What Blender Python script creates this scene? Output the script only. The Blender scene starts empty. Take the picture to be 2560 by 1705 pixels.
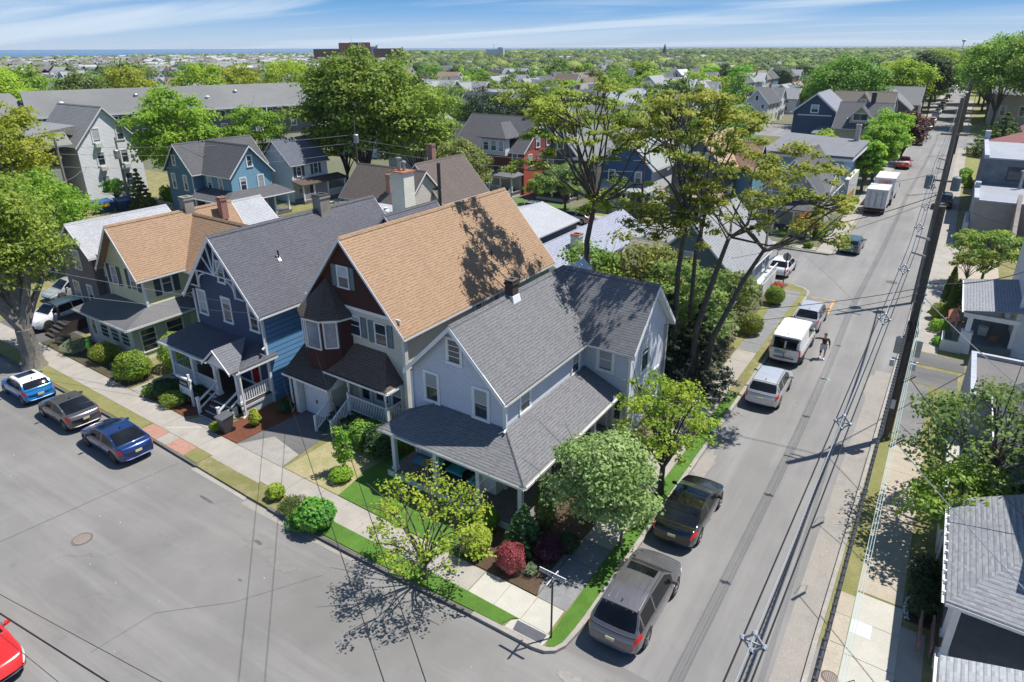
import bpy, math, random
import numpy as np
from mathutils import Vector, Matrix, Euler
PI=math.pi
SC=bpy.context.scene
COL=SC.collection
# ---------------------------------------------------------------- camera
DX=(0.99838384,-0.05683045)          # the front street runs 3.3 degrees off square to the side street
def S(x,y,z=0.0): return (x*DX[0], y+x*DX[1], z)
cam_d=bpy.data.cameras.new('camera'); cam=bpy.data.objects.new('camera',cam_d); COL.objects.link(cam)
cam_d.sensor_width=36.0; cam_d.lens=24.005; cam_d.clip_start=0.3; cam_d.clip_end=60000
cam.location=(7.9010392,-15.43718524,18.8)
_th,_ro,_a=math.radians(23.2637),math.radians(-0.24495),math.radians(32.3734)
_m=Matrix.Rotation(_a,3,'Z')@Matrix.Rotation(PI/2-_th,3,'X')@Matrix.Rotation(_ro,3,'Z')
cam.rotation_euler=_m.to_euler()
SC.camera=cam
# ---------------------------------------------------------------- sky and sun
SUN_EL,SUN_AZ=math.radians(63.5),math.radians(38.5)   # azimuth clockwise from +Y
w=bpy.data.worlds.new('World'); SC.world=w; w.use_nodes=True
nt=w.node_tree; nt.nodes.clear()
def N(nt,t,**k):
    n=nt.nodes.new(t)
    for a,b in k.items(): setattr(n,a,b)
    return n
out=N(nt,'ShaderNodeOutputWorld'); bg=N(nt,'ShaderNodeBackground')
sky=N(nt,'ShaderNodeTexSky'); sky.sky_type='NISHITA'; sky.sun_disc=False
sky.sun_elevation=SUN_EL; sky.sun_rotation=SUN_AZ; sky.air_density=1.0; sky.dust_density=0.35; sky.ozone_density=3.0; sky.altitude=20
bg.inputs['Strength'].default_value=0.092
hs=N(nt,'ShaderNodeHueSaturation'); hs.inputs['Saturation'].default_value=1.25; hs.inputs['Value'].default_value=0.97
nt.links.new(sky.outputs[0],hs.inputs['Color'])
# wispy cirrus: noise on the plane of a high cloud layer
tc=N(nt,'ShaderNodeTexCoord'); sp=N(nt,'ShaderNodeSeparateXYZ'); nt.links.new(tc.outputs['Generated'],sp.inputs[0])
def M(nt,op,a,b=None,c=None,clamp=False):
    n=N(nt,'ShaderNodeMath',operation=op); n.use_clamp=clamp
    for i,v in enumerate((a,b,c)):
        if v is None: continue
        if isinstance(v,(int,float)): n.inputs[i].default_value=v
        else: nt.links.new(v,n.inputs[i])
    return n.outputs[0]
zz=M(nt,'MAXIMUM',M(nt,'ADD',sp.outputs[2],0.06),0.02)
px=M(nt,'DIVIDE',sp.outputs[0],zz); py=M(nt,'DIVIDE',sp.outputs[1],zz)
cb=N(nt,'ShaderNodeCombineXYZ'); nt.links.new(px,cb.inputs[0]); nt.links.new(py,cb.inputs[1])
mp=N(nt,'ShaderNodeMapping'); mp.inputs['Rotation'].default_value=(0,0,math.radians(-40)); mp.inputs['Scale'].default_value=(0.12,0.42,1); mp.inputs['Location'].default_value=(1.3,0.4,0)
nt.links.new(cb.outputs[0],mp.inputs[0])
nz=N(nt,'ShaderNodeTexNoise'); nz.inputs['Scale'].default_value=1.0; nz.inputs['Detail'].default_value=9; nz.inputs['Roughness'].default_value=0.52; nz.inputs['Distortion'].default_value=0.9
nt.links.new(mp.outputs[0],nz.inputs['Vector'])
mr=N(nt,'ShaderNodeMapRange'); mr.inputs['From Min'].default_value=0.42; mr.inputs['From Max'].default_value=0.68; mr.interpolation_type='SMOOTHSTEP'
nt.links.new(nz.outputs['Fac'],mr.inputs['Value'])
mr2=N(nt,'ShaderNodeMapRange'); mr2.inputs['From Min'].default_value=0.0; mr2.inputs['From Max'].default_value=0.10; mr2.inputs['To Min'].default_value=0.45; mr2.inputs['To Max'].default_value=0.0
nt.links.new(sp.outputs[2],mr2.inputs['Value'])
rp=N(nt,'ShaderNodeValToRGB'); el=rp.color_ramp.elements; K=.86
for i,(p_,c_) in enumerate(((0,(.60,.74,.90)),(.10,(.46,.66,.90)),(.22,(.24,.50,.87)),(.36,(.11,.37,.80)),(.7,(.07,.28,.70)))):
    e_=el[i] if i<2 else el.new(p_); e_.position=p_; e_.color=(c_[0]*K,c_[1]*K,c_[2]*K,1)
nt.links.new(M(nt,'MULTIPLY',sp.outputs[2],5.0,clamp=True),rp.inputs[0])
vs_=N(nt,'ShaderNodeVectorMath',operation='SCALE'); vs_.inputs['Scale'].default_value=8.6; nt.links.new(rp.outputs[0],vs_.inputs[0])
bl=N(nt,'ShaderNodeMapRange'); bl.inputs['From Min'].default_value=.12; bl.inputs['From Max'].default_value=.40; nt.links.new(sp.outputs[2],bl.inputs['Value'])
low=N(nt,'ShaderNodeMix',data_type='RGBA'); nt.links.new(bl.outputs[0],low.inputs['Factor']); nt.links.new(vs_.outputs[0],low.inputs['A']); nt.links.new(hs.outputs[0],low.inputs['B'])
fac=M(nt,'MULTIPLY',mr.outputs[0],0.80)
mx=N(nt,'ShaderNodeMix',data_type='RGBA'); nt.links.new(fac,mx.inputs['Factor']); nt.links.new(low.outputs['Result'],mx.inputs['A']); mx.inputs['B'].default_value=(5.8,6.7,7.7,1)
nt.links.new(mx.outputs['Result'],bg.inputs['Color']); nt.links.new(bg.outputs[0],out.inputs[0])
sl=bpy.data.lights.new('sun','SUN'); sl.energy=5.0; sl.angle=math.radians(0.53); sl.color=(1.0,0.955,0.88)
so=bpy.data.objects.new('sun',sl); COL.objects.link(so)
sd=Vector((math.sin(SUN_AZ)*math.cos(SUN_EL),math.cos(SUN_AZ)*math.cos(SUN_EL),math.sin(SUN_EL)))
so.rotation_euler=sd.to_track_quat('Z','Y').to_euler(); so.location=(20,20,60)
SC.view_settings.view_transform='Standard'; SC.view_settings.look='None'; SC.view_settings.gamma=1.0; SC.view_settings.exposure=0.42
SC.cycles.max_bounces=6; SC.cycles.transparent_max_bounces=4; SC.cycles.diffuse_bounces=3; SC.cycles.glossy_bounces=3; SC.cycles.transmission_bounces=3
SC.cycles.caustics_reflective=False; SC.cycles.caustics_refractive=False

# ---------------------------------------------------------------- materials
MC={}
def newmat(name):
    m=bpy.data.materials.new(name); m.use_nodes=True; nt=m.node_tree
    return m,nt,nt.nodes['Principled BSDF']
def col4(c): return (c[0],c[1],c[2],1)
def rgbmix(nt,fac,a,b,blend='MIX'):
    n=N(nt,'ShaderNodeMix',data_type='RGBA',blend_type=blend)
    for key,v in (('Factor',fac),('A',a),('B',b)):
        if isinstance(v,(int,float)): n.inputs[key].default_value=v
        elif isinstance(v,(tuple,list)): n.inputs[key].default_value=col4(v)
        else: nt.links.new(v,n.inputs[key])
    return n.outputs['Result']
def noise(nt,vec,scale,detail=4,rough=.55,lo=.35,hi=.65):
    n=N(nt,'ShaderNodeTexNoise'); n.inputs['Scale'].default_value=scale; n.inputs['Detail'].default_value=detail; n.inputs['Roughness'].default_value=rough
    if vec is not None: nt.links.new(vec,n.inputs['Vector'])
    r=N(nt,'ShaderNodeMapRange'); r.inputs['From Min'].default_value=lo; r.inputs['From Max'].default_value=hi; nt.links.new(n.outputs['Fac'],r.inputs['Value'])
    return r.outputs[0]
def wpos(nt): return N(nt,'ShaderNodeNewGeometry').outputs['Position']
def bump(nt,b,h,strength=.3,dist=.02):
    n=N(nt,'ShaderNodeBump'); n.inputs['Strength'].default_value=strength; n.inputs['Distance'].default_value=dist
    nt.links.new(h,n.inputs['Height']); nt.links.new(n.outputs[0],b.inputs['Normal'])
def sc3(c,k): return tuple(min(1,v*k) for v in c)
def plain(name,c,rough=.6,var=.12,metal=0,scale=1.5,spec=.5):
    if name in MC: return MC[name]
    m,nt,b=newmat(name); b.inputs['Roughness'].default_value=rough; b.inputs['Metallic'].default_value=metal; b.inputs['Specular IOR Level'].default_value=spec
    f=noise(nt,wpos(nt),scale,5,.6,.3,.7)
    nt.links.new(rgbmix(nt,f,sc3(c,1-var),sc3(c,1+var)),b.inputs['Base Color'])
    MC[name]=m; return m
def siding(name,c,period=.11,var=.06,dark=.72):
    """clapboards: each course a slanted board with a shadow gap under it"""
    if name in MC: return MC[name]
    m,nt,b=newmat(name); b.inputs['Roughness'].default_value=.55
    uv=N(nt,'ShaderNodeUVMap'); s=N(nt,'ShaderNodeSeparateXYZ'); nt.links.new(uv.outputs[0],s.inputs[0])
    fr=M(nt,'FRACT',M(nt,'DIVIDE',s.outputs[1],period))
    row=M(nt,'FLOOR',M(nt,'DIVIDE',s.outputs[1],period))
    wn=N(nt,'ShaderNodeTexWhiteNoise',noise_dimensions='1D'); nt.links.new(row,wn.inputs['W'])
    f=noise(nt,wpos(nt),.8,5,.6,.3,.7)
    cc=rgbmix(nt,f,sc3(c,1-var),sc3(c,1+var))
    cc=rgbmix(nt,M(nt,'MULTIPLY',wn.outputs['Value'],.10),cc,sc3(c,.72))
    gap=M(nt,'LESS_THAN',fr,.15)
    cc=rgbmix(nt,M(nt,'MULTIPLY',noise(nt,wpos(nt),2.2,5,.7,.52,.78),.22),cc,sc3(c,.6))
    cc=rgbmix(nt,M(nt,'MULTIPLY',gap,.65),cc,sc3(c,dark*.6))
    nt.links.new(cc,b.inputs['Base Color'])
    bump(nt,b,M(nt,'MULTIPLY',M(nt,'SUBTRACT',1.0,fr),1.0),.9,period*.16)
    MC[name]=m; return m
def shingle(name,c1,c2,row=.145,width=.30,mortar=None,var=.18):
    if name in MC: return MC[name]
    m,nt,b=newmat(name); b.inputs['Roughness'].default_value=.85; b.inputs['Specular IOR Level'].default_value=.3
    uv=N(nt,'ShaderNodeUVMap')
    s=N(nt,'ShaderNodeSeparateXYZ'); nt.links.new(uv.outputs[0],s.inputs[0])
    rw=M(nt,'DIVIDE',s.outputs[1],row); fr=M(nt,'FRACT',rw); ri=M(nt,'FLOOR',rw)
    wn0=N(nt,'ShaderNodeTexWhiteNoise',noise_dimensions='1D'); nt.links.new(ri,wn0.inputs['W'])
    tab=M(nt,'FLOOR',M(nt,'ADD',M(nt,'DIVIDE',s.outputs[0],width*.5),M(nt,'MULTIPLY',wn0.outputs['Value'],7.3)))
    cv=N(nt,'ShaderNodeCombineXYZ'); nt.links.new(tab,cv.inputs[0]); nt.links.new(ri,cv.inputs[1])
    wn=N(nt,'ShaderNodeTexWhiteNoise',noise_dimensions='2D'); nt.links.new(cv.outputs[0],wn.inputs['Vector'])
    f=noise(nt,wpos(nt),.45,5,.6,.3,.7)
    cc=rgbmix(nt,wn.outputs['Value'],c1,c2)
    dk=M(nt,'MULTIPLY',M(nt,'GREATER_THAN',wn.outputs['Value'],.60),M(nt,'LESS_THAN',fr,.55)); cc=rgbmix(nt,M(nt,'MULTIPLY',dk,.70),cc,sc3(c1,.62))
    cc=rgbmix(nt,M(nt,'MULTIPLY',f,.32),cc,sc3(c1,1-var*2))
    mpv=N(nt,'ShaderNodeMapping'); mpv.inputs['Scale'].default_value=(1.6,.12,1); nt.links.new(uv.outputs[0],mpv.inputs[0]); st=noise(nt,mpv.outputs[0],1.0,4,.6,.50,.72); cc=rgbmix(nt,M(nt,'MULTIPLY',st,.30),cc,sc3(c1,.66))
    g=noise(nt,wpos(nt),14,3,.7,.3,.7)
    cc=rgbmix(nt,M(nt,'MULTIPLY',g,.30),cc,sc3(c2,1.22))
    cc=rgbmix(nt,M(nt,'MULTIPLY',M(nt,'LESS_THAN',fr,.16),.50),cc,sc3(c1,.45))
    nt.links.new(cc,b.inputs['Base Color'])
    bump(nt,b,M(nt,'SUBTRACT',M(nt,'SUBTRACT',1.0,fr),M(nt,'MULTIPLY',wn.outputs['Value'],.4)),.8,.014)
    MC[name]=m; return m
def bricks(name,c1,c2,mortar=(.35,.33,.30),row=.075,width=.22):
    if name in MC: return MC[name]
    m,nt,b=newmat(name); b.inputs['Roughness'].default_value=.85
    uv=N(nt,'ShaderNodeUVMap'); br=N(nt,'ShaderNodeTexBrick'); br.inputs['Scale'].default_value=1; br.inputs['Brick Width'].default_value=width; br.inputs['Row Height'].default_value=row
    br.inputs['Mortar Size'].default_value=.008
    br.inputs['Color1'].default_value=col4(c1); br.inputs['Color2'].default_value=col4(c2); br.inputs['Mortar'].default_value=col4(mortar)
    nt.links.new(uv.outputs[0],br.inputs['Vector']); nt.links.new(br.outputs['Color'],b.inputs['Base Color'])
    MC[name]=m; return m
def glassm(name='window glass',c=(.035,.05,.065),rough=.06,sp=.8):
    if name in MC: return MC[name]
    m,nt,b=newmat(name); b.inputs['Roughness'].default_value=rough; b.inputs['Specular IOR Level'].default_value=sp; b.inputs['IOR'].default_value=1.5
    f=noise(nt,wpos(nt),.7,3,.6,.35,.65); nt.links.new(rgbmix(nt,f,sc3(c,.5),sc3(c,1.6)),b.inputs['Base Color'])
    MC[name]=m; return m
def carpaint(name,c,metal=.35,rough=.28):
    if name in MC: return MC[name]
    m,nt,b=newmat(name); b.inputs['Base Color'].default_value=col4(c); b.inputs['Metallic'].default_value=metal; b.inputs['Roughness'].default_value=rough
    b.inputs['Coat Weight'].default_value=.9; b.inputs['Coat Roughness'].default_value=.04
    f=noise(nt,N(nt,'ShaderNodeTexCoord').outputs['Object'],2.2,4,.6,.3,.7)
    nt.links.new(rgbmix(nt,f,sc3(c,.90),sc3(c,1.08)),b.inputs['Base Color'])
    MC[name]=m; return m
def emis(name,c,e=0.0,rough=.3):
    if name in MC: return MC[name]
    m,nt,b=newmat(name); b.inputs['Base Color'].default_value=col4(c); b.inputs['Roughness'].default_value=rough
    if e: b.inputs['Emission Color'].default_value=col4(c); b.inputs['Emission Strength'].default_value=e
    MC[name]=m; return m
def leafm(name,c1,c2,c3=None,trans=.35,rough=.55,g_=1.55):
    c1,c2=sc3(c1,g_),sc3(c2,g_); c3=sc3(c3,g_) if c3 else None; trans+=.08
    """leaves: colour differs leaf by leaf and light passes through them"""
    if name in MC: return MC[name]
    m,nt,b=newmat(name); b.inputs['Roughness'].default_value=rough; b.inputs['Specular IOR Level'].default_value=.35
    g=N(nt,'ShaderNodeNewGeometry'); oi=N(nt,'ShaderNodeObjectInfo')
    cc=rgbmix(nt,g.outputs['Random Per Island'],c1,c2)
    if c3: cc=rgbmix(nt,noise(nt,g.outputs['Position'],.6,3,.5,.42,.62),cc,c3)
    h=N(nt,'ShaderNodeHueSaturation'); h.inputs['Hue'].default_value=.5
    r=N(nt,'ShaderNodeMapRange'); r.inputs['To Min'].default_value=.47; r.inputs['To Max'].default_value=.53; nt.links.new(oi.outputs['Random'],r.inputs['Value']); nt.links.new(r.outputs[0],h.inputs['Hue'])
    r2=N(nt,'ShaderNodeMapRange'); r2.inputs['To Min'].default_value=.8; r2.inputs['To Max'].default_value=1.2; nt.links.new(M(nt,'FRACT',M(nt,'MULTIPLY',oi.outputs['Random'],7.31)),r2.inputs['Value']); nt.links.new(r2.outputs[0],h.inputs['Value'])
    nt.links.new(cc,h.inputs['Color']); nt.links.new(h.outputs[0],b.inputs['Base Color'])
    t=N(nt,'ShaderNodeBsdfTranslucent'); nt.links.new(h.outputs[0],t.inputs['Color'])
    mxs=N(nt,'ShaderNodeMixShader'); mxs.inputs[0].default_value=trans
    o=nt.nodes['Material Output']; nt.links.new(b.outputs[0],mxs.inputs[1]); nt.links.new(t.outputs[0],mxs.inputs[2]); nt.links.new(mxs.outputs[0],o.inputs[0])
    MC[name]=m; return m
def patchy(name,cols,scales=(.25,1.6,18),rough=.9,bs=.25,bd=.01,los=((.4,.6),(.4,.6),(.35,.65))):
    """ground surface: three colours mixed by noise of three sizes"""
    if name in MC: return MC[name]
    m,nt,b=newmat(name); b.inputs['Roughness'].default_value=rough; b.inputs['Specular IOR Level'].default_value=.25
    p=wpos(nt); a=noise(nt,p,scales[0],5,.6,*los[0]); c=noise(nt,p,scales[1],5,.65,*los[1]); d=noise(nt,p,scales[2],3,.7,*los[2])
    cc=rgbmix(nt,a,cols[0],cols[1]); cc=rgbmix(nt,M(nt,'MULTIPLY',c,.7),cc,cols[2]); cc=rgbmix(nt,M(nt,'MULTIPLY',d,.45),cc,cols[3] if len(cols)>3 else sc3(cols[0],.6))
    nt.links.new(cc,b.inputs['Base Color']); bump(nt,b,d,bs,bd)
    MC[name]=m; return m

WHITE=plain('white paint',(.72,.73,.74),.5,.06)
WHITE2=plain('aged white paint',(.60,.60,.58),.6,.12)
GLASS=glassm()
BLIND=plain('window blind',(.33,.34,.36),.6,.1)
CURT=plain('pale curtain',(.42,.46,.50),.7,.12)
BLACK=plain('black plastic',(.02,.02,.022),.5,.1)
RUBBER=plain('tyre rubber',(.018,.018,.019),.8,.1)
CHROME=plain('silver metal',(.62,.63,.65),.25,.05,metal=1)
GALV=plain('galvanised metal',(.36,.37,.38),.45,.15,metal=.6)
WOODP=plain('weathered pole wood',(.085,.070,.058),.85,.35,scale=9)
BARK=plain('grey bark',(.095,.080,.068),.9,.35,scale=6)
BARK2=plain('pale bark',(.17,.155,.135),.9,.3,scale=6)

# ---------------------------------------------------------------- mesh builder
def tagk(o,label=None,cat=None,group=None,kind=None):
    if label: o['label']=label
    if cat: o['category']=cat
    if group: o['group']=group
    if kind: o['kind']=kind
    return o
def empty(name,loc,label,cat,group=None,rz=0.0,skew=True):
    o=bpy.data.objects.new(name,None); COL.objects.link(o); o.empty_display_size=.3
    o.location=S(*loc) if skew else loc; o.rotation_euler=(0,0,rz)
    return tagk(o,label,cat,group)
class MB:
    def __init__(s,skew=True): s.v=[]; s.f=[]; s.skew=skew
    def P(s,x,y,z): s.v.append(S(x,y,z) if s.skew else (x,y,z)); return len(s.v)-1
    def poly(s,pts): s.f.append([s.P(*p) for p in pts]); return s
    def solid(s,bot,top):
        n=len(bot); b=[s.P(*p) for p in bot]; t=[s.P(*p) for p in top]
        s.f.append(b[::-1]); s.f.append(t)
        for i in range(n): j=(i+1)%n; s.f.append([b[i],b[j],t[j],t[i]])
        return s
    def box(s,x0,x1,y0,y1,z0,z1):
        x0,x1=min(x0,x1),max(x0,x1); y0,y1=min(y0,y1),max(y0,y1); z0,z1=min(z0,z1),max(z0,z1)
        return s.solid([(x0,y0,z0),(x1,y0,z0),(x1,y1,z0),(x0,y1,z0)],[(x0,y0,z1),(x1,y0,z1),(x1,y1,z1),(x0,y1,z1)])
    def prism(s,pts,z0,z1):
        a=sum(pts[i][0]*pts[(i+1)%len(pts)][1]-pts[(i+1)%len(pts)][0]*pts[i][1] for i in range(len(pts)))
        if a<0: pts=pts[::-1]
        return s.solid([(p[0],p[1],z0) for p in pts],[(p[0],p[1],z1) for p in pts])
    def slab(s,pts,t,up=True):
        """thick roof plane: top polygon, dropped by t"""
        a=Vector(pts[0]); n=(Vector(pts[1])-a).cross(Vector(pts[2])-a); 
        if n.z<0: pts=pts[::-1]
        return s.solid([(p[0],p[1],p[2]-t) for p in pts],list(pts))
    def beam(s,a,b,w,h=None,up=(0,0,1)):
        h=h or w; a=Vector(a); b=Vector(b); d=(b-a).normalized(); u=Vector(up)
        if abs(d.dot(u))>.98: u=Vector((0,1,0))
        r=d.cross(u).normalized()*w/2; u=r.cross(d).normalized()*h/2
        q=lambda c:[tuple(c-r-u),tuple(c+r-u),tuple(c+r+u),tuple(c-r+u)]
        return s.solid(q(a)[::-1],q(b)[::-1])
    def tube(s,pts,rad,n=6,cap=True):
        pts=[Vector(p) for p in pts]; rad=rad if hasattr(rad,'__len__') else [rad]*len(pts); rings=[]
        ref=Vector((.3,.9,.2))
        for i,p in enumerate(pts):
            d=(pts[min(i+1,len(pts)-1)]-pts[max(i-1,0)]).normalized()
            x=d.cross(ref)
            if x.length<.1: x=d.cross(Vector((1,0,0)))
            x.normalize(); y=d.cross(x)
            rings.append([s.P(*(p+(x*math.cos(2*PI*k/n)+y*math.sin(2*PI*k/n))*rad[i])) for k in range(n)])
        for a,b in zip(rings,rings[1:]):
            for k in range(n): s.f.append([a[k],b[k],b[(k+1)%n],a[(k+1)%n]][::-1])
        if cap: s.f.append(rings[0][::1]); s.f.append(rings[-1][::-1])
        return s
    def lathe(s,c,prof,n=16,axis='z'):
        rings=[]
        for r,h in prof:
            ring=[]
            for k in range(n):
                a=2*PI*k/n; u,v=r*math.cos(a),r*math.sin(a)
                p={'z':(u,v,h),'x':(h,u,v),'y':(u,h,v)}[axis]; ring.append(s.P(c[0]+p[0],c[1]+p[1],c[2]+p[2]))
            rings.append(ring)
        for a,b in zip(rings,rings[1:]):
            for k in range(n): s.f.append([a[k],a[(k+1)%n],b[(k+1)%n],b[k]])
        s.f.append(rings[0][::-1]); s.f.append(rings[-1]); return s
    def fbox(s,face,pl,a0,a1,z0,z1,d0,d1):
        """box on a wall face; d outward"""
        if face=='F': return s.box(a0,a1,pl-d1,pl-d0,z0,z1)
        if face=='B': return s.box(a0,a1,pl+d0,pl+d1,z0,z1)
        if face=='R': return s.box(pl+d0,pl+d1,a0,a1,z0,z1)
        return s.box(pl-d1,pl-d0,a0,a1,z0,z1)
    def build(s,name,mat,parent=None,smooth=False,label=None):
        if not s.f: return None
        me=bpy.data.meshes.new(name); off=Vector((0,0,0))
        if parent is not None and s.skew:
            p=parent
            while p is not None: off=off+p.location; p=p.parent
        vv=[(x-off.x,y-off.y,z-off.z) for x,y,z in s.v]
        me.from_pydata(vv,[],s.f)
        me.materials.append(mat)
        uvl=me.uv_layers.new(name='UVMap').data
        V=s.v
        for p in me.polygons:
            n=p.normal
            if abs(n.z)>.999 or (abs(n.x)<1e-6 and abs(n.y)<1e-6): u=Vector((1,0,0)); v=Vector((0,1,0))
            else:
                u=Vector((-n.y,n.x,0)).normalized(); v=n.cross(u)
            for li in p.loop_indices:
                q=Vector(V[me.loops[li].vertex_index]); uvl[li].uv=(q.dot(u),q.dot(v))
        if smooth:
            me.polygons.foreach_set('use_smooth',[True]*len(me.polygons)); me.set_sharp_from_angle(angle=math.radians(38))
        o=bpy.data.objects.new(name,me); COL.objects.link(o)
        if parent is not None: o.parent=parent
        if label: o['label']=label
        return o
def npmesh(name,verts,quads,mat,parent=None,loc=None):
    me=bpy.data.meshes.new(name); nv=len(verts); nf=len(quads)
    me.vertices.add(nv); me.vertices.foreach_set('co',np.asarray(verts,dtype=np.float32).ravel())
    me.loops.add(nf*4); me.loops.foreach_set('vertex_index',np.asarray(quads,dtype=np.int32).ravel())
    me.polygons.add(nf); me.polygons.foreach_set('loop_start',np.arange(nf,dtype=np.int32)*4)
    try: me.polygons.foreach_set('loop_total',np.full(nf,4,dtype=np.int32))
    except Exception: pass
    me.update(calc_edges=True); me.materials.append(mat)
    o=bpy.data.objects.new(name,me); COL.objects.link(o)
    if parent is not None: o.parent=parent
    if loc is not None: o.location=loc
    return o
def dup(root,loc,rz=None,label=None,group=None,scale=None,skew=True):
    r=root.copy(); COL.objects.link(r); r.location=S(*loc) if skew else loc
    if rz is not None: r.rotation_euler=(0,0,rz)
    if scale is not None: r.scale=scale if hasattr(scale,'__len__') else (scale,)*3
    if label: r['label']=label
    if group: r['group']=group
    for ch in list(root.children):
        c=ch.copy(); COL.objects.link(c); c.parent=r
        for g in list(ch.children):
            d=g.copy(); COL.objects.link(d); d.parent=c
    return r
def struct(name,mb,mat,kind='structure'):
    o=mb.build(name,mat); o['kind']=kind; return o
# ---------------------------------------------------------------- house parts
WR=random.Random(12)
def window(par,face,pl,a0,a1,z0,z1,trim=.11,mat=None,blind=0,cols=1,rows=2,shut=None,shw=.42,glass=None,sill=True,name='window',proud=.05):
    if not blind and rows==2 and WR.random()<.7: blind=WR.choice((.25,.42,.5,.55,.9))
    mat=mat or WHITE; a0,a1=min(a0,a1),max(a0,a1); z0,z1=min(z0,z1),max(z0,z1); b=MB(); t=trim
    b.fbox(face,pl,a0,a0+t,z0+t,z1,-.03,proud).fbox(face,pl,a1-t,a1,z0+t,z1,-.03,proud).fbox(face,pl,a0+t,a1-t,z1-t,z1,-.03,proud)
    b.fbox(face,pl,a0-.02 if sill else a0,a1+.02 if sill else a1,z0,z0+t,-.03,proud+.03 if sill else proud)
    ia0,ia1,iz0,iz1=a0+t,a1-t,z0+t,z1-t; q=.035
    for r in range(1,rows): z=iz0+(iz1-iz0)*r/rows; b.fbox(face,pl,ia0,ia1,z-q/2,z+q/2,-.02,.032)
    for c in range(1,cols): a=ia0+(ia1-ia0)*c/cols; b.fbox(face,pl,a-q/2,a+q/2,iz0,iz1,-.02,.034)
    s=.03
    b.fbox(face,pl,ia0,ia0+s,iz0,iz1,-.02,.028).fbox(face,pl,ia1-s,ia1,iz0,iz1,-.02,.028)
    o=b.build(name,mat,par)
    MB().fbox(face,pl,ia0+.005,ia1-.005,iz0+.005,iz1-.005,-.02,.014).build('pane',glass or GLASS,o)
    if blind: MB().fbox(face,pl,ia0+s+.01,ia1-s-.01,iz1-(iz1-iz0)*blind,iz1-.02,.002,.018).build('blind',WR.choice((BLIND,BLIND,CURT)),o)
    if shut:
        for u,v in ((a0-.03-shw,a0-.03),(a1+.03,a1+.03+shw)):
            k=MB(); k.fbox(face,pl,u,v,z0+.03,z1,-.01,.03)
            k.fbox(face,pl,u,u+.05,z0+.031,z1-.001,.03,.05).fbox(face,pl,v-.05,v,z0+.031,z1-.001,.03,.05)
            for zz_ in (z0+.032,(z0+z1)/2,z1-.062): k.fbox(face,pl,u+.05,v-.05,zz_,zz_+.06,.03,.049)
            k.build('shutter',shut,par)
    return o
def door(par,face,pl,a0,a1,z0,z1,mat,trim=WHITE,glass=.45):
    b=MB(); t=.1; b.fbox(face,pl,a0-t,a0,z0,z1,-.02,.06).fbox(face,pl,a1,a1+t,z0,z1,-.02,.06).fbox(face,pl,a0-t,a1+t,z1,z1+t,-.02,.065)
    b.build('door_frame',trim,par)
    d=MB().fbox(face,pl,a0+.005,a1-.005,z0+.01,z1-.005,-.02,.03).build('door',mat,par)
    if glass: MB().fbox(face,pl,a0+.14,a1-.14,z1-.12-(z1-z0)*glass,z1-.14,.0,.036).build('pane',GLASS,d)
    MB().fbox(face,pl,a1-.13,a1-.09,z0+.95,z0+1.1,.03,.07).build('handle',CHROME,d)
    return d
def rail(par,a,b,h=.85,sp=.13,mat=None,name='railing',th=.035,post=0):
    mat=mat or WHITE; m=MB(); a=Vector(a); b=Vector(b); L=(b-a).length; n=max(2,int(L/sp))
    m.beam(a+Vector((0,0,h)),b+Vector((0,0,h)),.07,.05); m.beam(a+Vector((0,0,.1)),b+Vector((0,0,.1)),.06,.05)
    for i in range(n):
        p=a.lerp(b,(i+.5)/n); m.beam(p+Vector((0,0,.125)),p+Vector((0,0,h-.025)),th,th,up=(0,1,0))
    if post:
        for p in (a,b): m.box(p.x-.055,p.x+.055,p.y-.055,p.y+.055,p.z-.15,p.z+h+.12)
    return m.build(name,mat,par)
def post(par,x,y,z0,z1,w=.16,mat=None,cap=True,name='porch_post'):
    m=MB(); m.box(x-w/2,x+w/2,y-w/2,y+w/2,z0+.002,z1)
    if cap:
        m.box(x-w*.68,x+w*.68,y-w*.68,y+w*.68,z0+.004,z0+.16).box(x-w*.68,x+w*.68,y-w*.68,y+w*.68,z1-.14,z1-.03)
    return m.build(name,mat or WHITE,par)
def spost(par,x,y,z0,z1,mat=None):
    m=MB(); w=.055
    m.box(x-w,x+w,y-w,y+w,z0+.002,z0+.85).box(x-w,x+w,y-w,y+w,z1-.45,z1)
    m.lathe((x,y,z0+.85),[(.05,0),(.035,.05),(.045,.12),(.05,(z1-z0-1.3)*.5),(.04,z1-z0-1.42),(.05,z1-z0-1.3)],8)
    return m.build('porch_post',mat or WHITE,par)
def roofpl(par,polys,mat,t=.11,name='roof'):
    m=MB()
    for p in polys: m.slab([tuple(q) for q in p],t)
    return m.build(name,mat,par)
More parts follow.
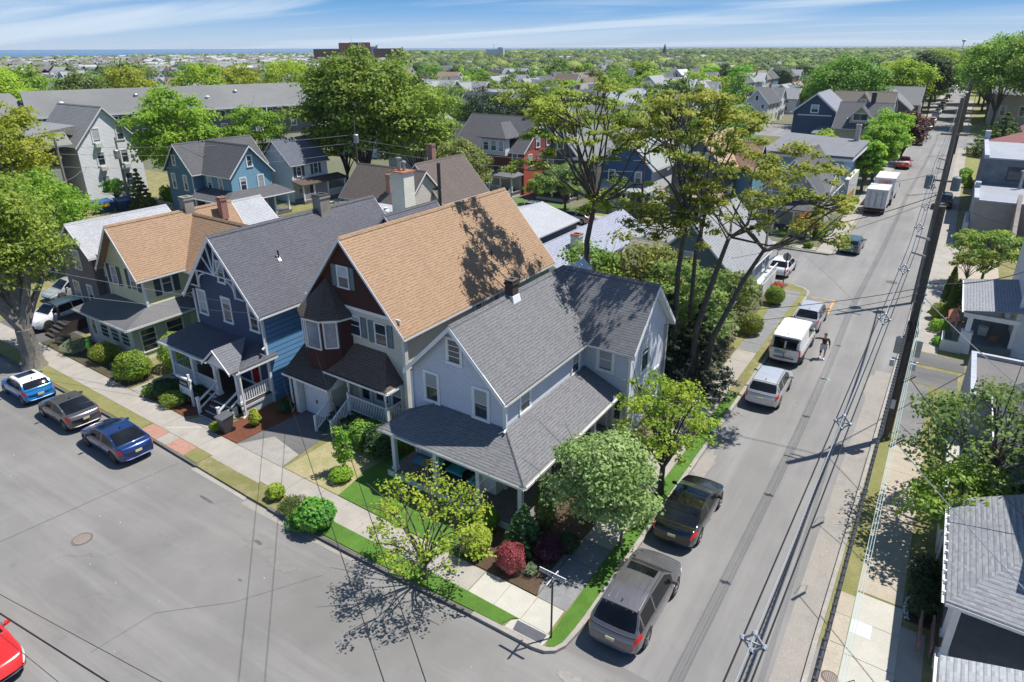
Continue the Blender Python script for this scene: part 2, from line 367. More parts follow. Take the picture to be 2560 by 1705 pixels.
def ridgecap(m,a,b,w=.26,h=.035):
    a=Vector(a); b=Vector(b); d=(b-a).normalized(); n=max(1,int((b-a).length/.3)); r=d.cross(Vector((0,0,1))).normalized()
    for i in range(n):
        p=a.lerp(b,i/n); q=a.lerp(b,(i+1)/n)+d*.02; z=.012+.006*(i%2)
        m.solid([tuple(p-r*w/2+Vector((0,0,-w*.42))),tuple(q-r*w/2+Vector((0,0,-w*.42))),tuple(q+Vector((0,0,-.01))),tuple(p+Vector((0,0,-.01)))],
                [tuple(p-r*w/2+Vector((0,0,z-w*.40))),tuple(q-r*w/2+Vector((0,0,z-w*.40))),tuple(q+Vector((0,0,h+z))),tuple(p+Vector((0,0,h+z)))])
        m.solid([tuple(p+Vector((0,0,-.01))),tuple(q+Vector((0,0,-.01))),tuple(q+r*w/2+Vector((0,0,-w*.42))),tuple(p+r*w/2+Vector((0,0,-w*.42)))],
                [tuple(p+Vector((0,0,h+z))),tuple(q+Vector((0,0,h+z))),tuple(q+r*w/2+Vector((0,0,z-w*.40))),tuple(p+r*w/2+Vector((0,0,z-w*.40)))])
def gutter(par,a,b,mat=None,r=.06,name='gutter'):
    m=MB(); a=Vector(a); b=Vector(b); d=(b-a).normalized(); o=d.cross(Vector((0,0,1))).normalized()
    for s,t in (((-1,0),(-1,-.11)),((1,0),(1,-.11))):
        m.beam(a+o*r*s[0]+Vector((0,0,-.05)),b+o*r*s[0]+Vector((0,0,-.05)),.012,.10)
    m.beam(a+Vector((0,0,-.105)),b+Vector((0,0,-.105)),2*r+.012,.012)
    return m.build(name,mat or WHITE,par)
def downpipe(par,x,y,z0,z1,mat=None):
    m=MB(); m.box(x-.04,x+.04,y-.04,y+.04,z0+.12,z1); m.beam((x,y,z0+.14),(x+.05,y-.22,z0+.05),.08,.08)
    return m.build('downpipe',mat or WHITE,par)
def gable(par,x0,x1,y0,y1,ze,zr,axis='y',ov=.3,rk=.3,wall=None,roof=None,trim=None,zb=.1,t=.13,caps=True,fascia=.18,gut=True,xr=None,walls=True):
    """gabled block. ze: wall height at the eave walls, zr: outer ridge height"""
    trim=trim or WHITE
    if axis=='y':
        c=(x0+x1)/2 if xr is None else xr; P=lambda u,v,z:(u,v,z); u0,u1,v0,v1=x0,x1,y0,y1
    else:
        c=(y0+y1)/2 if xr is None else xr; P=lambda u,v,z:(v,u,z); u0,u1,v0,v1=y0,y1,x0,x1
    tv=t*1.3
    sl0=(zr-tv-ze)/(c-u0); sl1=(zr-tv-ze)/(u1-c)
    if wall is not None and walls:
        m=MB(); prof=[(u0,zb),(u1,zb),(u1,ze),(c,zr-tv-.01),(u0,ze)]
        a=[P(u,v0,z) for u,z in prof]; b=[P(u,v1,z) for u,z in prof]
        if axis=='y': m.solid(b,a)
        else: m.solid(a,b)
        m.build('wall',wall,par)
    e0=ze+tv-sl0*ov; e1=ze+tv-sl1*ov
    r=MB()
    r.slab([P(u0-ov,v0-rk,e0),P(c,v0-rk,zr),P(c,v1+rk,zr),P(u0-ov,v1+rk,e0)],t)
    r.slab([P(c,v0-rk,zr),P(u1+ov,v0-rk,e1),P(u1+ov,v1+rk,e1),P(c,v1+rk,zr)],t)
    if caps: ridgecap(r,P(c,v0-rk,zr),P(c,v1+rk,zr))
    r.build('roof',roof,par)
    for v in (v0-rk,v1+rk):
        f=MB(); s=-1 if v==v0-rk else 1
        for (ua,za),(ub,zb_) in (((u0-ov,e0),(c,zr)),((c,zr),(u1+ov,e1))):
            lo=-fascia-.02
            q=[P(ua,v-.015*s,za+lo),P(ub,v-.015*s,zb_+lo),P(ub,v-.015*s,zb_-.012),P(ua,v-.015*s,za-.012)]
            q2=[P(ua,v+.03*s,za+lo),P(ub,v+.03*s,zb_+lo),P(ub,v+.03*s,zb_-.012),P(ua,v+.03*s,za-.012)]
            f.solid(q,q2)
        f.build('fascia',trim,par)
    if gut:
        gutter(par,P(u0-ov-.05,v0-rk,e0-.02),P(u0-ov-.05,v1+rk,e0-.02),trim)
        gutter(par,P(u1+ov+.05,v0-rk,e1-.02),P(u1+ov+.05,v1+rk,e1-.02),trim)
    return e0,e1
def chimney(par,x,y,z0,z1,w=.6,d=None,mat=None,cap=None,flash=True):
    d=d or w; m=MB(); m.box(x-w/2,x+w/2,y-d/2,y+d/2,z0,z1)
    m.box(x-w/2-.05,x+w/2+.05,y-d/2-.05,y+d/2+.05,z1-.18,z1-.08)
    o=m.build('chimney',mat,par)
    c=MB(); c.box(x-w/2-.03,x+w/2+.03,y-d/2-.03,y-d/2+.12,z1+.001,z1+.06).box(x-w/2-.03,x+w/2+.03,y+d/2-.12,y+d/2+.03,z1+.001,z1+.06).box(x-w/2-.03,x-w/2+.12,y-d/2+.12,y+d/2-.12,z1+.001,z1+.06).box(x+w/2-.12,x+w/2+.03,y-d/2+.12,y+d/2-.12,z1+.001,z1+.06)
    c.build('cap',cap or mat,o)
    MB().box(x-w/2+.12,x+w/2-.12,y-d/2+.12,y+d/2-.12,z1-.02,z1+.012).build('flue',BLACK,o)
    return o
def steps(par,x0,x1,y0,y1,z1,n,zb=.1,tread=None,riser=None,axis='y',sgn=-1):
    """stairs descending towards y0 (axis y) ; n risers"""
    tm=MB(); rm=MB()
    for i in range(n):
        z=z1-(z1-zb)*i/n; f0=i/n; f1=(i+1)/n
        if axis=='y':
            ya=y1+(y0-y1)*f0; yb=y1+(y0-y1)*f1; rm.box(x0,x1,min(ya,yb)+.01,max(ya,yb),zb,z-.045-(z1-zb)/n*0); tm.box(x0-.02,x1+.02,min(ya,yb)-.02,max(ya,yb)-.021,z-.044,z)
        else:
            xa=x1+(x0-x1)*f0; xb=x1+(x0-x1)*f1; rm.box(min(xa,xb)+.01,max(xa,xb),y0,y1,zb,z-.045); tm.box(min(xa,xb)-.02,max(xa,xb)-.021,y0-.02,y1+.02,z-.044,z)
    rm.build('riser',riser or WHITE,par); tm.build('tread',tread or BLACK,par)
def text(par,s,size,loc,rot,mat,name='lettering',ext=.004,align='CENTER',skew=True,spacing=1.0):
    c=bpy.data.curves.new(name,'FONT'); c.body=s; c.size=size; c.extrude=ext; c.align_x=align; c.align_y='CENTER'; c.space_character=spacing
    t=bpy.data.objects.new(name,c); COL.objects.link(t); bpy.context.view_layer.update()
    dg=bpy.context.evaluated_depsgraph_get(); me=bpy.data.meshes.new_from_object(t.evaluated_get(dg)); bpy.data.objects.remove(t)
    o=bpy.data.objects.new(name,me); COL.objects.link(o); me.materials.clear(); me.materials.append(mat)
    L=Vector(S(*loc)) if skew else Vector(loc)
    if par is not None:
        o.parent=par; p=par
        while p is not None and skew: L=L-p.location; p=p.parent
    o.location=L; o.rotation_euler=rot
    return o
# ================================================================ NEAR HOUSES
DARKROOF=shingle('charcoal shingles',(.125,.127,.137),(.205,.206,.218),.14,.31,var=.1)
TANROOF=shingle('tan shingles',(.275,.175,.108),(.385,.262,.172),.15,.34,mortar=(.20,.12,.075),var=.1)
SLATEROOF=shingle('slate grey shingles',(.080,.083,.102),(.125,.128,.150),.15,.34)
BROWNROOF=shingle('brown shingles',(.075,.058,.05),(.135,.105,.085),.15,.3)
GREYROOF=shingle('pale grey shingles',(.33,.34,.36),(.44,.45,.48),.15,.32)
MIDROOF=shingle('mid grey shingles',(.16,.165,.18),(.235,.24,.26),.16,.34)
DECK=plain('grey deck boards',(.15,.135,.13),.7,.25,scale=5)
# ---- M : the pale blue-grey corner house with the wraparound porch
SID_M=siding('pale blue grey clapboard',(.585,.615,.70),.115)
H=empty('corner_house',(-8.9,11,0.1),'pale blue-grey two-storey corner house with charcoal shingle roof and wraparound porch','house')
m=MB()
sl=.973; ZR=7.87; XR=-8.9
def zsurf(x): return ZR-sl*abs(x-XR)
tv=.17
prof=[(-11.55,.1),(-6.17,.1),(-6.17,zsurf(-6.17)-tv),(XR,ZR-tv),(-11.55,zsurf(-11.55)-tv)]
m.solid([(x,18.3,z) for x,z in prof],[(x,5.8,z) for x,z in prof])
wp=[(13.35,.1),(18.35,.1),(18.35,5.12),(15.8,7.84-tv),(13.35,5.2)]
m.solid([(-8.0,y,z) for y,z in wp],[(-3.55,y,z) for y,z in wp])
m.build('wall',SID_M,H)
r=MB(); E0=zsurf(-5.95); LE=zsurf(-11.8)
r.slab([(-11.8,5.45,LE),(XR,5.45,ZR),(XR,15.8,ZR),(-11.8,18.65,LE)],.12)
r.slab([(XR,5.45,ZR),(-5.95,5.45,E0),(-5.95,13.05,E0),(XR,15.8,ZR)],.12)
r.slab([(-5.95,13.05,E0),(-3.22,13.05,5.03),(-3.22,15.8,7.84),(XR,15.8,ZR)],.12)
r.slab([(XR,15.8,ZR),(-3.22,15.8,7.84),(-3.22,18.65,5.03),(-11.8,18.65,LE)],.12)
ridgecap(r,(XR,5.45,ZR),(XR,15.8,ZR)); ridgecap(r,(XR,15.8,ZR),(-3.22,15.8,7.84))
r.build('roof',DARKROOF,H)
f=MB()
def rakeF(f,ya,yb,a,b,h=.2):
    f.solid([(a[0],ya,a[1]-h),(b[0],ya,b[1]-h),(b[0],ya,b[1]-.012),(a[0],ya,a[1]-.012)],[(a[0],yb,a[1]-h),(b[0],yb,b[1]-h),(b[0],yb,b[1]-.012),(a[0],yb,a[1]-.012)])
rakeF(f,5.42,5.47,(-11.82,LE),(XR,ZR),.26); rakeF(f,5.42,5.47,(XR,ZR),(-5.93,E0),.26)
for (ya,za),(yb,zb_) in (((13.03,5.03),(15.8,7.84)),((15.8,7.84),(18.67,5.03))):
    f.solid([(-3.24,ya,za-.26),(-3.24,yb,zb_-.26),(-3.24,yb,zb_-.012),(-3.24,ya,za-.012)],[(-3.19,ya,za-.26),(-3.19,yb,zb_-.26),(-3.19,yb,zb_-.012),(-3.19,ya,za-.012)])
    f.solid([(-3.54,ya,za-.30),(-3.54,yb,zb_-.30),(-3.54,yb,zb_-.17),(-3.54,ya,za-.17)],[(-3.25,ya,za-.30),(-3.25,yb,zb_-.30),(-3.25,yb,zb_-.17),(-3.25,ya,za-.17)])
f.box(-6.25,-6.10,5.72,5.86,.1,5.0).box(-11.62,-11.49,5.72,5.86,.1,4.95).box(-3.62,-3.49,13.28,13.41,.1,5.0).box(-3.62,-3.49,18.29,18.42,.1,5.0)
f.build('fascia',WHITE,H)
gutter(H,(-5.90,5.45,E0-.01),(-5.90,13.0,E0-.01),WHITE2); gutter(H,(-5.85,13.0,5.01),(-3.25,13.0,5.01),WHITE2)
downpipe(H,-6.02,5.66,3.55,4.95)
# pipes and meter cables on the wing gable
c=MB()
for yy,zt in ((17.9,4.9),(18.05,5.0),(18.2,4.7)): c.tube([(-3.5,yy,.3),(-3.5,yy,zt)],.025,5)
c.build('conduit',GALV,H)
o=chimney(H,XR+.05,10.45,7.3,8.55,.46,.52,bricks('sooty brick',(.035,.03,.03),(.075,.04,.035),(.06,.055,.05)),plain('clay cap',(.10,.08,.075),.8))
m=MB(); m.solid([(XR-.26,10.11,7.5),(XR+.42,10.11,7.38),(XR+.42,10.8,7.38),(XR-.26,10.8,7.5)],[(XR-.2,10.15,7.84),(XR+.31,10.15,7.84),(XR+.31,10.76,7.84),(XR-.2,10.76,7.84)]); m.build('flashing',WHITE,o)
window(H,'F',5.8,-10.85,-9.86,3.58,5.2,.14,blind=.5); window(H,'F',5.8,-7.97,-6.97,3.58,5.2,.14,blind=.48)
window(H,'F',5.8,-9.38,-8.44,5.9,7.2,.13,rows=4)
window(H,'R',-6.17,6.95,7.95,3.62,4.72,.13); window(H,'R',-6.17,11.9,12.85,3.5,4.74,.13)
window(H,'F',13.35,-5.45,-4.38,3.55,4.95,.17,blind=.95)
window(H,'R',-3.55,14.7,15.85,3.2,5.3,.13,blind=.4); window(H,'R',-3.55,14.4,15.3,.9,2.7,.12); window(H,'R',-3.55,16.6,17.5,.9,2.7,.12); window(H,'R',-6.17,8.6,9.6,.9,2.3,.12); window(H,'F',13.35,-4.4,-3.8,1.0,2.3,.1)
door(H,'F',13.35,-5.6,-4.75,.47,2.45,plain('white door',(.6,.61,.62)),WHITE,.5)
# porch
r=MB()
A1,A2=(-11.95,3.72,2.72),(-3.87,3.72,2.72)
r.slab([A1,A2,(-6.14,5.82,3.62),(-10.15,5.82,3.62)],.10)
r.slab([A1,(-10.15,5.82,3.62),(-11.95,5.82,2.74)],.10)
r.slab([A2,(-3.92,13.38,2.72),(-6.14,13.38,3.62),(-6.14,5.82,3.62)],.10)
ridgecap(r,(-3.87,3.72,2.72),(-6.16,5.80,3.62),.3); ridgecap(r,(-11.95,3.72,2.72),(-10.15,5.80,3.62),.3)
r.build('porch_roof',DARKROOF,H)
gutter(H,(-12.0,3.66,2.70),(-3.82,3.66,2.70),WHITE2); gutter(H,(-3.81,3.7,2.70),(-3.86,13.3,2.70),WHITE2)
m=MB(); m.box(-11.65,-4.08,4.0,4.2,2.38,2.6).box(-4.28,-4.08,4.2,13.3,2.38,2.6).box(-11.65,-11.47,4.2,5.78,2.38,2.6); m.build('porch_beam',WHITE,H)
m=MB(); m.box(-11.5,-4.3,4.22,5.78,2.44,2.47).box(-6.1,-4.3,5.78,13.3,2.44,2.47); m.build('porch_ceiling',WHITE2,H)
m=MB(); m.box(-11.75,-4.0,3.88,5.77,.12,.45).box(-6.13,-4.0,5.77,13.32,.12,.45); m.build('porch_floor',DECK,H)
m=MB(); m.box(-11.78,-3.97,3.83,3.879,.12,.42).box(-3.999,-3.95,3.83,13.34,.12,.42); m.build('skirting',WHITE2,H)
PW=plain('cool white porch paint',(.60,.64,.68),.5,.06)
for x in (-11.45,-8.87,-6.45,-4.25): post(H,x,4.1,.45,2.4,.2,PW)
for y in (6.3,8.5,10.75): post(H,-4.2,y,.45,2.4,.2,PW)
text(H,'1\n4\n8',.17,(-8.87,3.992,1.75),(PI/2,0,0),BLACK,'house_number')
door(H,'F',5.8,-11.3,-10.45,.46,2.4,plain('storm door',(.48,.52,.55),.4),WHITE,.7)
window(H,'F',5.8,-9.6,-8.5,.95,2.3,.1); window(H,'F',5.8,-7.9,-7.3,.95,2.3,.1)
m=MB(); m.box(-7.05,-6.25,5.15,5.79,.451,1.35); m.build('storage_cabinet',WHITE2,H)
TEAL=plain('teal cushion',(.015,.38,.40),.7,.08)
for x0,x1,y,lab in ((-9.95,-9.3,5.15,'dark bench with a teal cushion beside the rug on the corner house porch'),(-9.1,-8.0,4.95,'wide dark bench with a long teal cushion in the middle of the corner house porch'),(-7.75,-7.15,4.8,'narrow dark seat with a teal cushion beside the white cabinet on the corner house porch')):
    e=empty('bench',((x0+x1)/2,y,.452),lab,'bench','teal cushioned benches on the corner porch')
    m=MB(); m.box(x0,x0+.06,y,y+.62,.452,1.05).box(x1-.06,x1,y,y+.62,.452,1.05).box(x0+.06,x1-.06,y+.56,y+.62,.55,1.15).box(x0+.06,x1-.06,y+.02,y+.56,.72,.78); m.build('frame',BLACK,e)
    MB().box(x0+.07,x1-.07,y+.0,y+.55,.783,.9).build('cushion',TEAL,e)
m,nt,b=newmat('beach rug'); uv=N(nt,'ShaderNodeUVMap'); g=N(nt,'ShaderNodeNewGeometry')
vm=N(nt,'ShaderNodeVectorMath',operation='DISTANCE'); nt.links.new(g.outputs['Position'],vm.inputs[0]); vm.inputs[1].default_value=S(-10.55,5.3,.46)
rr=N(nt,'ShaderNodeMapRange'); rr.inputs['From Min'].default_value=.25; rr.inputs['From Max'].default_value=.36; nt.links.new(vm.outputs['Value'],rr.inputs['Value'])
nt.links.new(rgbmix(nt,rr.outputs[0],(.38,.34,.10),(.05,.30,.52)),b.inputs['Base Color']); b.inputs['Roughness'].default_value=.9; RUG=m
o=MB().box(-11.2,-10.25,4.95,5.55,.454,.468).build('porch_rug',RUG); tagk(o,'blue rug with a yellow sun on the porch deck of the pale blue corner house','rug')

# ---- T : tan roofed house with maroon gable and turret bay
SID_T=siding('cream clapboard',(.58,.56,.46),.12); MAROON=shingle('maroon shingle wall',(.052,.020,.018),(.075,.028,.025),.13,.25,var=.1)
SHUT=plain('blue grey shutters',(.115,.165,.19),.6,.08)
H=empty('tan_roofed_house',(-17.2,14,0.1),'cream house with large tan shingle roof, maroon gable and an eight-sided maroon bay','house')
gable(H,-20.75,-13.4,7.3,22.0,5.85,10.14,'y',.3,.3,SID_T,TANROOF,xr=-17.22)
m=MB(); m.fbox('F',7.3,-20.7,-13.5,6.3,6.48,.001,.06); m.build('trim_band',WHITE,H)
m=MB(); pr=[(-20.55,6.48),(-13.85,6.48),(-17.22,9.93)]; m.solid([(x,7.31,z) for x,z in pr],[(x,7.26,z) for x,z in pr]); m.build('gable_face',MAROON,H)
window(H,'F',7.26,-17.85,-16.95,7.4,8.6,.07,shut=SHUT,shw=.36)
window(H,'F',7.3,-17.35,-16.45,4.85,6.0,.06,shut=SHUT,shw=.38); window(H,'F',7.3,-15.45,-14.55,4.75,5.98,.06,shut=SHUT,shw=.38)
for y0,y1 in ((13.45,14.15),(15.3,16.0)): window(H,'R',-13.4,y0,y1,4.5,5.8,.06)
m=MB(); m.tube([(-13.33,19.3,3),(-13.33,19.3,5.8)],.035,6); m.box(-13.4,-13.2,7.1,7.35,.1,5.8); m.build('downpipe',WHITE2,H)
vent=MB(); vent.tube([(-14.6,16.9,7.0),(-14.6,16.9,7.55)],.05,8); vent.build('vent_pipe',BLACK,H)
m=MB(); m.solid([(-14.85,16.65,6.62+.38),(-14.35,16.65,6.62-.18),(-14.35,17.1,6.62-.18),(-14.85,17.1,6.62+.38)],[(-14.85,16.65,6.62+.42),(-14.35,16.65,6.62-.14),(-14.35,17.1,6.62-.14),(-14.85,17.1,6.62+.42)]); m.build('vent_flashing',WHITE,H)
# bay
cx,cy,rb=-18.7,7.2,1.55
oc=[(cx+rb*math.cos(math.radians(a)),cy+rb*math.sin(math.radians(a))*.82) for a in (180,225,270-6,315,360)]
oc=[(cx-1.75,7.3),(cx-1.45,6.4),(cx-.55,5.85),(cx+.6,5.95),(cx+1.35,6.6),(cx+1.55,7.3)]
m=MB(); m.prism(oc,3.05,5.95); m.build('bay',MAROON,H)
m=MB(); top=(cx-.05,7.25,7.75); o2=[((x-cx)*1.1+cx,(y-7.3)*1.14+7.3,5.97) for x,y in oc]
for a,b in zip(o2,o2[1:]): m.slab([a,b,top],.08)
m.build('bay_roof',BROWNROOF,H)
m=MB()
o3=[((x-cx)*1.06+cx,(y-7.3)*1.09+7.3) for x,y in oc]
for a,b in zip(o3,o3[1:]): m.beam((a[0],a[1],5.86),(b[0],b[1],5.86),.06,.16)
m.build('bay_trim',WHITE,H)
def slantwin(par,a,b,z0,z1,in0,in1,t=.07):
    a=Vector((a[0],a[1],0)); b=Vector((b[0],b[1],0)); d=(b-a); n=Vector((d.y,-d.x,0)).normalized(); pa=a+d*in0; pb=a+d*in1
    if (pa-Vector((cx,8.5,0))).dot(n)<0: n=-n
    k=MB(); off=n*.02
    for z in (z0,z1): k.beam(pa+off+Vector((0,0,z)),pb+off+Vector((0,0,z)),.06,t)
    for p in (pa,pb): k.beam(p+off+Vector((0,0,z0)),p+off+Vector((0,0,z1)),.07,t,up=(0,1,0))
    w_=k.build('window',WHITE,par)
    q=MB(); o_=n*.012
    q.solid([tuple(pa+Vector((0,0,z0))),tuple(pb+Vector((0,0,z0))),tuple(pb+Vector((0,0,z1))),tuple(pa+Vector((0,0,z1)))],[tuple(pa+o_+Vector((0,0,z0))),tuple(pb+o_+Vector((0,0,z0))),tuple(pb+o_+Vector((0,0,z1))),tuple(pa+o_+Vector((0,0,z1)))])
    q.build('pane',glassm('curtained glass',(.16,.18,.22),.12),w_)
slantwin(H,oc[1],oc[2],4.15,5.7,.10,.95); slantwin(H,oc[2],oc[3],4.2,5.75,.10,.92); slantwin(H,oc[3],oc[4],4.3,5.75,.15,.85)
# garage block
m=MB(); m.box(-20.25,-17.65,5.75,7.29,.1,2.5); m.build('garage',SID_T,H)
r=MB(); r.slab([(-20.95,5.25,2.45),(-17.25,5.25,2.45),(-17.25,7.3,3.75),(-20.95,7.3,3.75)],.1); r.build('garage_roof',BROWNROOF,H)
gutter(H,(-20.97,5.2,2.42),(-17.2,5.2,2.42)); downpipe(H,-20.55,5.35,.1,2.35)
m=MB(); m.solid([(-17.3,5.3,2.28),(-17.3,7.28,3.5),(-17.3,7.28,2.3)],[(-17.22,5.3,2.28),(-17.22,7.28,3.5),(-17.22,7.28,2.3)]); m.box(-20.25,-19.95,5.3,5.74,.1,2.3); m.build('garage_trim',WHITE2,H)
g=MB(); g.fbox('F',5.75,-19.85,-17.9,.12,2.15,.0,.03)
for z in (.62,1.12,1.62): g.fbox('F',5.75,-19.84,-17.91,z,z+.02,.028,.034)
g=g.build('garage_door',plain('white garage door',(.64,.66,.70),.5,.05),H); MB().fbox('F',5.75,-18.92,-18.84,.9,1.1,.03,.07).build('handle',BLACK,g)
m=MB(); m.box(-17.55,-17.35,5.62,5.74,1.0,1.5); m.box(-17.52,-17.4,5.6,5.62,1.55,1.8); m.build('electric_meter',GALV,H)
# porch of T
m=MB(); m.box(-17.2,-13.75,6.1,7.28,.1,.92); m.build('porch_base',SID_T,H)
GREEN=plain('dark green deck paint',(.035,.075,.06),.6,.12)
MB().box(-17.25,-13.7,6.05,7.285,.92,.96).build('porch_floor',GREEN,H)
r=MB(); r.slab([(-18.2,5.95,3.02),(-13.6,5.95,3.02),(-14.75,7.3,4.4),(-17.0,7.3,4.4)],.1); r.slab([(-13.6,5.95,3.02),(-13.6,7.5,3.02),(-14.75,7.5,4.4),(-14.75,7.3,4.4)],.1); r.slab([(-18.2,5.95,3.02),(-17.0,7.3,4.4),(-18.2,7.3,3.02)],.1)
r.build('porch_roof',shingle('weathered brown shingles',(.10,.075,.06),(.19,.135,.10),.15,.3),H)
gutter(H,(-18.22,5.9,3.0),(-13.55,5.9,3.0)); gutter(H,(-13.53,5.92,3.0),(-13.53,7.45,3.0))
m=MB(); m.box(-18.0,-13.72,6.08,6.2,2.72,2.9); m.build('porch_beam',WHITE,H)
for x in (-17.9,-16.75,-14.0): spost(H,x,6.25,.96 if x>-17.5 else .5,2.75)
rail(H,(-16.75,6.15,.96),(-13.85,6.15,.96),.95,.12,post=1); rail(H,(-13.82,6.2,.96),(-13.82,7.25,.96),.95,.12)
rail(H,(-17.75,4.55,.1),(-17.75,6.1,.9),.85,.12,post=1); rail(H,(-16.65,4.7,.1),(-16.65,6.1,.9),.85,.12,post=1)
steps(H,-17.7,-16.75,4.7,6.1,.95,5,tread=GREEN,riser=GREEN)
door(H,'F',7.3,-16.95,-16.15,.97,2.85,plain('white storm door',(.55,.56,.56),.4),WHITE,.8)
window(H,'F',7.3,-15.85,-14.75,1.35,2.75,.08); window(H,'F',7.3,-14.6,-13.75,1.35,2.75,.08)

# ---- N : navy house with bargeboard
SID_N=siding('dark navy clapboard',(.028,.058,.135),.12,.06,.6); SID_NS=siding('mid blue clapboard side',(.10,.235,.42),.30,.05,.10)
H=empty('navy_house',(-25.5,13,.1),'navy blue house with slate roof, white fretwork in the gable and a red front door','house')
e0,e1=gable(H,-28.75,-22.35,5.35,17.5,5.83,9.45,'y',.45,.45,SID_N,SLATEROOF,fascia=.26)
m=MB(); m.fbox('R',-22.35,5.36,17.4,.12,5.9,.0,.03); m.build('side_wall',SID_NS,H)
gable(H,-26.5,-20.3,17.0,22.0,5.3,8.6,'y',.3,.3,SID_NS,SLATEROOF)
# gable fretwork
f=MB(); Y=4.92
def fb(a,b,w=.09): f.beam((a[0],Y,a[1]),(b[0],Y,b[1]),.05,w,up=(0,1,0))
ax,az=-25.55,9.2
fb((ax-1.75,az-2.0+.05),(ax+1.75,az-2.0+.05),.12)
for dx in (-.85,-.3,.3,.85): fb((ax+dx*1.15,az-1.0 if abs(dx)>.5 else az-.35),(ax,az-2.0),.07)
for s in (-1,1):
    fb((ax+s*1.75,az-1.95),(ax+s*1.75,az-3.0),.12); fb((ax+s*2.55,az-2.95),(ax+s*1.75,az-2.95),.1)
    pts=[(ax+s*(1.75-.9*math.sin(t)),az-2.05-.75*(1-math.cos(t))*1.0) for t in np.linspace(0,PI/2,6)]
    pts=[(ax+s*(1.0+.72*math.cos(t)),az-2.75+.68*math.sin(t)) for t in np.linspace(0,PI/2,7)]
    for a,b in zip(pts,pts[1:]): fb(a,b,.09)
f.build('gable_fretwork',WHITE,H)
[MB().box(x-.07,x+.07,5.28,5.42,.1,5.75).build('corner_board',WHITE,H) for x in (-22.35,-28.75)]
downpipe(H,-22.2,5.2,3.5,5.8); downpipe(H,-22.15,3.3,.1,2.9)
window(H,'F',5.35,-25.9,-25.15,6.65,8.0,.11); window(H,'F',5.35,-28.45,-27.5,4.25,5.85,.12); window(H,'F',5.35,-26.0,-25.05,4.25,5.85,.12); window(H,'F',5.35,-23.5,-22.6,4.28,5.9,.12)
chimney(H,-25.5,13.2,8.9,10.3,.75,.8,plain('rendered chimney',(.26,.25,.22),.9,.2),plain('dark cap',(.07,.07,.07)))
m=MB(); m.tube([(-23.9,8.2,7.65),(-23.9,8.2,8.15)],.05,8); m.build('vent_pipe',BLACK,H)
m=MB(); m.solid([(-24.0,8.1,7.80),(-23.75,8.1,7.52),(-23.75,8.3,7.52),(-24.0,8.3,7.80)],[(-24.0,8.1,7.83),(-23.75,8.1,7.55),(-23.75,8.3,7.55),(-24.0,8.3,7.83)]); m.build('vent_flashing',WHITE,H)
# porch
r=MB(); r.slab([(-29.8,3.1,2.92),(-22.15,3.1,2.92),(-22.85,5.36,3.62),(-28.9,5.36,3.62)],.1); r.slab([(-22.15,3.1,2.92),(-22.15,5.9,2.92),(-22.85,5.9,3.62),(-22.85,5.36,3.62)],.1)
r.slab([(-29.8,3.1,2.92),(-28.9,5.36,3.62),(-29.8,5.36,2.92)],.1); r.build('porch_roof',SLATEROOF,H)
r=MB(); pk=(-23.45,2.75,4.05); 
r.slab([(-24.75,2.75,3.0),pk,(-23.45,4.9,4.05),(-24.75,3.3,3.0)],.08); r.slab([pk,(-22.15,2.75,2.98),(-22.15,3.3,2.98),(-23.45,4.9,4.05)],.08); r.build('entry_gable_roof',shingle('light slate shingles',(.13,.135,.155),(.19,.195,.215),.15,.34),H)
m=MB(); m.solid([(-24.6,2.98,2.95),(-22.3,2.98,2.95),(-23.45,2.98,3.9)],[(-24.6,2.93,2.95),(-22.3,2.93,2.95),(-23.45,2.93,3.9)]); rakeF(m,2.70,2.74,(-24.75,3.0),(-23.45,4.05),.14); rakeF(m,2.70,2.74,(-23.45,4.05),(-22.15,2.98),.14); m.build('entry_gable',WHITE,H)
gutter(H,(-29.85,3.04,2.9),(-24.8,3.04,2.9)); gutter(H,(-22.1,3.1,2.9),(-22.1,5.85,2.9))
m=MB(); m.box(-29.4,-22.4,3.4,3.55,2.6,2.82).box(-22.5,-22.36,3.55,5.8,2.6,2.82); m.build('porch_beam',WHITE,H)
DK=plain('dark brown deck',(.045,.035,.032),.7,.15)
MB().box(-29.3,-22.35,3.2,5.34,.70,.76).build('porch_floor',DK,H)
m=MB(); m.box(-29.3,-24.6,3.26,3.34,.12,.70).box(-22.48,-22.37,3.3,5.34,.12,.70).box(-29.3,-24.6,3.2,3.25,.58,.69).box(-22.36,-22.31,3.2,5.6,.55,.69); m.build('skirting',plain('pale lattice',(.50,.52,.56),.6,.12),H)
for x in (-29.1,-26.9,-24.65,-22.6): post(H,x,3.42,.76,2.65,.24)
post(H,-22.5,5.6,.76,2.65,.16)
rail(H,(-28.95,3.4,.76),(-27.05,3.4,.76),.8,.13,th=.05); rail(H,(-26.75,3.4,.76),(-24.8,3.4,.76),.8,.13,th=.05); rail(H,(-22.5,3.55,.76),(-22.5,5.5,.76),.8,.15,th=.06); rail(H,(-29.15,3.6,.76),(-29.15,5.2,.76),.8,.14)
fm=MB()
for x in (-29.1,-26.9,-24.65,-22.6):
    for s in (-1,1):
        for k in range(3): fm.box(x+s*(.13+.09*k),x+s*(.2+.09*k),3.38,3.44,2.60-.04-.09*(3-k),2.60-.0)
fm.build('porch_brackets',WHITE,H)
steps(H,-24.5,-22.75,1.95,3.2,.74,4,tread=DK,riser=WHITE)
for x in (-24.6,-22.65):
    mm=MB(); mm.box(x-.07,x+.07,1.93,2.07,.1,1.15).box(x-.09,x+.09,1.91,2.09,1.15,1.2); mm.beam((x,2.05,.95),(x,3.35,1.55),.07,.09); mm.beam((x,2.05,.5),(x,3.35,1.1),.06,.08); mm.build('stair_rail',WHITE,H)
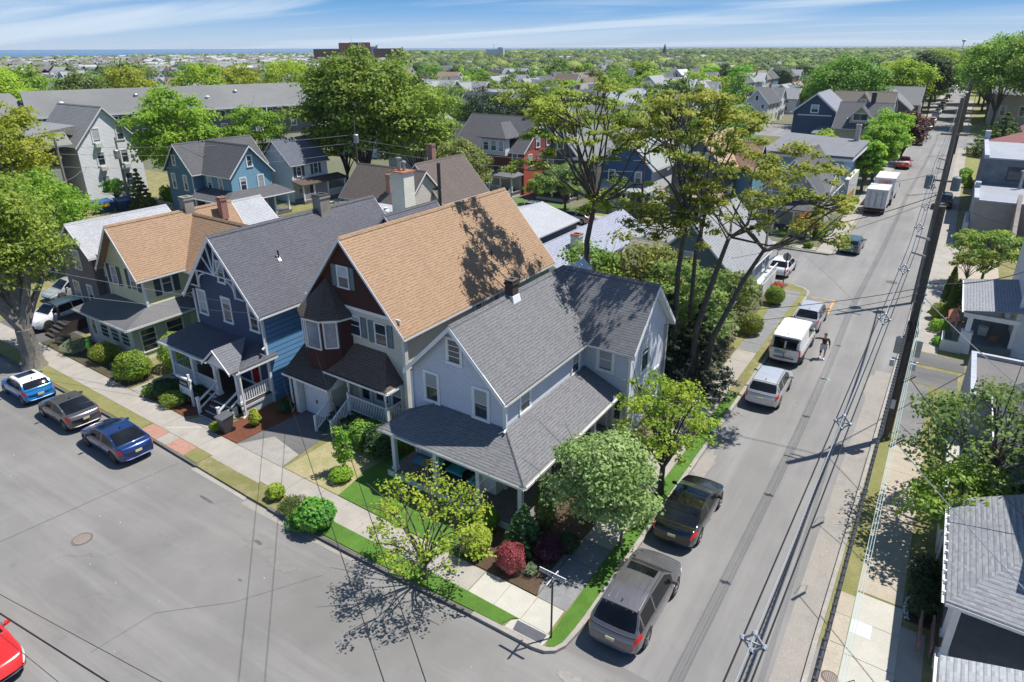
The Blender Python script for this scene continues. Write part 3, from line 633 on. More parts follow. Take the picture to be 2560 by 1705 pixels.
door(H,'F',5.35,-24.05,-23.3,.77,2.55,plain('red door',(.36,.012,.015),.35,.05),WHITE,.35)
text(H,'1\n4\n4',.16,(-24.65,3.292,1.9),(PI/2,0,0),BLACK,'house_number')
m=MB(); m.box(-28.7,-22.4,5.30,5.345,.76,.9); m.build('base_board',WHITE,H)

# ---- Y : pale yellow house with sun porch
SID_Y=siding('pale yellow clapboard',(.68,.66,.43),.16); SHD=plain('dark slate shutters',(.045,.07,.085),.6,.08)
PORCHY=plain('grey green porch trim',(.30,.36,.33),.6,.08); FLATR=patchy('grey flat roofing',((.13,.13,.14),(.17,.17,.175),(.15,.15,.16)),(.3,1.5,12),.75)
H=empty('yellow_house',(-36.8,10,.1),'pale yellow house with tan roof, dark shutters and an enclosed front porch','house')
gable(H,-39.1,-34.55,5.2,13.5,5.62,8.5,'y',.4,.55,SID_Y,TANROOF,fascia=.24)
gable(H,-36.8,-30.2,8.3,13.2,5.4,8.2,'x',.35,.3,SID_Y,TANROOF)
gable(H,-34.2,-33.0,9.9,12.2,6.6,8.0,'x',.2,.2,SID_Y,TANROOF,gut=False)
[MB().box(x-.07,x+.07,5.13,5.27,2.9,5.6).build('corner_board',WHITE,H) for x in (-34.55,-39.1)]
window(H,'F',5.2,-38.6,-37.75,4.22,5.55,.09,shut=SHD,shw=.4); window(H,'F',5.2,-36.15,-35.3,4.25,5.6,.09,shut=SHD,shw=.4)
window(H,'R',-34.55,6.35,7.2,3.85,5.3,.09,shut=SHD,shw=.42); window(H,'F',8.3,-33.3,-32.4,3.9,5.3,.09)
chimney(H,-36.9,10.6,7.9,9.3,.65,.7,plain('cement chimney',(.30,.28,.25),.9,.2)); chimney(H,-36.0,12.8,7.5,9.0,.5,.5,bricks('red brick',(.25,.09,.065),(.33,.13,.09)))
r=MB(); r.slab([(-40.6,3.05,2.70),(-33.55,3.05,2.70),(-34.55,5.2,3.4),(-39.5,5.2,3.4)],.1); r.slab([(-33.55,3.05,2.70),(-33.55,9.0,2.70),(-34.55,9.0,3.4),(-34.55,5.2,3.4)],.1); r.slab([(-40.6,3.05,2.7),(-39.5,5.2,3.4),(-40.6,5.2,2.7)],.1)
r.build('porch_roof',FLATR,H)
gutter(H,(-40.65,2.98,2.68),(-33.5,2.98,2.68),WHITE2); gutter(H,(-33.48,3.0,2.68),(-33.48,8.9,2.68),WHITE2)
m=MB(); m.box(-40.2,-34.0,3.62,5.19,.1,2.58).box(-34.54,-34.0,5.19,8.3,.1,2.58); m.build('porch_wall',siding('pale yellow porch wall',(.56,.57,.40),.16),H)
m=MB(); m.box(-40.25,-33.95,3.56,3.61,2.3,2.56).box(-40.25,-39.95,3.56,3.61,.1,2.3).box(-34.15,-33.95,3.56,3.61,.1,2.3).box(-33.99,-33.94,3.6,8.2,2.3,2.56).box(-33.99,-33.94,3.6,3.95,.1,2.3).box(-33.99,-33.94,5.15,5.75,.1,2.3).box(-33.99,-33.94,7.1,7.6,.1,2.3); m.build('porch_trim',PORCHY,H)
door(H,'F',3.62,-39.75,-39.0,.3,2.15,WHITE2,WHITE,.6)
for a in (-38.5,-37.1,-35.75): window(H,'F',3.62,a,a+1.15,.98,2.25,.07,rows=4,mat=WHITE2)
window(H,'R',-34.0,4.0,5.1,.65,2.25,.06,rows=4,mat=WHITE2); window(H,'R',-34.0,5.8,7.05,.75,2.25,.06,rows=3,mat=WHITE2)
# ---- G : brown-grey house
SID_G=plain('taupe stucco',(.175,.150,.145),.9,.08)
H=empty('taupe_house',(-44.4,12,.1),'taupe stucco house with pale grey roof and narrow white windows behind the street tree','house')
gable(H,-46.9,-42.2,5.6,13.0,5.3,7.4,'y',.2,.2,SID_G,GREYROOF)
gable(H,-44.0,-39.4,13.0,20,5.3,7.3,'y',.2,.2,SID_G,GREYROOF)
m=MB(); m.box(-42.2,-40.6,6.2,13,.1,5.2); m.build('side_wing',SID_G,H); roofpl(H,[[(-42.3,6.0,5.5),(-40.4,6.0,5.2),(-40.4,13.1,5.2),(-42.3,13.1,5.5)]],GREYROOF)
for a0,a1,z0,z1 in ((-44.85,-43.85,4.05,5.55),(-46.1,-45.1,1.5,3.0),(-43.95,-43.1,1.6,3.05)): window(H,'F',5.6,a0,a1,z0,z1,.1)
window(H,'F',6.2,-41.8,-41.0,3.9,5.1,.1); window(H,'F',5.6,-44.7,-44.1,6.0,6.8,.1,rows=1)
m=MB(); m.box(-46.9,-43.2,3.4,5.6,.1,.9); m.build('front_deck',DK,H); rail(H,(-46.8,3.5,.9),(-44.4,3.5,.9),.9,.14,plain('dark rail',(.10,.09,.08)))
steps(H,-44.3,-43.0,2.2,3.4,.85,4,tread=DK,riser=DK)
# ================================================================ BUILDINGS BEHIND THE ROW
WCL=siding('white clapboard',(.66,.68,.72),.16); BLUECL=siding('steel blue clapboard',(.085,.185,.27),.16); BLUELT=siding('light steel blue shingles',(.16,.31,.42),.2)
ASPHG=shingle('old grey shingles',(.20,.205,.21),(.27,.275,.275),.2,.5); DKR=shingle('dark grey shingles far',(.075,.08,.09),(.12,.125,.135),.2,.4)
BRK=bricks('chimney brick',(.24,.085,.06),(.34,.14,.10))
def wins(H,face,pl,lst,z0,z1,**k):
    for a0,a1 in lst: window(H,face,pl,a0,a1,z0,z1,**k)
def simple_porch(H,x0,x1,y0,y1,zf,ze,zt,roof,side='F',posts=4,rails=True,floor=None,t=.1,steps_at=None):
    """porch in front (towards -y)"""
    MB().box(x0,x1,y0,y1-.01,zf-.12,zf).build('porch_floor',floor or DECK,H)
    MB().box(x0+.1,x1-.1,y0+.1,y1-.02,.1,zf-.12).build('skirting',WHITE2,H)
    o=.3; roofpl(H,[[(x0-o,y0-o,ze),(x1+o,y0-o,ze),(x1-.5,y1,zt),(x0+.5,y1,zt)],[(x0-o,y0-o,ze),(x0+.5,y1,zt),(x0-o,y1,ze)],[(x1+o,y0-o,ze),(x1+o,y1,ze),(x1-.5,y1,zt)]],roof,t,'porch_roof')
    m=MB(); m.box(x0+.05,x1-.05,y0+.05,y0+.2,ze-.32,ze-.12).box(x0+.05,x0+.2,y0+.2,y1-.02,ze-.32,ze-.12).box(x1-.2,x1-.05,y0+.2,y1-.02,ze-.32,ze-.12); m.build('porch_beam',WHITE,H)
    xs=[x0+.12+(x1-x0-.24)*i/(posts-1) for i in range(posts)]
    for x in xs: post(H,x,y0+.12,zf,ze-.3,.16)
    if rails:
        for i,(a,b) in enumerate(zip(xs,xs[1:])):
            if steps_at==i: steps(H,a+.1,b-.1,y0-1.1,y0,zf-.02,4,tread=plain('dark tread',(.06,.06,.06)),riser=WHITE); rail(H,(a+.1,y0-1.1,.15),(a+.1,y0,zf),.8,.13); rail(H,(b-.1,y0-1.1,.15),(b-.1,y0,zf),.8,.13)
            else: rail(H,(a+.1,y0+.12,zf),(b-.1,y0+.12,zf),.75,.14)
# W : tall white apartment house and the long wing behind
H=empty('apartment_house',(-84,30,0.1),'tall white clapboard apartment house with steep gable end beside the big maple','house')
gable(H,-96,-84.6,24.7,32.7,7.7,12.15,'x',.3,.3,WCL,ASPHG,gut=False)
for y0,z0 in ((26.8,7.9),(29.9,7.9),(26.8,5.0),(29.9,5.0),(26.8,2.0),(29.9,2.0)): 
    window(H,'R',-84.6,y0,y0+1.1,z0,z0+1.8,.14)
for y0,z0 in ((26.75,7.35),(26.8,4.45),(29.9,4.45)):
    MB().box(-84.55,-84.15,y0+.2,y0+1.0,z0,z0+.5).build('air_conditioner',WHITE2,H)
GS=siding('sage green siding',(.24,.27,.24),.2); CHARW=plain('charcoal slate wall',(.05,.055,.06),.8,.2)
m=MB(); m.box(-96,-85.2,18.5,22.6,.1,5.2); m.build('annex_wall',GS,H); m=MB(); m.box(-96,-85.6,18.0,22.6,5.2,8.0); m.build('annex_upper_wall',CHARW,H)
roofpl(H,[[(-97,17.4,8.0),(-84.9,17.4,8.0),(-86.5,21.0,9.4),(-97,21.0,9.4)],[(-84.9,17.4,8.0),(-84.9,24.5,8.0),(-86.5,24.5,9.4),(-86.5,21.0,9.4)],[(-97,21.0,9.4),(-86.5,21.0,9.4),(-86.5,26,10),(-97,26,10)]],ASPHG,.2,'annex_roof')
wins(H,'F',18.0,[(-94,-93),(-91,-90),(-88.5,-87.6)],5.6,7.6); wins(H,'F',18.5,[(-93,-92),(-88.6,-87.8)],2.2,4.2)
# long apartment block
H=empty('apartment_block',(-150,90,0.1),'long grey-roofed apartment block with white balconies behind the maples','building')
SLW=plain('slate hung wall',(.11,.115,.125),.85,.15); 
def long_block(H,p0,p1,wd,ze,zr):
    a=Vector((p0[0],p0[1],0)); b=Vector((p1[0],p1[1],0)); d=(b-a).normalized(); n=Vector((d.y,-d.x,0))  # n towards camera side
    q=lambda t,s,z: tuple(a+d*t+n*s+Vector((0,0,z)))
    L=(b-a).length; m=MB(); m.solid([q(0,0,.1),q(L,0,.1),q(L,-wd,.1),q(0,-wd,.1)][::1],[q(0,0,ze),q(L,0,ze),q(L,-wd,ze),q(0,-wd,ze)]); 
    m.solid([q(0.01,0,ze),q(0.01,-wd/2,zr-.3),q(0.01,-wd,ze)],[q(L-.01,0,ze),q(L-.01,-wd/2,zr-.3),q(L-.01,-wd,ze)]); m.build('wall',SLW,H)
    r=MB(); r.slab([q(-.5,.8,ze-.2),q(L+.5,.8,ze-.2),q(L+.5,-wd/2,zr),q(-.5,-wd/2,zr)],.25); r.slab([q(-.5,-wd/2,zr),q(L+.5,-wd/2,zr),q(L+.5,-wd-.8,ze-.2),q(-.5,-wd-.8,ze-.2)],.25); r.build('roof',ROOFL,H)
    m=MB(); m.beam(q(-.5,.86,ze-.3),q(L+.5,.86,ze-.3),.12,.35); m.build('gutter',WHITE,H)
    k=0; t=3
    while t<L-5:
        for z in (ze-2.2,ze-5.0):
            m=MB(); m.solid([q(t,.01,z),q(t+1.5,.01,z),q(t+1.5,.08,z),q(t,.08,z)],[q(t,.01,z+1.5),q(t+1.5,.01,z+1.5),q(t+1.5,.08,z+1.5),q(t,.08,z+1.5)]); w_=m.build('window',WHITE,H)
            m=MB(); m.solid([q(t+.15,.05,z+.15),q(t+1.35,.05,z+.15),q(t+1.35,.10,z+.15),q(t+.15,.10,z+.15)],[q(t+.15,.05,z+1.35),q(t+1.35,.05,z+1.35),q(t+1.35,.10,z+1.35),q(t+.15,.10,z+1.35)]); m.build('pane',GLASS,w_)
        if k%3==1:
            m=MB(); 
            for z in (ze-2.7,ze-5.6):
                m.solid([q(t+2,.0,z),q(t+5,.0,z),q(t+5,1.5,z),q(t+2,1.5,z)],[q(t+2,.0,z+.15),q(t+5,.0,z+.15),q(t+5,1.5,z+.15),q(t+2,1.5,z+.15)])
                for i in range(16): m.beam(q(t+2+i*.2,1.45,z+.15),q(t+2+i*.2,1.45,z+1.1),.05,.05,up=(0,1,0))
                m.beam(q(t+2,1.45,z+1.12),q(t+5,1.45,z+1.12),.08,.08)
            for s in (2,5): m.beam(q(t+s,1.45,.1),q(t+s,1.45,ze-.3),.16,.16,up=(0,1,0))
            m.build('balcony',WHITE,H)
        t+=5.5; k+=1
    for i in range(int(L/12)):
        m=MB(); tt=6+i*12+(i%3)*2.5; ss=-wd*.2-(i%2)*2.2; z=ze-.2+(zr-ze+.2)*(.8-ss)/(wd/2+.8); c_=q(tt,ss,z)
        m.lathe(c_,[(.45,-.2),(.45,.25),(.55,.3),(.35,.5),(.02,.55)],12); m.build('roof_vent',GALV if i%2 else WHITE2,H)
ROOFL=patchy('long grey shingle roof',((.17,.175,.175),(.22,.225,.22),(.19,.19,.19)),(.05,.5,6),.9)
long_block(H,(-146,44),(-126,100),20,6.8,11.0)
H=empty('apartment_block',(-165,50,0.1),'grey-roofed apartment wing at the left photo edge, in front of yellow-green trees','building')
long_block(H,(-152,2),(-150,46),22,6.8,10.5)
# B1 blue house
H=empty('blue_house',(-66,32,.1),'steel blue house with charcoal cross-gable roof and wraparound white porch','house')
CR=shingle('charcoal far shingles',(.085,.085,.095),(.12,.12,.13),.2,.4)
gable(H,-73.2,-67.6,29.6,40.0,5.4,8.5,'y',.35,.35,BLUECL,CR)
gable(H,-70.0,-62.0,30.9,36.6,5.4,8.5,'x',.35,.35,BLUELT,CR)
for face,pl,a0,a1,z0,z1 in (('F',29.6,-72.4,-71.5,3.1,5.0),('F',29.6,-69.9,-69.0,3.1,5.0),('F',29.6,-71.6,-70.8,5.9,7.2),('F',29.6,-71.2,-70.3,.5,2.3),('F',30.9,-66.9,-65.9,3.0,5.0),('F',30.9,-64.6,-63.7,3.0,5.0),('R',-62.0,32.0,33.0,3.3,5.0),('R',-62.0,34.5,35.5,3.3,5.0),('R',-62.0,33.3,34.2,6.0,7.4),('R',-62.0,34.6,35.6,.9,2.5)): window(H,face,pl,a0,a1,z0,z1,.14)
roofpl(H,[[(-67.6,28.6,2.75),(-60.0,28.6,2.75),(-62.0,30.9,3.6),(-67.6,30.9,3.6)],[(-60.0,28.6,2.75),(-60.0,38.2,2.75),(-62.0,37.0,3.6),(-62.0,30.9,3.6)]],CR,.12,'porch_roof')
MB().box(-67.4,-60.4,29.0,30.89,.1,.5).box(-61.99,-60.4,30.9,37.8,.1,.5).build('porch_floor',DECK,H)
for x,y in ((-67.2,29.2),(-65,29.2),(-62.8,29.2),(-60.6,29.2),(-60.6,31.5),(-60.6,33.6),(-60.6,35.6),(-60.6,37.6)): post(H,x,y,.5,2.62,.2)
rail(H,(-60.6,35.8,.5),(-60.6,37.4,.5),.8,.15); rail(H,(-60.6,29.4,.5),(-60.6,33.4,.5),.8,.15)
gutter(H,(-67.6,28.5,2.72),(-59.9,28.5,2.72)); gutter(H,(-59.9,28.6,2.72),(-59.9,38.2,2.72))
door(H,'R',-62.0,32.6,33.5,.5,2.5,BLACK); steps(H,-59.2,-60.4,33.7,35.3,.5,3,axis='x'); downpipe(H,-67.7,29.5,.1,5.2)
# B2 white house
H=empty('white_house',(-66.5,45,.1),'white house with slate roof half in tree shade, next to the steel blue house','house')
gable(H,-70.5,-64.4,41.6,47.8,5.0,7.9,'y',.3,.3,WCL,shingle('blue slate roof',(.09,.10,.13),(.13,.145,.18),.2,.4),trim=WHITE2)
gable(H,-74.5,-68,42.4,46.4,4.2,6.6,'x',.3,.3,WCL,ASPHG,trim=WHITE2)
wins(H,'R',-64.4,[(42.4,43.3),(45.3,46.2)],3.3,4.9,shut=SHD,shw=.4,trim=.1)
roofpl(H,[[(-64.4,41.3,3.0),(-62.2,41.3,2.6),(-62.2,49.6,2.6),(-64.4,49.6,3.0)]],BROWNROOF,.12,'porch_roof')
MB().box(-64.4,-62.4,41.6,49.3,.1,.5).build('porch_floor',DECK,H)
for y in (41.8,43.6,46,49.1): post(H,-62.6,y,.5,2.5,.16)
rail(H,(-62.6,46.2,.5),(-62.6,48.9,.5),.8,.14); rail(H,(-62.6,41.9,.5),(-62.6,43.5,.5),.8,.14); door(H,'R',-64.4,44.3,45.2,.5,2.4,plain('brown door',(.09,.04,.03))); window(H,'R',-64.4,42.4,43.2,1.1,2.4,.1)
# C brown-roofed cottage
BEIGE=siding('beige clapboard',(.50,.47,.42),.14)
H=empty('brown_roofed_cottage',(-42,42,.1),'beige cottage with dark brown shingle roofs and a tall cream boxed chimney','house')
BR2=shingle('brown grey shingles',(.10,.08,.072),(.165,.135,.12),.16,.34)
gable(H,-50.2,-40.2,37.4,43.6,3.5,6.6,'x',.4,.3,BEIGE,BR2,fascia=.2)
gable(H,-46.0,-39.2,42.0,50.5,3.3,7.0,'y',.5,.3,BEIGE,BR2,fascia=.2)
m=MB(); m.box(-46.5,-40.4,33.9,37.4,.1,2.9); m.build('rear_wall',BEIGE,H)
FR=patchy('white roll roofing',((.42,.44,.47),(.34,.36,.39),(.40,.40,.42)),(.4,2,10),.7)
roofpl(H,[[(-46.8,33.6,3.0),(-40.2,33.6,3.0),(-40.2,37.3,3.35),(-46.8,37.3,3.35)]],FR,.15,'flat_roof')
m=MB(); m.box(-39.75,-37.9,34.6,36.2,.1,7.4); o=m.build('boxed_chimney',siding('cream boxed chimney',(.66,.63,.56),.18),H)
m=MB(); m.box(-39.9,-37.75,34.45,36.35,7.4,7.5); m.build('cap',plain('rusty cap',(.35,.13,.06),.8,.4),o)
m=MB(); m.tube([(-39.2,35.4,7.5),(-39.2,35.4,8.6)],.22,10); m.tube([(-38.5,35.4,7.5),(-38.5,35.4,8.2)],.17,10); m.lathe((-39.2,35.4,8.6),[(.32,0),(.32,.12),(.05,.2)],10); m.lathe((-38.5,35.4,8.25),[(.27,0),(.24,.18),(.05,.25)],10); m.build('flue',GALV,o)
m=MB(); m.tube([(-38.2,40.6,.1),(-38.2,40.6,7.6)],.2,10); m.build('steel_flue',plain('black steel pipe',(.03,.03,.035),.5,.1),H)
chimney(H,-43.5,38.3,4.0,6.2,.55,.55,BRK); chimney(H,-43.3,45.6,6.0,8.6,.7,.7,BRK)
window(H,'R',-39.2,45.3,46.3,1.6,3.0,.1); window(H,'R',-40.4,34.5,35.6,1.2,2.5,.1)
# small pale roofed sheds and garages
def shed(label,x0,x1,y0,y1,ze,zr,axis,wall,roof,cat='shed',ov=.25,name='shed',trim=None):
    H=empty(name,((x0+x1)/2,(y0+y1)/2,.1),label,cat); gable(H,x0,x1,y0,y1,ze,zr,axis,ov,.2,wall,roof,trim=trim,gut=False); return H
PALEW=shingle('weathered pale roof',(.30,.32,.31),(.38,.40,.38),.18,.35)
h_=shed('low shed with pale green-grey roof and blue gable behind the navy house',-42.5,-35.5,26.5,33.5,2.6,4.6,'x',BLUECL,PALEW)
MB().lathe((-36.5,30.3,4.4),[(.3,0),(.3,.3),(.18,.45),(.22,.6)],10).build('vent',WHITE,h_)
h_=shed('garage with pale grey roof and navy wall behind the tan roofed house',-31.0,-22.6,34.6,43.5,2.9,4.3,'y',siding('dark blue garage wall',(.07,.11,.17),.15),GREYROOF,'garage',name='garage')
window(h_,'F',34.6,-24.6,-23.6,1.4,2.5,.1); window(h_,'R',-22.6,35.3,36.1,1.4,2.5,.1)
h_=shed('white garage with long blue-grey roof behind the corner house',-20.6,-15.0,27.5,43.5,2.9,4.7,'y',plain('white stucco garage',(.58,.58,.58),.9,.06),shingle('blue grey shingles',(.26,.28,.35),(.34,.36,.44),.18,.35),'garage',name='garage')
chimney(h_,-16.3,31.5,3.4,5.1,.75,.75,plain('block chimney',(.50,.49,.45),.9),plain('rust cap',(.35,.13,.07),.8,.3))
h_=shed('small shed with weathered striped roof under the tall trees',-12.9,-7.6,32.2,38.4,2.8,4.5,'x',BEIGE,shingle('weathered striped shingles',(.20,.185,.165),(.27,.25,.22),.34,.5))
# gray house at the lane corner
H=empty('lane_corner_house',(-7,39,.1),'low house with pale grey gable roof and blue side wall at the lane corner','house')
gable(H,-10.8,-3.75,33.0,44.0,3.3,6.9,'y',.3,.3,siding('blue grey lane wall',(.14,.20,.25),.14),shingle('pale slate shingles',(.24,.25,.26),(.31,.32,.335),.18,.35))
window(H,'R',-3.75,41.5,42.4,1.5,2.8,.1); window(H,'R',-3.75,38.2,39.1,1.5,2.8,.1); window(H,'F',33.0,-8,-7,3.4,4.8,.1)
m=MB(); m.box(-3.75,-3.0,39.5,44.0,.1,1.1); m.build('side_wall_low',WHITE2,H); rail(H,(-3.0,39.6,1.1),(-3.0,44.0,1.1),.7,.3)
m=MB(); m.tube([(-3.7,43.6,2.0),(-3.1,43.9,2.5),(-3.1,43.9,3.1)],.04,6); m.lathe((-3.05,43.85,3.3),[(.38,.0),(.3,-.08),(.05,-.14)],14,'y'); m.build('satellite_dish',plain('grey dish',(.20,.21,.22),.5),H)
# red house
H=empty('red_house',(-49,66,.1),'red shingle house with charcoal roof and white porch across the back street','house')
REDS=siding('shade darkened red shingles',(.20,.052,.042),.2,.08); REDL=siding('sunlit red clapboard',(.36,.085,.06),.2,.08)  # one red, darkened for the shaded front and lightened for the sunlit side
gable(H,-53.5,-41.3,62.8,73.2,5.8,9.9,'x',.3,.3,REDS,CR)
m=MB(); m.fbox('R',-41.3,62.85,73.15,.12,5.8,0,.04); m.build('side_wall',REDL,H)
m=MB(); m.solid([(-41.3,65,7.4),(-41.3,71,7.4),(-41.3,68,9.4)],[(-41.23,65,7.4),(-41.23,71,7.4),(-41.23,68,9.4)]); m.build('gable_face',siding('pale blue gable',(.42,.52,.62),.16),H)
wins(H,'R',-41.25,[(66.0,67.1),(68.9,70)],6.0,7.6,trim=.13); wins(H,'R',-41.25,[(64.0,65.0),(69.7,70.7)],3.7,5.4,trim=.13)
m=MB(); m.box(-47.6,-43.6,61.7,62.8,5.3,7.6); m.build('bay',siding('bay clapboard',(.55,.57,.6),.16),H)
roofpl(H,[[(-48,61.3,7.6),(-43.2,61.3,7.6),(-45.6,63.6,9.4)],[(-43.2,61.3,7.6),(-43.2,65,7.6),(-45.6,66,9.4),(-45.6,63.6,9.4)],[(-48,61.3,7.6),(-45.6,63.6,9.4),(-45.6,66,9.4),(-48,65,7.6)]],CR,.12)
wins(H,'F',61.7,[(-47.4,-46.3),(-46.1,-45.0),(-44.8,-43.8)],5.8,7.3,trim=.12); wins(H,'F',62.8,[(-43.2,-42.2)],3.9,5.6,trim=.13); wins(H,'F',62.8,[(-49.8,-48.9)],3.9,5.6,trim=.13)
simple_porch(H,-47.4,-41.5,60.2,62.8,.8,2.9,3.5,FLATR,posts=4,steps_at=2); m=MB(); m.box(-47.2,-41.6,62.75,62.79,.8,2.7); m.build('porch_wall',WHITE2,H)
text(H,'108',.35,(-42.1,60.22,2.65),(PI/2,0,0),BLACK,'house_number')
chimney(H,-43.8,68.3,9.1,10.9,.6,.6,BRK); gable(H,-58,-53.5,64,72,5.0,8.6,'x',.3,.3,REDS,CR)
# green house
SAGE=siding('dark sage clapboard',(.115,.135,.115),.16)
H=empty('sage_house',(-37.5,66,.1),'dark sage green house with white windows between the red house and the tall tree','house')
gable(H,-39.0,-33.2,64,75,5.5,8.7,'y',.35,.35,SAGE,MIDROOF,trim=WHITE2)
roofpl(H,[[(-39.5,63.1,5.5),(-32.7,63.1,5.5),(-33.2,64,6.0),(-39,64,6.0)]],CR,.1,'pent_roof')
wins(H,'F',64,[(-38.2,-37.1),(-35.3,-34.2)],3.8,5.4,trim=.14); window(H,'F',64,-36.7,-35.6,6.5,7.8,.14); simple_porch(H,-38.9,-33.3,61.8,64,.6,2.7,3.2,CR,posts=3,rails=False)
# blue porch house
NB=siding('navy blue clapboard far',(.045,.105,.21),.16)
H=empty('blue_porch_house',(-26,66,.1),'navy and white house with arched white porch behind the tall tree','house')
gable(H,-29.2,-22.4,62.4,74,5.4,8.8,'y',.35,.35,NB,shingle('pale green grey shingles',(.27,.30,.30),(.34,.37,.365),.18,.35))
m=MB(); m.fbox('R',-22.4,62.45,73.9,.12,5.4,0,.04); m.build('side_wall',WCL,H)
simple_porch(H,-29.4,-22.2,60.2,62.4,.75,2.95,3.6,PALEW,posts=4,steps_at=0)
wins(H,'F',62.4,[(-26.2,-25.3),(-25.1,-24.2)],1.2,2.7,trim=.1); door(H,'F',62.4,-28.3,-27.4,.76,2.7,WHITE2); wins(H,'F',62.4,[(-28.2,-27.2),(-24.6,-23.6)],3.4,4.9,trim=.12)
ad=MB(); ad.box(-27.0,-26.3,60.5,60.9,.76,1.2).box(-27.0,-26.3,60.85,60.92,1.2,1.75); tagk(ad.build('porch_chair',WHITE),'white chair on the porch of the navy house behind the tall tree','chair')
# white turret house
H=empty('white_turret_house',(-64,71,.1),'white house with pyramid-roofed dormer beside the large maple','house')
gable(H,-70,-61.5,66,76,6.4,8.8,'y',.5,.4,siding('off white clapboard',(.60,.61,.60),.2),ASPHG)
m=MB(); m.box(-66.5,-64,64.8,68,6.6,8.6); m.build('dormer',WCL,H)
roofpl(H,[[(-66.9,64.4,8.6),(-63.6,64.4,8.6),(-65.2,66.4,10.3)],[(-63.6,64.4,8.6),(-63.6,68.4,8.6),(-65.2,66.4,10.3)],[(-66.9,64.4,8.6),(-65.2,66.4,10.3),(-66.9,68.4,8.6)],[(-63.6,68.4,8.6),(-66.9,68.4,8.6),(-65.2,66.4,10.3)]],ASPHG,.1,'dormer_roof')
wins(H,'F',64.8,[(-66.3,-65.35),(-65.15,-64.2)],7.0,8.3,trim=.12); wins(H,'F',66,[(-69,-68),(-66,-65),(-63.6,-62.6)],4.0,5.7,trim=.14); wins(H,'R',-61.5,[(67,68),(70,71),(73,74)],4.0,5.7,trim=.14); wins(H,'R',-64,[(65.3,66.2)],7.0,8.3,trim=.12)
# corner house of next block (double porch)
LSD=siding('stone grey siding',(.42,.40,.38),.15)
H=empty('double_porch_house',(-6,68,.1),'stone grey corner house with a balcony over its front porch, across the lane','house')
gable(H,-9.4,-3.2,63.2,75.5,4.1,7.9,'y',.45,.5,LSD,CR,fascia=.25); gable(H,-6.5,-2.9,66,72,4.3,6.6,'x',.3,.2,LSD,MIDROOF)
simple_porch(H,-9.3,-3.2,61.0,63.2,.7,2.95,3.7,CR,posts=4,steps_at=1)
rail(H,(-8.5,62.0,3.6),(-5.0,62.0,3.6),.85,.13); wins(H,'F',63.2,[(-8.4,-7.3),(-6.6,-5.5)],3.7,5.2,trim=.12); wins(H,'R',-3.2,[(70.5,71.2),(72.6,73.2)],1.4,2.6,trim=.1); wins(H,'F',63.2,[(-8.6,-7.6),(-5,-4)],1.1,2.6,trim=.12)
m=MB(); m.box(-3.16,-2.6,73.0,75.2,2.2,2.3); m.build('door_hood',MIDROOF,H)
# tan-roof house between
H=empty('tan_gable_house',(-17,70,.1),'house with peach-tan roof and white trimmed gable seen through the tall trees','house')
gable(H,-20.4,-13.8,64,76,5.6,9.2,'y',.35,.4,SAGE,shingle('peach shingles',(.38,.25,.17),(.50,.35,.24),.16,.34)); gable(H,-18,-11.8,68.5,74,5.4,8.2,'x',.3,.3,BLUELT,shingle('brown tan shingles',(.24,.15,.105),(.33,.21,.15),.16,.34))
wins(H,'F',64,[(-18.3,-17.2),(-17.0,-15.9)],6.0,7.6,trim=.14); wins(H,'F',64,[(-19.5,-18.4),(-16,-15)],3.0,4.8,trim=.14)
roofpl(H,[[(-21,61.2,2.9),(-13.2,61.2,2.9),(-13.8,64,3.7),(-20.4,64,3.7)]],shingle('peach shingles',(.38,.25,.17),(.50,.35,.24)),.12,'porch_roof')
MB().box(-20.6,-13.6,61.6,64,.1,.6).build('porch_floor',DECK,H)
for x in (-20.4,-18,-15.8,-13.8): post(H,x,61.75,.6,2.75,.16)
# light blue tall building
LB=siding('light blue siding',(.30,.50,.66),.15)
H=empty('light_blue_building',(-7,86,.1),'tall light blue building with flat-pitched grey roof and wooden fence across the lane','building')
m=MB(); m.box(-12.5,-3.4,77.6,91.5,.1,6.25); m.build('wall',LB,H); m=MB(); m.box(-12.6,-3.35,77.55,77.6,.1,2.9); m.build('lower_wall',plain('stained concrete wall',(.40,.42,.45),.9,.15),H)
roofpl(H,[[(-13.2,76.9,6.6),(-2.3,76.9,6.6),(-2.3,92,6.9),(-13.2,92,7.4)]],MIDROOF,.3); m=MB(); m.box(-2.5,-2.3,77.1,92,6.0,6.29).box(-13,-2.3,76.9,77.099,6.0,6.29); m.build('fascia',WHITE,H)
m=MB(); m.box(-3.39,-2.5,79,88,.1,3.6); m.build('side_lean_to',WHITE2,H)
chimney(H,-3.9,91.0,6.3,9.0,.6,.6,plain('chimney render',(.45,.40,.35)))
fe=empty('wooden_fence',(-2.8,78,.1),'tan wooden board fence at the foot of the light blue building','fence')
WF=plain('tan fence boards',(.40,.24,.10),.8,.2,scale=4); WF2=plain('grey brown fence boards',(.17,.13,.10),.8,.25,scale=4)
m=MB(); [m.box(-2.24,-2.2,77.0+i*.16,77.14+i*.16,.1,2.0) for i in range(40)]; m.build('fence_panel',WF,fe); m=MB(); [m.box(-5.2+i*.16,-5.06+i*.16,76.96,77.0,.1,1.9) for i in range(18)]; m.build('fence_panel',WF2,fe)
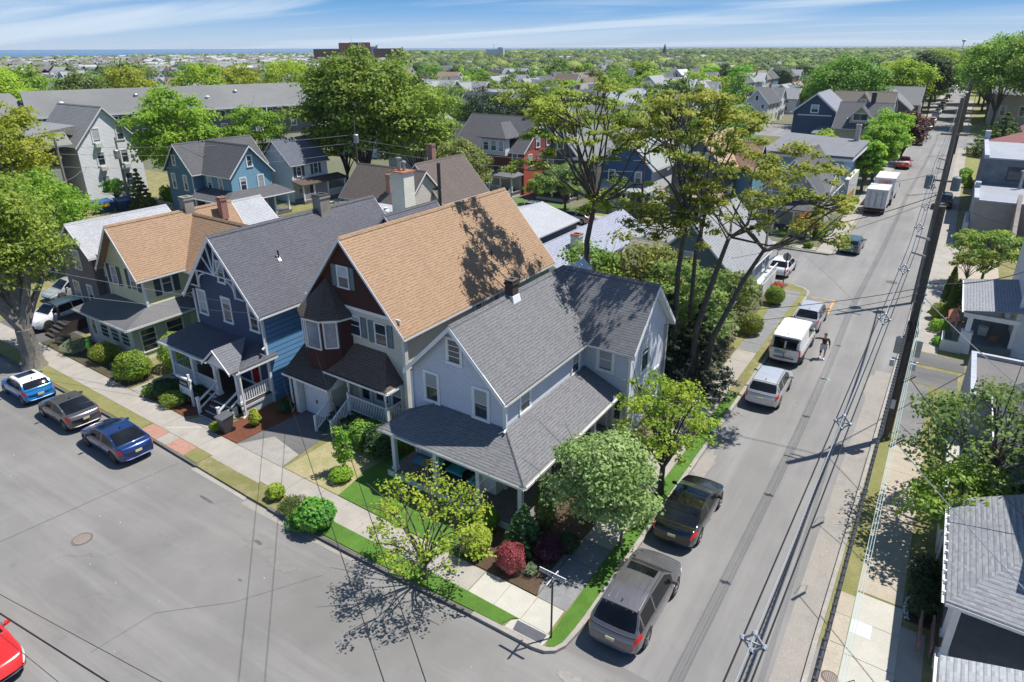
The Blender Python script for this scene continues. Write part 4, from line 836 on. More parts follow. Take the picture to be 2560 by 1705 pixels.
# bungalow with wide dormer, navy gable house, ochre gable house
H=empty('bungalow',(-9.5,128,.1),'beige bungalow with broad charcoal roof and white window dormer, beyond the green street trees','house')
gable(H,-12.4,-3.9,130.5,140,5.0,9.0,'x',.7,.5,BEIGE,shingle('bungalow shingles',(.10,.105,.11),(.145,.15,.155),.2,.4)); gable(H,-10.2,-6.6,131,136,6.6,8.6,'y',.3,.5,plain('cream dormer',(.52,.47,.34)),CR)
window(H,'F',131.0,-9.8,-7.0,5.9,7.4,.22,cols=2,rows=1); gable(H,-4.6,-2.6,132,139,4.2,6.9,'y',.3,.3,WCL,MIDROOF,gut=False); chimney(H,-7.2,135.5,8,10.8,.8,.8,plain('dark stack',(.06,.055,.055)),WHITE2)
H=empty('navy_gable_house',(-24,140,.1),'navy blue house with wide white-edged gable and light slate roof in the middle distance','house')
gable(H,-21.4,-13.4,136,150,7.0,10.4,'y',.5,.5,siding('navy siding far',(.045,.085,.16),.2),shingle('light slate far',(.21,.22,.26),(.27,.28,.32),.2,.4),fascia=.35); wins(H,'F',136,[(-18.3,-16.7)],6.6,8.2,trim=.2)
m=MB(); m.fbox('F',136,-20.6,-14.2,6.1,6.3,0,.08); m.build('trim_band',WHITE,H); simple_porch(H,-16.6,-13.4,132.5,136,.6,3.2,4.4,MIDROOF,posts=3,rails=False)
H=empty('ochre_gable_house',(-17,165,.1),'blue house with brown roof and ochre peaked gable behind the bungalow','house')
gable(H,-18,-6,160,170,5.4,9.4,'x',.5,.5,siding('sky blue siding',(.20,.40,.56),.2),shingle('brown roof far',(.15,.13,.11),(.20,.175,.15),.2,.4)); gable(H,-14,-9,158.5,162,6.0,9.6,'y',.3,.3,plain('ochre gable paint',(.42,.25,.06),.7),shingle('brown roof far',(.15,.13,.11),(.2,.17,.15)),fascia=.3); window(H,'F',158.5,-12.1,-10.9,6.8,8.2,.2)
H=empty('grey_street_house',(-8,176,.1),'pale grey roofed house with front gable along the street beyond the copper tree','house')
gable(H,-14,-4.0,186,197,4.6,8.6,'y',.5,.5,SLW,MIDROOF,fascia=.3); gable(H,-12,-2.6,196,206,5.0,9,'x',.4,.4,siding('mauve grey siding',(.20,.17,.17),.2),ASPHG); window(H,'F',186,-9.6,-8.4,5.6,7.0,.2)

# ================================================================ RIGHT SIDE OF THE STREET
H=empty('porch_house',(13,9,.1),'house with grey shingle hip porch roof at the bottom right edge','house')
SH1=shingle('weathered grey shingles',(.20,.21,.23),(.32,.33,.35),.17,.36)
r=MB(); r.slab([(10.55,6.0,3.05),(15.5,6.0,3.05),(13.3,8.6,4.35),(12.9,8.6,4.35)],.12); r.slab([(10.55,6.0,3.05),(12.9,8.6,4.35),(12.9,12.0,4.35),(10.45,12.0,3.05)],.12); r.slab([(12.9,8.6,4.35),(15.5,8.6,4.35),(15.5,12.0,4.35),(12.9,12.0,4.35)],.12); r.build('porch_roof',SH1,H)
m=MB(); m.box(13.6,21,8.7,17,.1,6.6); m.build('wall',WCL,H); roofpl(H,[[(13.2,8.2,6.6),(21,8.2,6.6),(21,17.5,8.8),(13.2,17.5,8.8)]],SH1)
gutter(H,(10.5,6.0,3.03),(10.4,12.0,3.03)); gutter(H,(10.55,5.95,3.03),(15.5,5.95,3.03)); m=MB(); [m.box(10.42,10.52,6.4+i*.55,6.48+i*.55,2.98,3.06) for i in range(10)]; m.build('gutter_bracket',WHITE,H)
for x,y in ((10.95,7.4),(10.95,6.45)): post(H,x,y,.6,2.9,.2)
MB().box(10.9,16,6.2,12,.1,.6).build('porch_floor',patchy('concrete porch floor',((.27,.25,.23),(.33,.31,.28),(.22,.2,.19)),(.5,2,10)),H)
m=MB(); m.box(10.75,10.88,6.2,6.8,.1,.55); m.build('step_block',WHITE2,H)
for i in range(2): rail(H,(10.25+i*.36,6.3,.35),(10.25+i*.36,7.9,.35),.5,.12,plain('red brown rail',(.22,.12,.11)))
m=MB(); m.tube([(10.62,12.05,3.1),(10.62,12.05,.1)],.05,6); m.build('downpipe',WHITE2,H)
H=empty('second_porch_house',(13,2,.1),'grey shingle roof corner cut off by the bottom right edge of the photo','house')
roofpl(H,[[(10.5,-6,3.0),(15.5,-6,4.6),(15.5,3.6,4.6),(10.5,3.6,3.0)]],shingle('silver grey shingles',(.30,.32,.33),(.42,.44,.46),.17,.36)); gutter(H,(10.44,-6,2.98),(10.44,3.6,2.98),WHITE2); MB().box(11.5,18,-6,3,.1,2.8).build('wall',WCL,H)
# low garage with flat roof
H=empty('flat_roofed_garage',(13,26,.1),'low garage with grey flat roof and whitewashed parapet beside the cracked driveway','garage')
PAR=patchy('whitewashed parapet',((.42,.45,.51),(.32,.36,.42),(.46,.48,.52)),(.6,3,14),.8)
m=MB(); m.box(11.0,17,22.5,28.6,.1,2.75); m.build('wall',PAR,H); m=MB(); m.box(11.0,11.25,22.5,28.6,2.751,3.05).box(11.25,17,28.35,28.6,2.751,3.05); m.build('parapet',PAR,H)
MB().box(11.26,17,22.5,28.34,2.755,2.85).build('flat_roof',patchy('tar flat roof',((.15,.14,.135),(.20,.19,.185),(.17,.165,.16)),(.3,1.5,12)),H)
H=empty('dark_gable_house',(15,19,.1),'house with dark slate roof shaded by the maple on the right side of the street','house')
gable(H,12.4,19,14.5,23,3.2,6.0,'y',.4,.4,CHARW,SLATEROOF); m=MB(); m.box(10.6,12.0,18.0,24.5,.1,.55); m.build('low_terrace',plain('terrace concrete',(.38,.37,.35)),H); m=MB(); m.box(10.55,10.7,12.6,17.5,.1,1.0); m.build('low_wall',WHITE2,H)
# white porch house
H=empty('white_porch_house',(15,39,.1),'white house with grey shingle porch roof on tall square posts, cluttered porch','house')
m=MB(); m.box(13.6,22,36.9,48,.1,8.0); m.build('wall',WCL,H)
roofpl(H,[[(10.55,35.9,3.0),(13.7,35.9,3.55),(13.7,43.6,3.55),(10.45,43.6,3.0)]],shingle('grey slate porch shingles',(.20,.215,.235),(.28,.295,.32),.17,.34),.12,'porch_roof'); gutter(H,(10.48,35.9,2.98),(10.38,43.6,2.98)); m=MB(); m.box(10.6,13.6,36.0,36.2,2.55,2.85).box(10.6,10.8,36.2,43.4,2.55,2.85); m.build('porch_beam',WHITE,H)
for x,y in ((11.0,36.2),(11.0,43.2)):
    m=MB(); m.solid([(x-.38,y-.38,.1),(x+.38,y-.38,.1),(x+.38,y+.38,.1),(x-.38,y+.38,.1)],[(x-.3,y-.3,1.5),(x+.3,y-.3,1.5),(x+.3,y+.3,1.5),(x-.3,y+.3,1.5)]).box(x-.34,x+.34,y-.34,y+.34,1.5,1.58).box(x-.15,x+.15,y-.15,y+.15,1.58,2.6); m.build('porch_post',WHITE,H)
MB().box(11.2,13.6,36.3,43.2,.1,.7).build('porch_floor',plain('grey green deck',(.12,.15,.15)),H)
window(H,'F',36.9,14.6,15.6,4.6,6.2,.12); window(H,'L',13.6,38,39.2,4.4,6.0,.12); door(H,'L',13.6,40.6,41.6,.7,2.6,WHITE2); m=MB(); m.box(13.4,13.6,36.75,36.9,.1,8.0); m.build('corner_board',WHITE,H)
for i,(x,y,s,mt,lab,nm) in enumerate(((12.0,38.6,.5,WHITE2,'pale storage crate on the cluttered porch of the white house','crate'),(12.6,37.6,.4,plain('brown crate',(.18,.10,.06)),'brown crate beside the storage crate on the cluttered porch','crate'),(12.3,40.6,.6,plain('grey tarp',(.28,.30,.32)),'grey covered bundle at the back of the cluttered porch','bundle'))):
    m=MB(); m.box(x-s/2,x+s/2,y-s/2,y+s/2,.702,.702+s*1.1).box(x-s*.54,x+s*.54,y-s*.54,y+s*.54,.702+s*.9,.702+s*1.12+.01); tagk(m.build(nm,mt),lab,'crate' if nm=='crate' else 'bundle')
m=MB(); m.box(9.7,10.9,35.6,35.75,.1,.85).box(9.7,9.85,35.75,37.5,.1,.85); tagk(m.build('garden_wall',WHITE2),'low white garden wall in front of the cluttered porch','wall')
m=MB(); m.tube([(10.4,38.6,.1),(10.4,38.6,1.8)],.03,6); 
fl=empty('garden_flag',(10.4,38.6,.1),'orange and white garden flag on a pole by the cluttered porch','flag'); m.build('pole',WHITE2,fl); MB().slab([(9.9,38.2,1.2),(10.6,38.3,1.5),(10.3,39.2,2.1),(9.8,39.0,1.9)],.02).build('cloth',plain('orange and white cloth',(.55,.22,.13),.8,.4,scale=2.5),fl)
# stucco building
H=empty('stucco_building',(13,80,.1),'grey stucco building with stepped flat roofs and a steel roof pipe','building')
STU=patchy('grey stucco',((.34,.32,.30),(.40,.38,.35),(.30,.30,.29)),(.2,1,12),.9); STB=patchy('blue stained stucco',((.13,.145,.17),(.24,.26,.29),(.17,.185,.21)),(.35,1.5,9),.9)
m=MB(); m.box(10.6,22,68.4,79.5,.1,4.4); m.build('lower_wall',STU,H); m=MB(); m.box(10.9,22,79.5,97,.1,7.2); m.build('upper_wall',STB,H)
m=MB(); m.box(10.45,10.9,68.3,79.5,4.401,4.75).box(10.9,22,68.3,68.6,4.401,4.55).box(10.45,10.95,74.5,75.5,4.75,5.3).box(10.75,11.2,79.4,97,7.2,7.6).box(11.2,22,79.4,79.7,7.2,7.35).box(10.7,11.3,96,97.2,7.2,8.6); m.build('parapet',PAR,H)
MB().box(10.9,22,68.62,79.49,4.405,4.45).build('flat_roof',patchy('silver roof coating',((.30,.32,.36),(.36,.38,.42),(.27,.29,.33)),(.2,1.5,10),.7),H); MB().box(11.2,22,79.75,97,7.203,7.25).build('flat_roof',patchy('silver roof coating',((.30,.32,.36),(.36,.38,.42),(.27,.29,.33))),H)
window(H,'F',79.5,13.2,15.4,5.0,6.5,.1,plain('dark frame',(.05,.055,.06)),cols=4,rows=3)
m=MB(); m.tube([(14.6,77.8,4.45),(14.6,77.8,6.2)],.16,10); m.lathe((14.6,77.8,6.2),[(.18,0),(.30,.05),(.30,.22),(.05,.3)],12); m.build('roof_pipe',GALV,H)
m=MB(); m.solid([(14.0,68.3,.1),(14.0,68.3,5.4),(14.0,63.5,2.3),(14.0,63.5,.1)],[(14.35,68.3,.1),(14.35,68.3,5.4),(14.35,63.5,2.3),(14.35,63.5,.1)]); m.solid([(16.2,68.3,.1),(16.2,68.3,5.0),(16.2,64,2.3),(16.2,64,.1)],[(16.5,68.3,.1),(16.5,68.3,5.0),(16.5,64,2.3),(16.5,64,.1)]); m.build('stair_wall',patchy('rusty stair wall',((.34,.30,.27),(.26,.20,.17),(.38,.35,.32))),H)
m=MB(); m.box(10.2,10.55,68,74,.1,2.2); m.build('pilaster_wall',PAR,H)
H=empty('red_roofed_hall',(16,104,.1),'hall with dull red shingle roof behind the stucco building','building')
gable(H,12,26,100,112,5.8,8.4,'y',.3,.3,STU,shingle('dull red shingles',(.22,.09,.085),(.30,.13,.12),.2,.4),gut=False); gable(H,16,28,112,124,7,11,'y',.3,.3,STU,shingle('dull red shingles',(.22,.09,.085),(.30,.13,.12)),gut=False)
H=empty('stone_church_hall',(22,225,.1),'pale stone building behind the large dark trees across the side street','building')
m=MB(); m.box(13,40,203,230,.1,7.5); m.build('wall',plain('pale stone',(.42,.39,.34),.9),H); roofpl(H,[[(12.5,202.5,7.5),(40,202.5,7.5),(40,216,11),(12.5,216,11)],[(12.5,216,11),(40,216,11),(40,230.5,7.5),(12.5,230.5,7.5)]],MIDROOF); wins(H,'F',203,[(15,16.4),(19,20.4),(23,24.4),(27,28.4)],2.5,5,trim=.2,name='window')
# brick hospital-like tower block on the skyline, and other skyline marks
# ================================================================ GROUND, ROADS, WATER
def sheet(name,pts,z,mat,kind='structure'):
    m=MB(); m.poly([(x,y,z) for x,y in pts]); return struct(name,m,mat,kind)
def rect(x0,x1,y0,y1): return [(x0,y0),(x1,y0),(x1,y1),(x0,y1)]
GRND=patchy('neighbourhood ground',((.085,.105,.045),(.16,.14,.09),(.10,.12,.055),(.20,.19,.17)),(.02,.12,1.2),.95)
LAND=[(-980,-600),(-1080,300),(-1230,700),(-1480,1400),(-1980,2300),(-2850,4200),(-3300,6500),(-3300,60000),(60000,60000),(60000,-600)]
sheet('ground',LAND,-.06,GRND)
sheet('beach',[(-1010,-600),(-1110,300),(-1262,700),(-1515,1400),(-2020,2300),(-2900,4200),(-3360,6500),(-3300,6500),(-2850,4200),(-1980,2300),(-1480,1400),(-1230,700),(-1080,300),(-980,-600)],-.05,plain('beach sand',(.50,.43,.33),.95))
m,nt,b=newmat('sea water'); b.inputs['Roughness'].default_value=.22; b.inputs['IOR'].default_value=1.33
g=N(nt,'ShaderNodeNewGeometry'); mpp=N(nt,'ShaderNodeMapping'); mpp.inputs['Scale'].default_value=(.01,.002,1); nt.links.new(g.outputs['Position'],mpp.inputs[0])
nt.links.new(rgbmix(nt,noise(nt,mpp.outputs[0],1.0,5,.6,.35,.65),(.010,.085,.19),(.016,.125,.245)),b.inputs['Base Color'])
bump(nt,b,noise(nt,g.outputs['Position'],.25,4,.7,0,1),.6,.6)
sheet('sea',[(-45000,-20000),(-900,-20000),(-900,-600),(-2000,60000),(-45000,60000)],-.5,m)
def asphalt(name,a,b_,c,crack=.5,sx=(.05,.6)):
    m,nt,b=newmat(name); b.inputs['Roughness'].default_value=.88; b.inputs['Specular IOR Level'].default_value=.3; p=wpos(nt)
    f1=noise(nt,p,.16,5,.6,.40,.60); f2=noise(nt,p,.9,6,.7,.42,.62); f3=noise(nt,p,34,3,.7,.36,.64)
    cc=rgbmix(nt,f1,a,b_); cc=rgbmix(nt,M(nt,'MULTIPLY',f2,.55),cc,c); cc=rgbmix(nt,M(nt,'MULTIPLY',f3,.34),cc,sc3(a,.55))
    ms=N(nt,'ShaderNodeMapping'); ms.inputs['Scale'].default_value=(sx[0],sx[1],1); nt.links.new(p,ms.inputs[0])
    cc=rgbmix(nt,M(nt,'MULTIPLY',noise(nt,ms.outputs[0],1.0,5,.65,.46,.66),.55),cc,sc3(b_,1.18)); cc=rgbmix(nt,M(nt,'MULTIPLY',noise(nt,p,.7,6,.75,.60,.74),.5),cc,sc3(a,.72)); cc=rgbmix(nt,M(nt,'MULTIPLY',noise(nt,p,2.6,5,.75,.66,.76),.6),cc,sc3(a,.55))
    g=noise(nt,p,7,3,.8,.64,.72); cc=rgbmix(nt,M(nt,'MULTIPLY',g,.35),cc,(.33,.32,.31))
    # long meandering cracks
    mpp=N(nt,'ShaderNodeMapping'); nt.links.new(p,mpp.inputs[0]); dn=N(nt,'ShaderNodeTexNoise'); dn.inputs['Scale'].default_value=.5; dn.inputs['Detail'].default_value=6; nt.links.new(p,dn.inputs['Vector'])
    va=N(nt,'ShaderNodeVectorMath',operation='MULTIPLY_ADD'); nt.links.new(dn.outputs['Color'],va.inputs[0]); va.inputs[1].default_value=(2.2,2.2,0); nt.links.new(p,va.inputs[2])
    vo=N(nt,'ShaderNodeTexVoronoi',feature='DISTANCE_TO_EDGE'); vo.inputs['Scale'].default_value=.085; nt.links.new(va.outputs[0],vo.inputs['Vector'])
    ck=M(nt,'LESS_THAN',vo.outputs['Distance'],.0016); msk=noise(nt,p,.12,2,.5,.50,.56)
    cc=rgbmix(nt,M(nt,'MULTIPLY',M(nt,'MULTIPLY',ck,msk),crack),cc,(.05,.05,.05))
    nt.links.new(cc,b.inputs['Base Color']); bump(nt,b,f3,.35,.006); MC[name]=m; return m
ASPH=asphalt('weathered asphalt',(.175,.171,.165),(.230,.223,.214),(.200,.189,.180),.25)
ASPH2=asphalt('side street asphalt',(.195,.192,.190),(.240,.235,.230),(.215,.207,.200),.25,(.6,.05))
SAND=patchy('sandy gutter dirt',((.30,.275,.25),(.25,.24,.228),(.33,.30,.265)),(.4,2,14))
sheet('road',[(-90,-9.5),(7.4,-9.5),(7.4,-30),(30,-30),(30,-9.5),(60,-9.5),(60,-18),(60,-60),(-90,-60)],-.004,ASPH)
sheet('road',[(-90,-9.6),(7.9,-9.6),(7.9,0.5),(-90,.5)],0.0,ASPH)
sheet('road',rect(-.5,7.9,.5,620),0.0,ASPH2)
sheet('road',rect(-120,.0,43.2,55.6),-.004,ASPH2); sheet('road',rect(-60,60,151,178),-.008,ASPH2)
sheet('road',rect(-60,-51,55.6,620),-.012,ASPH2); sheet('road',rect(-300,-.5,262,272),-.012,ASPH2)
# patches of old sand and dust along the kerbs
MISTM=None
CONC=patchy('old concrete',((.335,.31,.28),(.39,.36,.325),(.30,.28,.255),(.24,.225,.20)),(.22,1.3,16)); CONC2=patchy('new pale concrete',((.44,.425,.375),(.475,.46,.41),(.41,.395,.35),(.36,.34,.30)),(.4,2,18)); CONCB=patchy('grey bluestone slabs',((.22,.225,.23),(.27,.27,.27),(.195,.20,.205)),(.6,2,12)); CONCY=patchy('yellowish concrete slabs',((.40,.35,.275),(.45,.395,.32),(.36,.32,.26)),(.3,1.5,14))
KERB=patchy('concrete kerb',((.33,.31,.28),(.41,.385,.345),(.28,.265,.24)),(.6,3,16)); KERBD=patchy('shade darkened kerb',((.10,.10,.10),(.16,.155,.15),(.13,.13,.125)),(.8,3,16))  # shade on the sun-averted front kerb is painted in as darker concrete
GRASS=patchy('bright lawn',((.070,.175,.022),(.105,.22,.032),(.055,.14,.020),(.14,.25,.05)),(.5,3,26),.95,.7,.03)
DRYG=patchy('dry patchy grass',((.24,.21,.09),(.36,.29,.18),(.17,.19,.055),(.12,.14,.05)),(.7,2.6,20),.95,.7,.03); OLIVEG=patchy('olive verge grass',((.19,.21,.055),(.27,.25,.10),(.15,.18,.05),(.33,.27,.16)),(.6,2.4,22),.95,.7,.03)
MULCH=patchy('brown bark mulch',((.13,.085,.055),(.19,.13,.085),(.10,.065,.045),(.30,.21,.14)),(1.2,8,40),.95,1.0,.04); MULR=patchy('red bark mulch',((.30,.105,.055),(.22,.08,.05),(.34,.13,.07),(.16,.07,.05)),(1,7,36),.95,1.0,.04)
SOIL=patchy('dark garden soil',((.07,.055,.04),(.11,.085,.06),(.06,.07,.035)),(.5,3,18)); ASD=asphalt('dark driveway asphalt',(.105,.105,.108),(.15,.148,.145),(.125,.12,.12),.3)
# raised blocks: kerb tops at .12
front=[(-90,-1.1),(-60,-1.1),(-35.4,-1.08),(-24,-.95),(-16.25,-1.05),(-12,-1.05),(-9.76,-.98),(-6.5,-.84),(-3.35,-.66),(-1.6,-.60),(-.75,-.58),(-.35,-.5),(-.05,-.28),(.12,.1),(.2,.7),(.27,1.5)]
side=[(.27,1.5),(.28,10),(.28,21.5),(.22,36),(.12,42.3)]; lane=[(.12,42.3),(0,43.0),(-.5,43.7),(-1.5,44.2),(-3.6,44.55),(-120,44.55)]
outer=front+side[1:]+lane[1:]
def slabz(name,pts,z0,z1,mat):
    m=MB(); m.prism(pts,z0,z1); return struct(name,m,mat)
slabz('ground',[(x,y) for x,y in outer]+[(-120,-1.1)],-.05,.112,DRYG)
def ribbon(name,path,wid,z0,z1,mat,side=1):
    m=MB(); P_=[Vector((x,y)) for x,y in path]; off=[]
    for i,p in enumerate(P_):
        d=(P_[min(i+1,len(P_)-1)]-P_[max(i-1,0)]).normalized(); n=Vector((-d.y,d.x))*wid*side; off.append(p+n)
    for i in range(len(P_)-1):
        a,b,c,d=P_[i],P_[i+1],off[i+1],off[i]
        m.solid([(a.x,a.y,z0),(b.x,b.y,z0),(c.x,c.y,z0),(d.x,d.y,z0)],[(a.x,a.y,z1),(b.x,b.y,z1),(c.x,c.y,z1),(d.x,d.y,z1)])
    return struct(name,m,mat)
def sub(path,a,b): return path[a:b]
ribbon('kerb',[(-60,-1.14),(-35.4,-1.12),(-24,-.99),(-20.3,-1.05)],.13,-.02,.125,KERBD)
ribbon('kerb',[(-14.6,-1.10),(-12,-1.10),(-9.76,-1.03),(-6.5,-.89),(-3.35,-.71)],.15,-.02,.128,KERBD)
ribbon('kerb',[(-3.35,-.71),(-1.6,-.65),(-.75,-.63),(-.32,-.54),(0,-.3),(.18,.08),(.26,.7),(.32,1.5),(.33,10),(.33,21.5),(.27,36),(.17,42.3),(.05,43.05),(-.48,43.75),(-1.5,44.25)],.20,-.02,.132,KERB)
ribbon('kerb',[(-120,55.62),(-1.9,55.62),(-.5,55.7),(-.05,56.3),(-.05,150)],.16,-.02,.13,KERB)
ribbon('kerb',[(7.55,150),(7.5,40),(7.35,16),(7.25,5),(7.25,-25)],.16,-.02,.13,KERB)
# other blocks
slabz('ground',[(-50,55.65),(-.6,55.65),(-.1,56.2),(-.1,150.5),(-50,150.5)],-.05,.112,GRND); slabz('ground',rect(-50,-.4,178.5,261),-.05,.112,GRND); slabz('ground',rect(-300,-61,-1,261),-.045,.05,GRND)
slabz('ground',[(7.6,-25),(60,-25),(60,150.5),(7.6,150.5)],-.05,.112,DRYG); slabz('ground',[(7.6,178.5),(60,178.5),(60,420),(7.6,420)],-.05,.112,OLIVEG)
z=.116
# front sidewalk and verge
def walk(name,x0,x1,y0,y1,step,mat,z=.12,axis='x',gap=.018,seed=1):
    m=MB(); rnd=random.Random(seed); t=x0 if axis=='x' else y0; e=x1 if axis=='x' else y1
    while t<e-.05:
        u=min(t+step,e); dz=rnd.uniform(-.003,.003)
        if axis=='x': m.box(t+gap/2,u-gap/2,y0,y1,z-.05,z+dz)
        else: m.box(x0,x1,t+gap/2,u-gap/2,z-.05,z+dz)
        t=u
    return struct(name,m,mat)
walk('sidewalk',-90,-20.3,-.02,1.3,1.75,CONC,.124); walk('sidewalk',-16.6,-4.14,-.02,1.32,1.6,CONC,.124,seed=2); walk('sidewalk',-4.12,-.58,.14,1.36,1.19,CONC2,.126)
walk('sidewalk',-1.78,-.52,1.38,5.2,1.25,CONCB,.126,'y'); walk('sidewalk',-1.78,-.5,5.22,28,1.5,CONC,.124,'y'); walk('sidewalk',-1.78,-.5,28.02,42.5,1.5,CONCB,.124,'y')
walk('sidewalk',-1.8,-.3,56.0,150,1.6,CONC,.124,'y'); walk('sidewalk',-90,-1.9,56.3,57.6,1.6,CONC,.124)
walk('sidewalk',8.2,9.65,34.6,150,1.7,CONC,.124,'y'); walk('sidewalk',8.2,9.7,8.6,21.2,1.9,CONCY,.126,'y'); walk('sidewalk',7.55,8.2,-20,8.2,1.5,CONCY,.124,'y'); walk('sidewalk',8.22,9.75,-20,8.5,1.8,CONC2,.126,'y')
walk('sidewalk',8.2,9.7,178.6,300,2,CONC,.124,'y'); walk('sidewalk',-1.9,-.3,178.6,400,2,CONC,.124,'y')
sheet('driveway',rect(8.0,10.9,29.2,31.8),.119,ASD); sheet('driveway',rect(7.66,11.2,32.3,34.4),.128,ASD); sheet('path',[(8.15,29.0),(8.2,22.0),(8.6,21.3),(9.45,21.3),(9.5,28.9)],.127,asphalt('patched asphalt',(.15,.15,.155),(.18,.18,.18),(.165,.16,.16)))
sheet('verge',[(7.42,5),(8.18,8.7),(8.18,28),(7.6,28)],.117,OLIVEG); sheet('verge',rect(9.66,10.2,9,28),.117,OLIVEG); sheet('sidewalk',rect(9.76,10.5,5.0,7.6),.117,CONC); sheet('sidewalk',rect(8.25,8.9,6.3,7.0),.130,plain('white cement patch',(.55,.56,.58),.9,.08))
slabz('garden_bed',[(9.8,8.0),(10.7,8.0),(10.7,12.0),(9.85,12.0)],.05,.14,SOIL); sheet('sidewalk',rect(9.66,13.4,36.0,60),.118,CONCY); sheet('sidewalk',rect(9.66,10.4,60,68),.119,CONC); sheet('verge',rect(7.62,8.18,36,150),.118,SAND)
sheet('lawn',rect(9.9,13,97.5,149),.118,OLIVEG); sheet('lawn',rect(9.9,30,179,203),.118,OLIVEG)
# driveway of the tan house and apron
slabz('driveway',[(-20.3,1.3),(-16.6,1.3),(-17.0,5.1),(-17.9,5.75),(-20.0,5.75)],.05,.13,ASD); sheet('driveway',[(-20.25,1.32),(-16.6,1.32),(-16.75,2.5),(-19.2,2.9)],.133,patchy('pale driveway concrete',((.30,.285,.265),(.35,.33,.30),(.26,.25,.235)),(.4,2,14)))
m=MB(); m.solid([(-20.4,-1.25,-.05),(-16.1,-1.25,-.05),(-16.55,-.02,-.05),(-20.35,-.02,-.05)],[(-20.4,-1.25,.004),(-16.1,-1.25,.004),(-16.55,-.02,.124),(-20.35,-.02,.124)]); m.box(-20.35,-16.55,-.02,1.3,.05,.125); struct('driveway',m,CONC)
# corner ramp with tactile pad
sheet('sidewalk',[(-2.05,-.45),(-.5,-.4),(-.42,.13),(-1.78,.13),(-2.0,-.1)],.122,CONC2); sheet('tactile_pad',[(-1.72,-.40),(-.58,-.36),(-.58,.08),(-1.80,.05)],.127,patchy('slate tactile pad',((.10,.105,.125),(.13,.135,.155),(.09,.095,.11)),(.5,3,30)))
# front lawns, verge and beds
def hum(name,pts,z,mat): return slabz(name,pts,.06,z,mat)
hum('verge',[(-11.6,-.88),(-9.7,-.82),(-6.5,-.70),(-3.35,-.52),(-2.15,-.46),(-2.15,-.36),(-1.98,.02),(-1.8,.12),(-4.1,.12),(-11.6,-.04)],.15,GRASS)
hum('verge',[(-.48,.1),(-.36,-.36),(-.12,-.2),(.02,.1),(.08,.7),(.12,1.5),(.12,21.6),(-.46,21.6)],.15,GRASS); hum('verge',[(-.48,21.7),(.12,21.7),(.05,33),(-.46,33)],.135,DRYG); hum('verge',[(-.46,33.1),(.06,33.1),(.0,41.9),(-.44,42)],.15,OLIVEG)
hum('verge',[(-60,-.94),(-35.4,-.94),(-26,-.85),(-26,-.05),(-60,-.05)],.14,OLIVEG); hum('verge',[(-21.6,-.85),(-20.45,-.9),(-20.45,-.05),(-21.6,-.05)],.14,OLIVEG)
BP=bricks('red brick paving',(.32,.145,.10),(.40,.19,.14),(.30,.27,.23),.11,.22)
sheet('brick_paving',rect(-25.9,-24.3,-.85,-.04),.121,BP); sheet('brick_paving',rect(-23.3,-21.7,-.86,-.04),.121,BP); sheet('sidewalk',rect(-24.28,-23.32,-.85,-.04),.119,CONC)
hum('lawn',[(-12.6,1.36),(-5.4,1.36),(-5.4,3.8),(-12.1,3.9),(-12.0,8.0),(-12.4,8.0),(-12.9,3.6)],.145,GRASS)
hum('lawn',[(-12.55,1.36),(-13.0,3.6),(-12.2,5.5),(-16.3,6.0),(-16.5,1.36)],.13,patchy('thin straw grass',((.36,.31,.19),(.42,.34,.22),(.25,.26,.10),(.20,.2,.08)),(.7,2.5,20),.95,.6,.02))
hum('garden_bed',[(-5.35,1.38),(-1.82,1.40),(-1.82,6.0),(-3.9,6.0),(-3.9,3.75),(-5.35,3.75)],.16,MULCH); hum('garden_bed',[(-3.92,6.0),(-1.82,6.0),(-1.82,13.0),(-3.92,13.0)],.15,MULCH)
sheet('path',[(-1.80,1.45),(-1.80,4.8),(-2.05,4.8),(-1.95,1.9)],.164,CONCB)
hum('garden_bed',[(-22.3,1.35),(-20.35,1.35),(-19.95,5.6),(-20.3,7.0),(-22.2,7.0),(-22.25,3.2)],.15,MULR); hum('garden_bed',[(-29.6,1.5),(-25.2,1.35),(-24.7,1.9),(-24.7,3.2),(-29.4,3.2)],.15,MULR)
hum('path',[(-24.6,1.32),(-22.4,1.32),(-22.6,1.9),(-24.4,1.9)],.13,CONC); hum('path',[(-30.9,1.32),(-29.7,1.32),(-29.9,9),(-31,9)],.13,CONC)
hum('garden_bed',[(-43,1.36),(-31.2,1.36),(-31.2,3.0),(-33.4,3.55),(-43,3.55)],.15,SOIL); sheet('driveway',[(-50,1.32),(-42.2,1.32),(-42.2,8),(-50,8)],.118,ASD)
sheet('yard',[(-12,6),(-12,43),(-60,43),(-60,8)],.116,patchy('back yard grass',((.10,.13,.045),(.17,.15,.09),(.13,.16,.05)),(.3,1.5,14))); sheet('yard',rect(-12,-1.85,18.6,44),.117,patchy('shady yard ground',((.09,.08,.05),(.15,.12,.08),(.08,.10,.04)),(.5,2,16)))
sheet('lawn',rect(-2.4,-1.85,28,43),.125,OLIVEG); sheet('lawn',rect(-40,-22,57.7,60),.122,GRASS); sheet('lawn',rect(-30,-19,57.7,60.2),.126,OLIVEG)
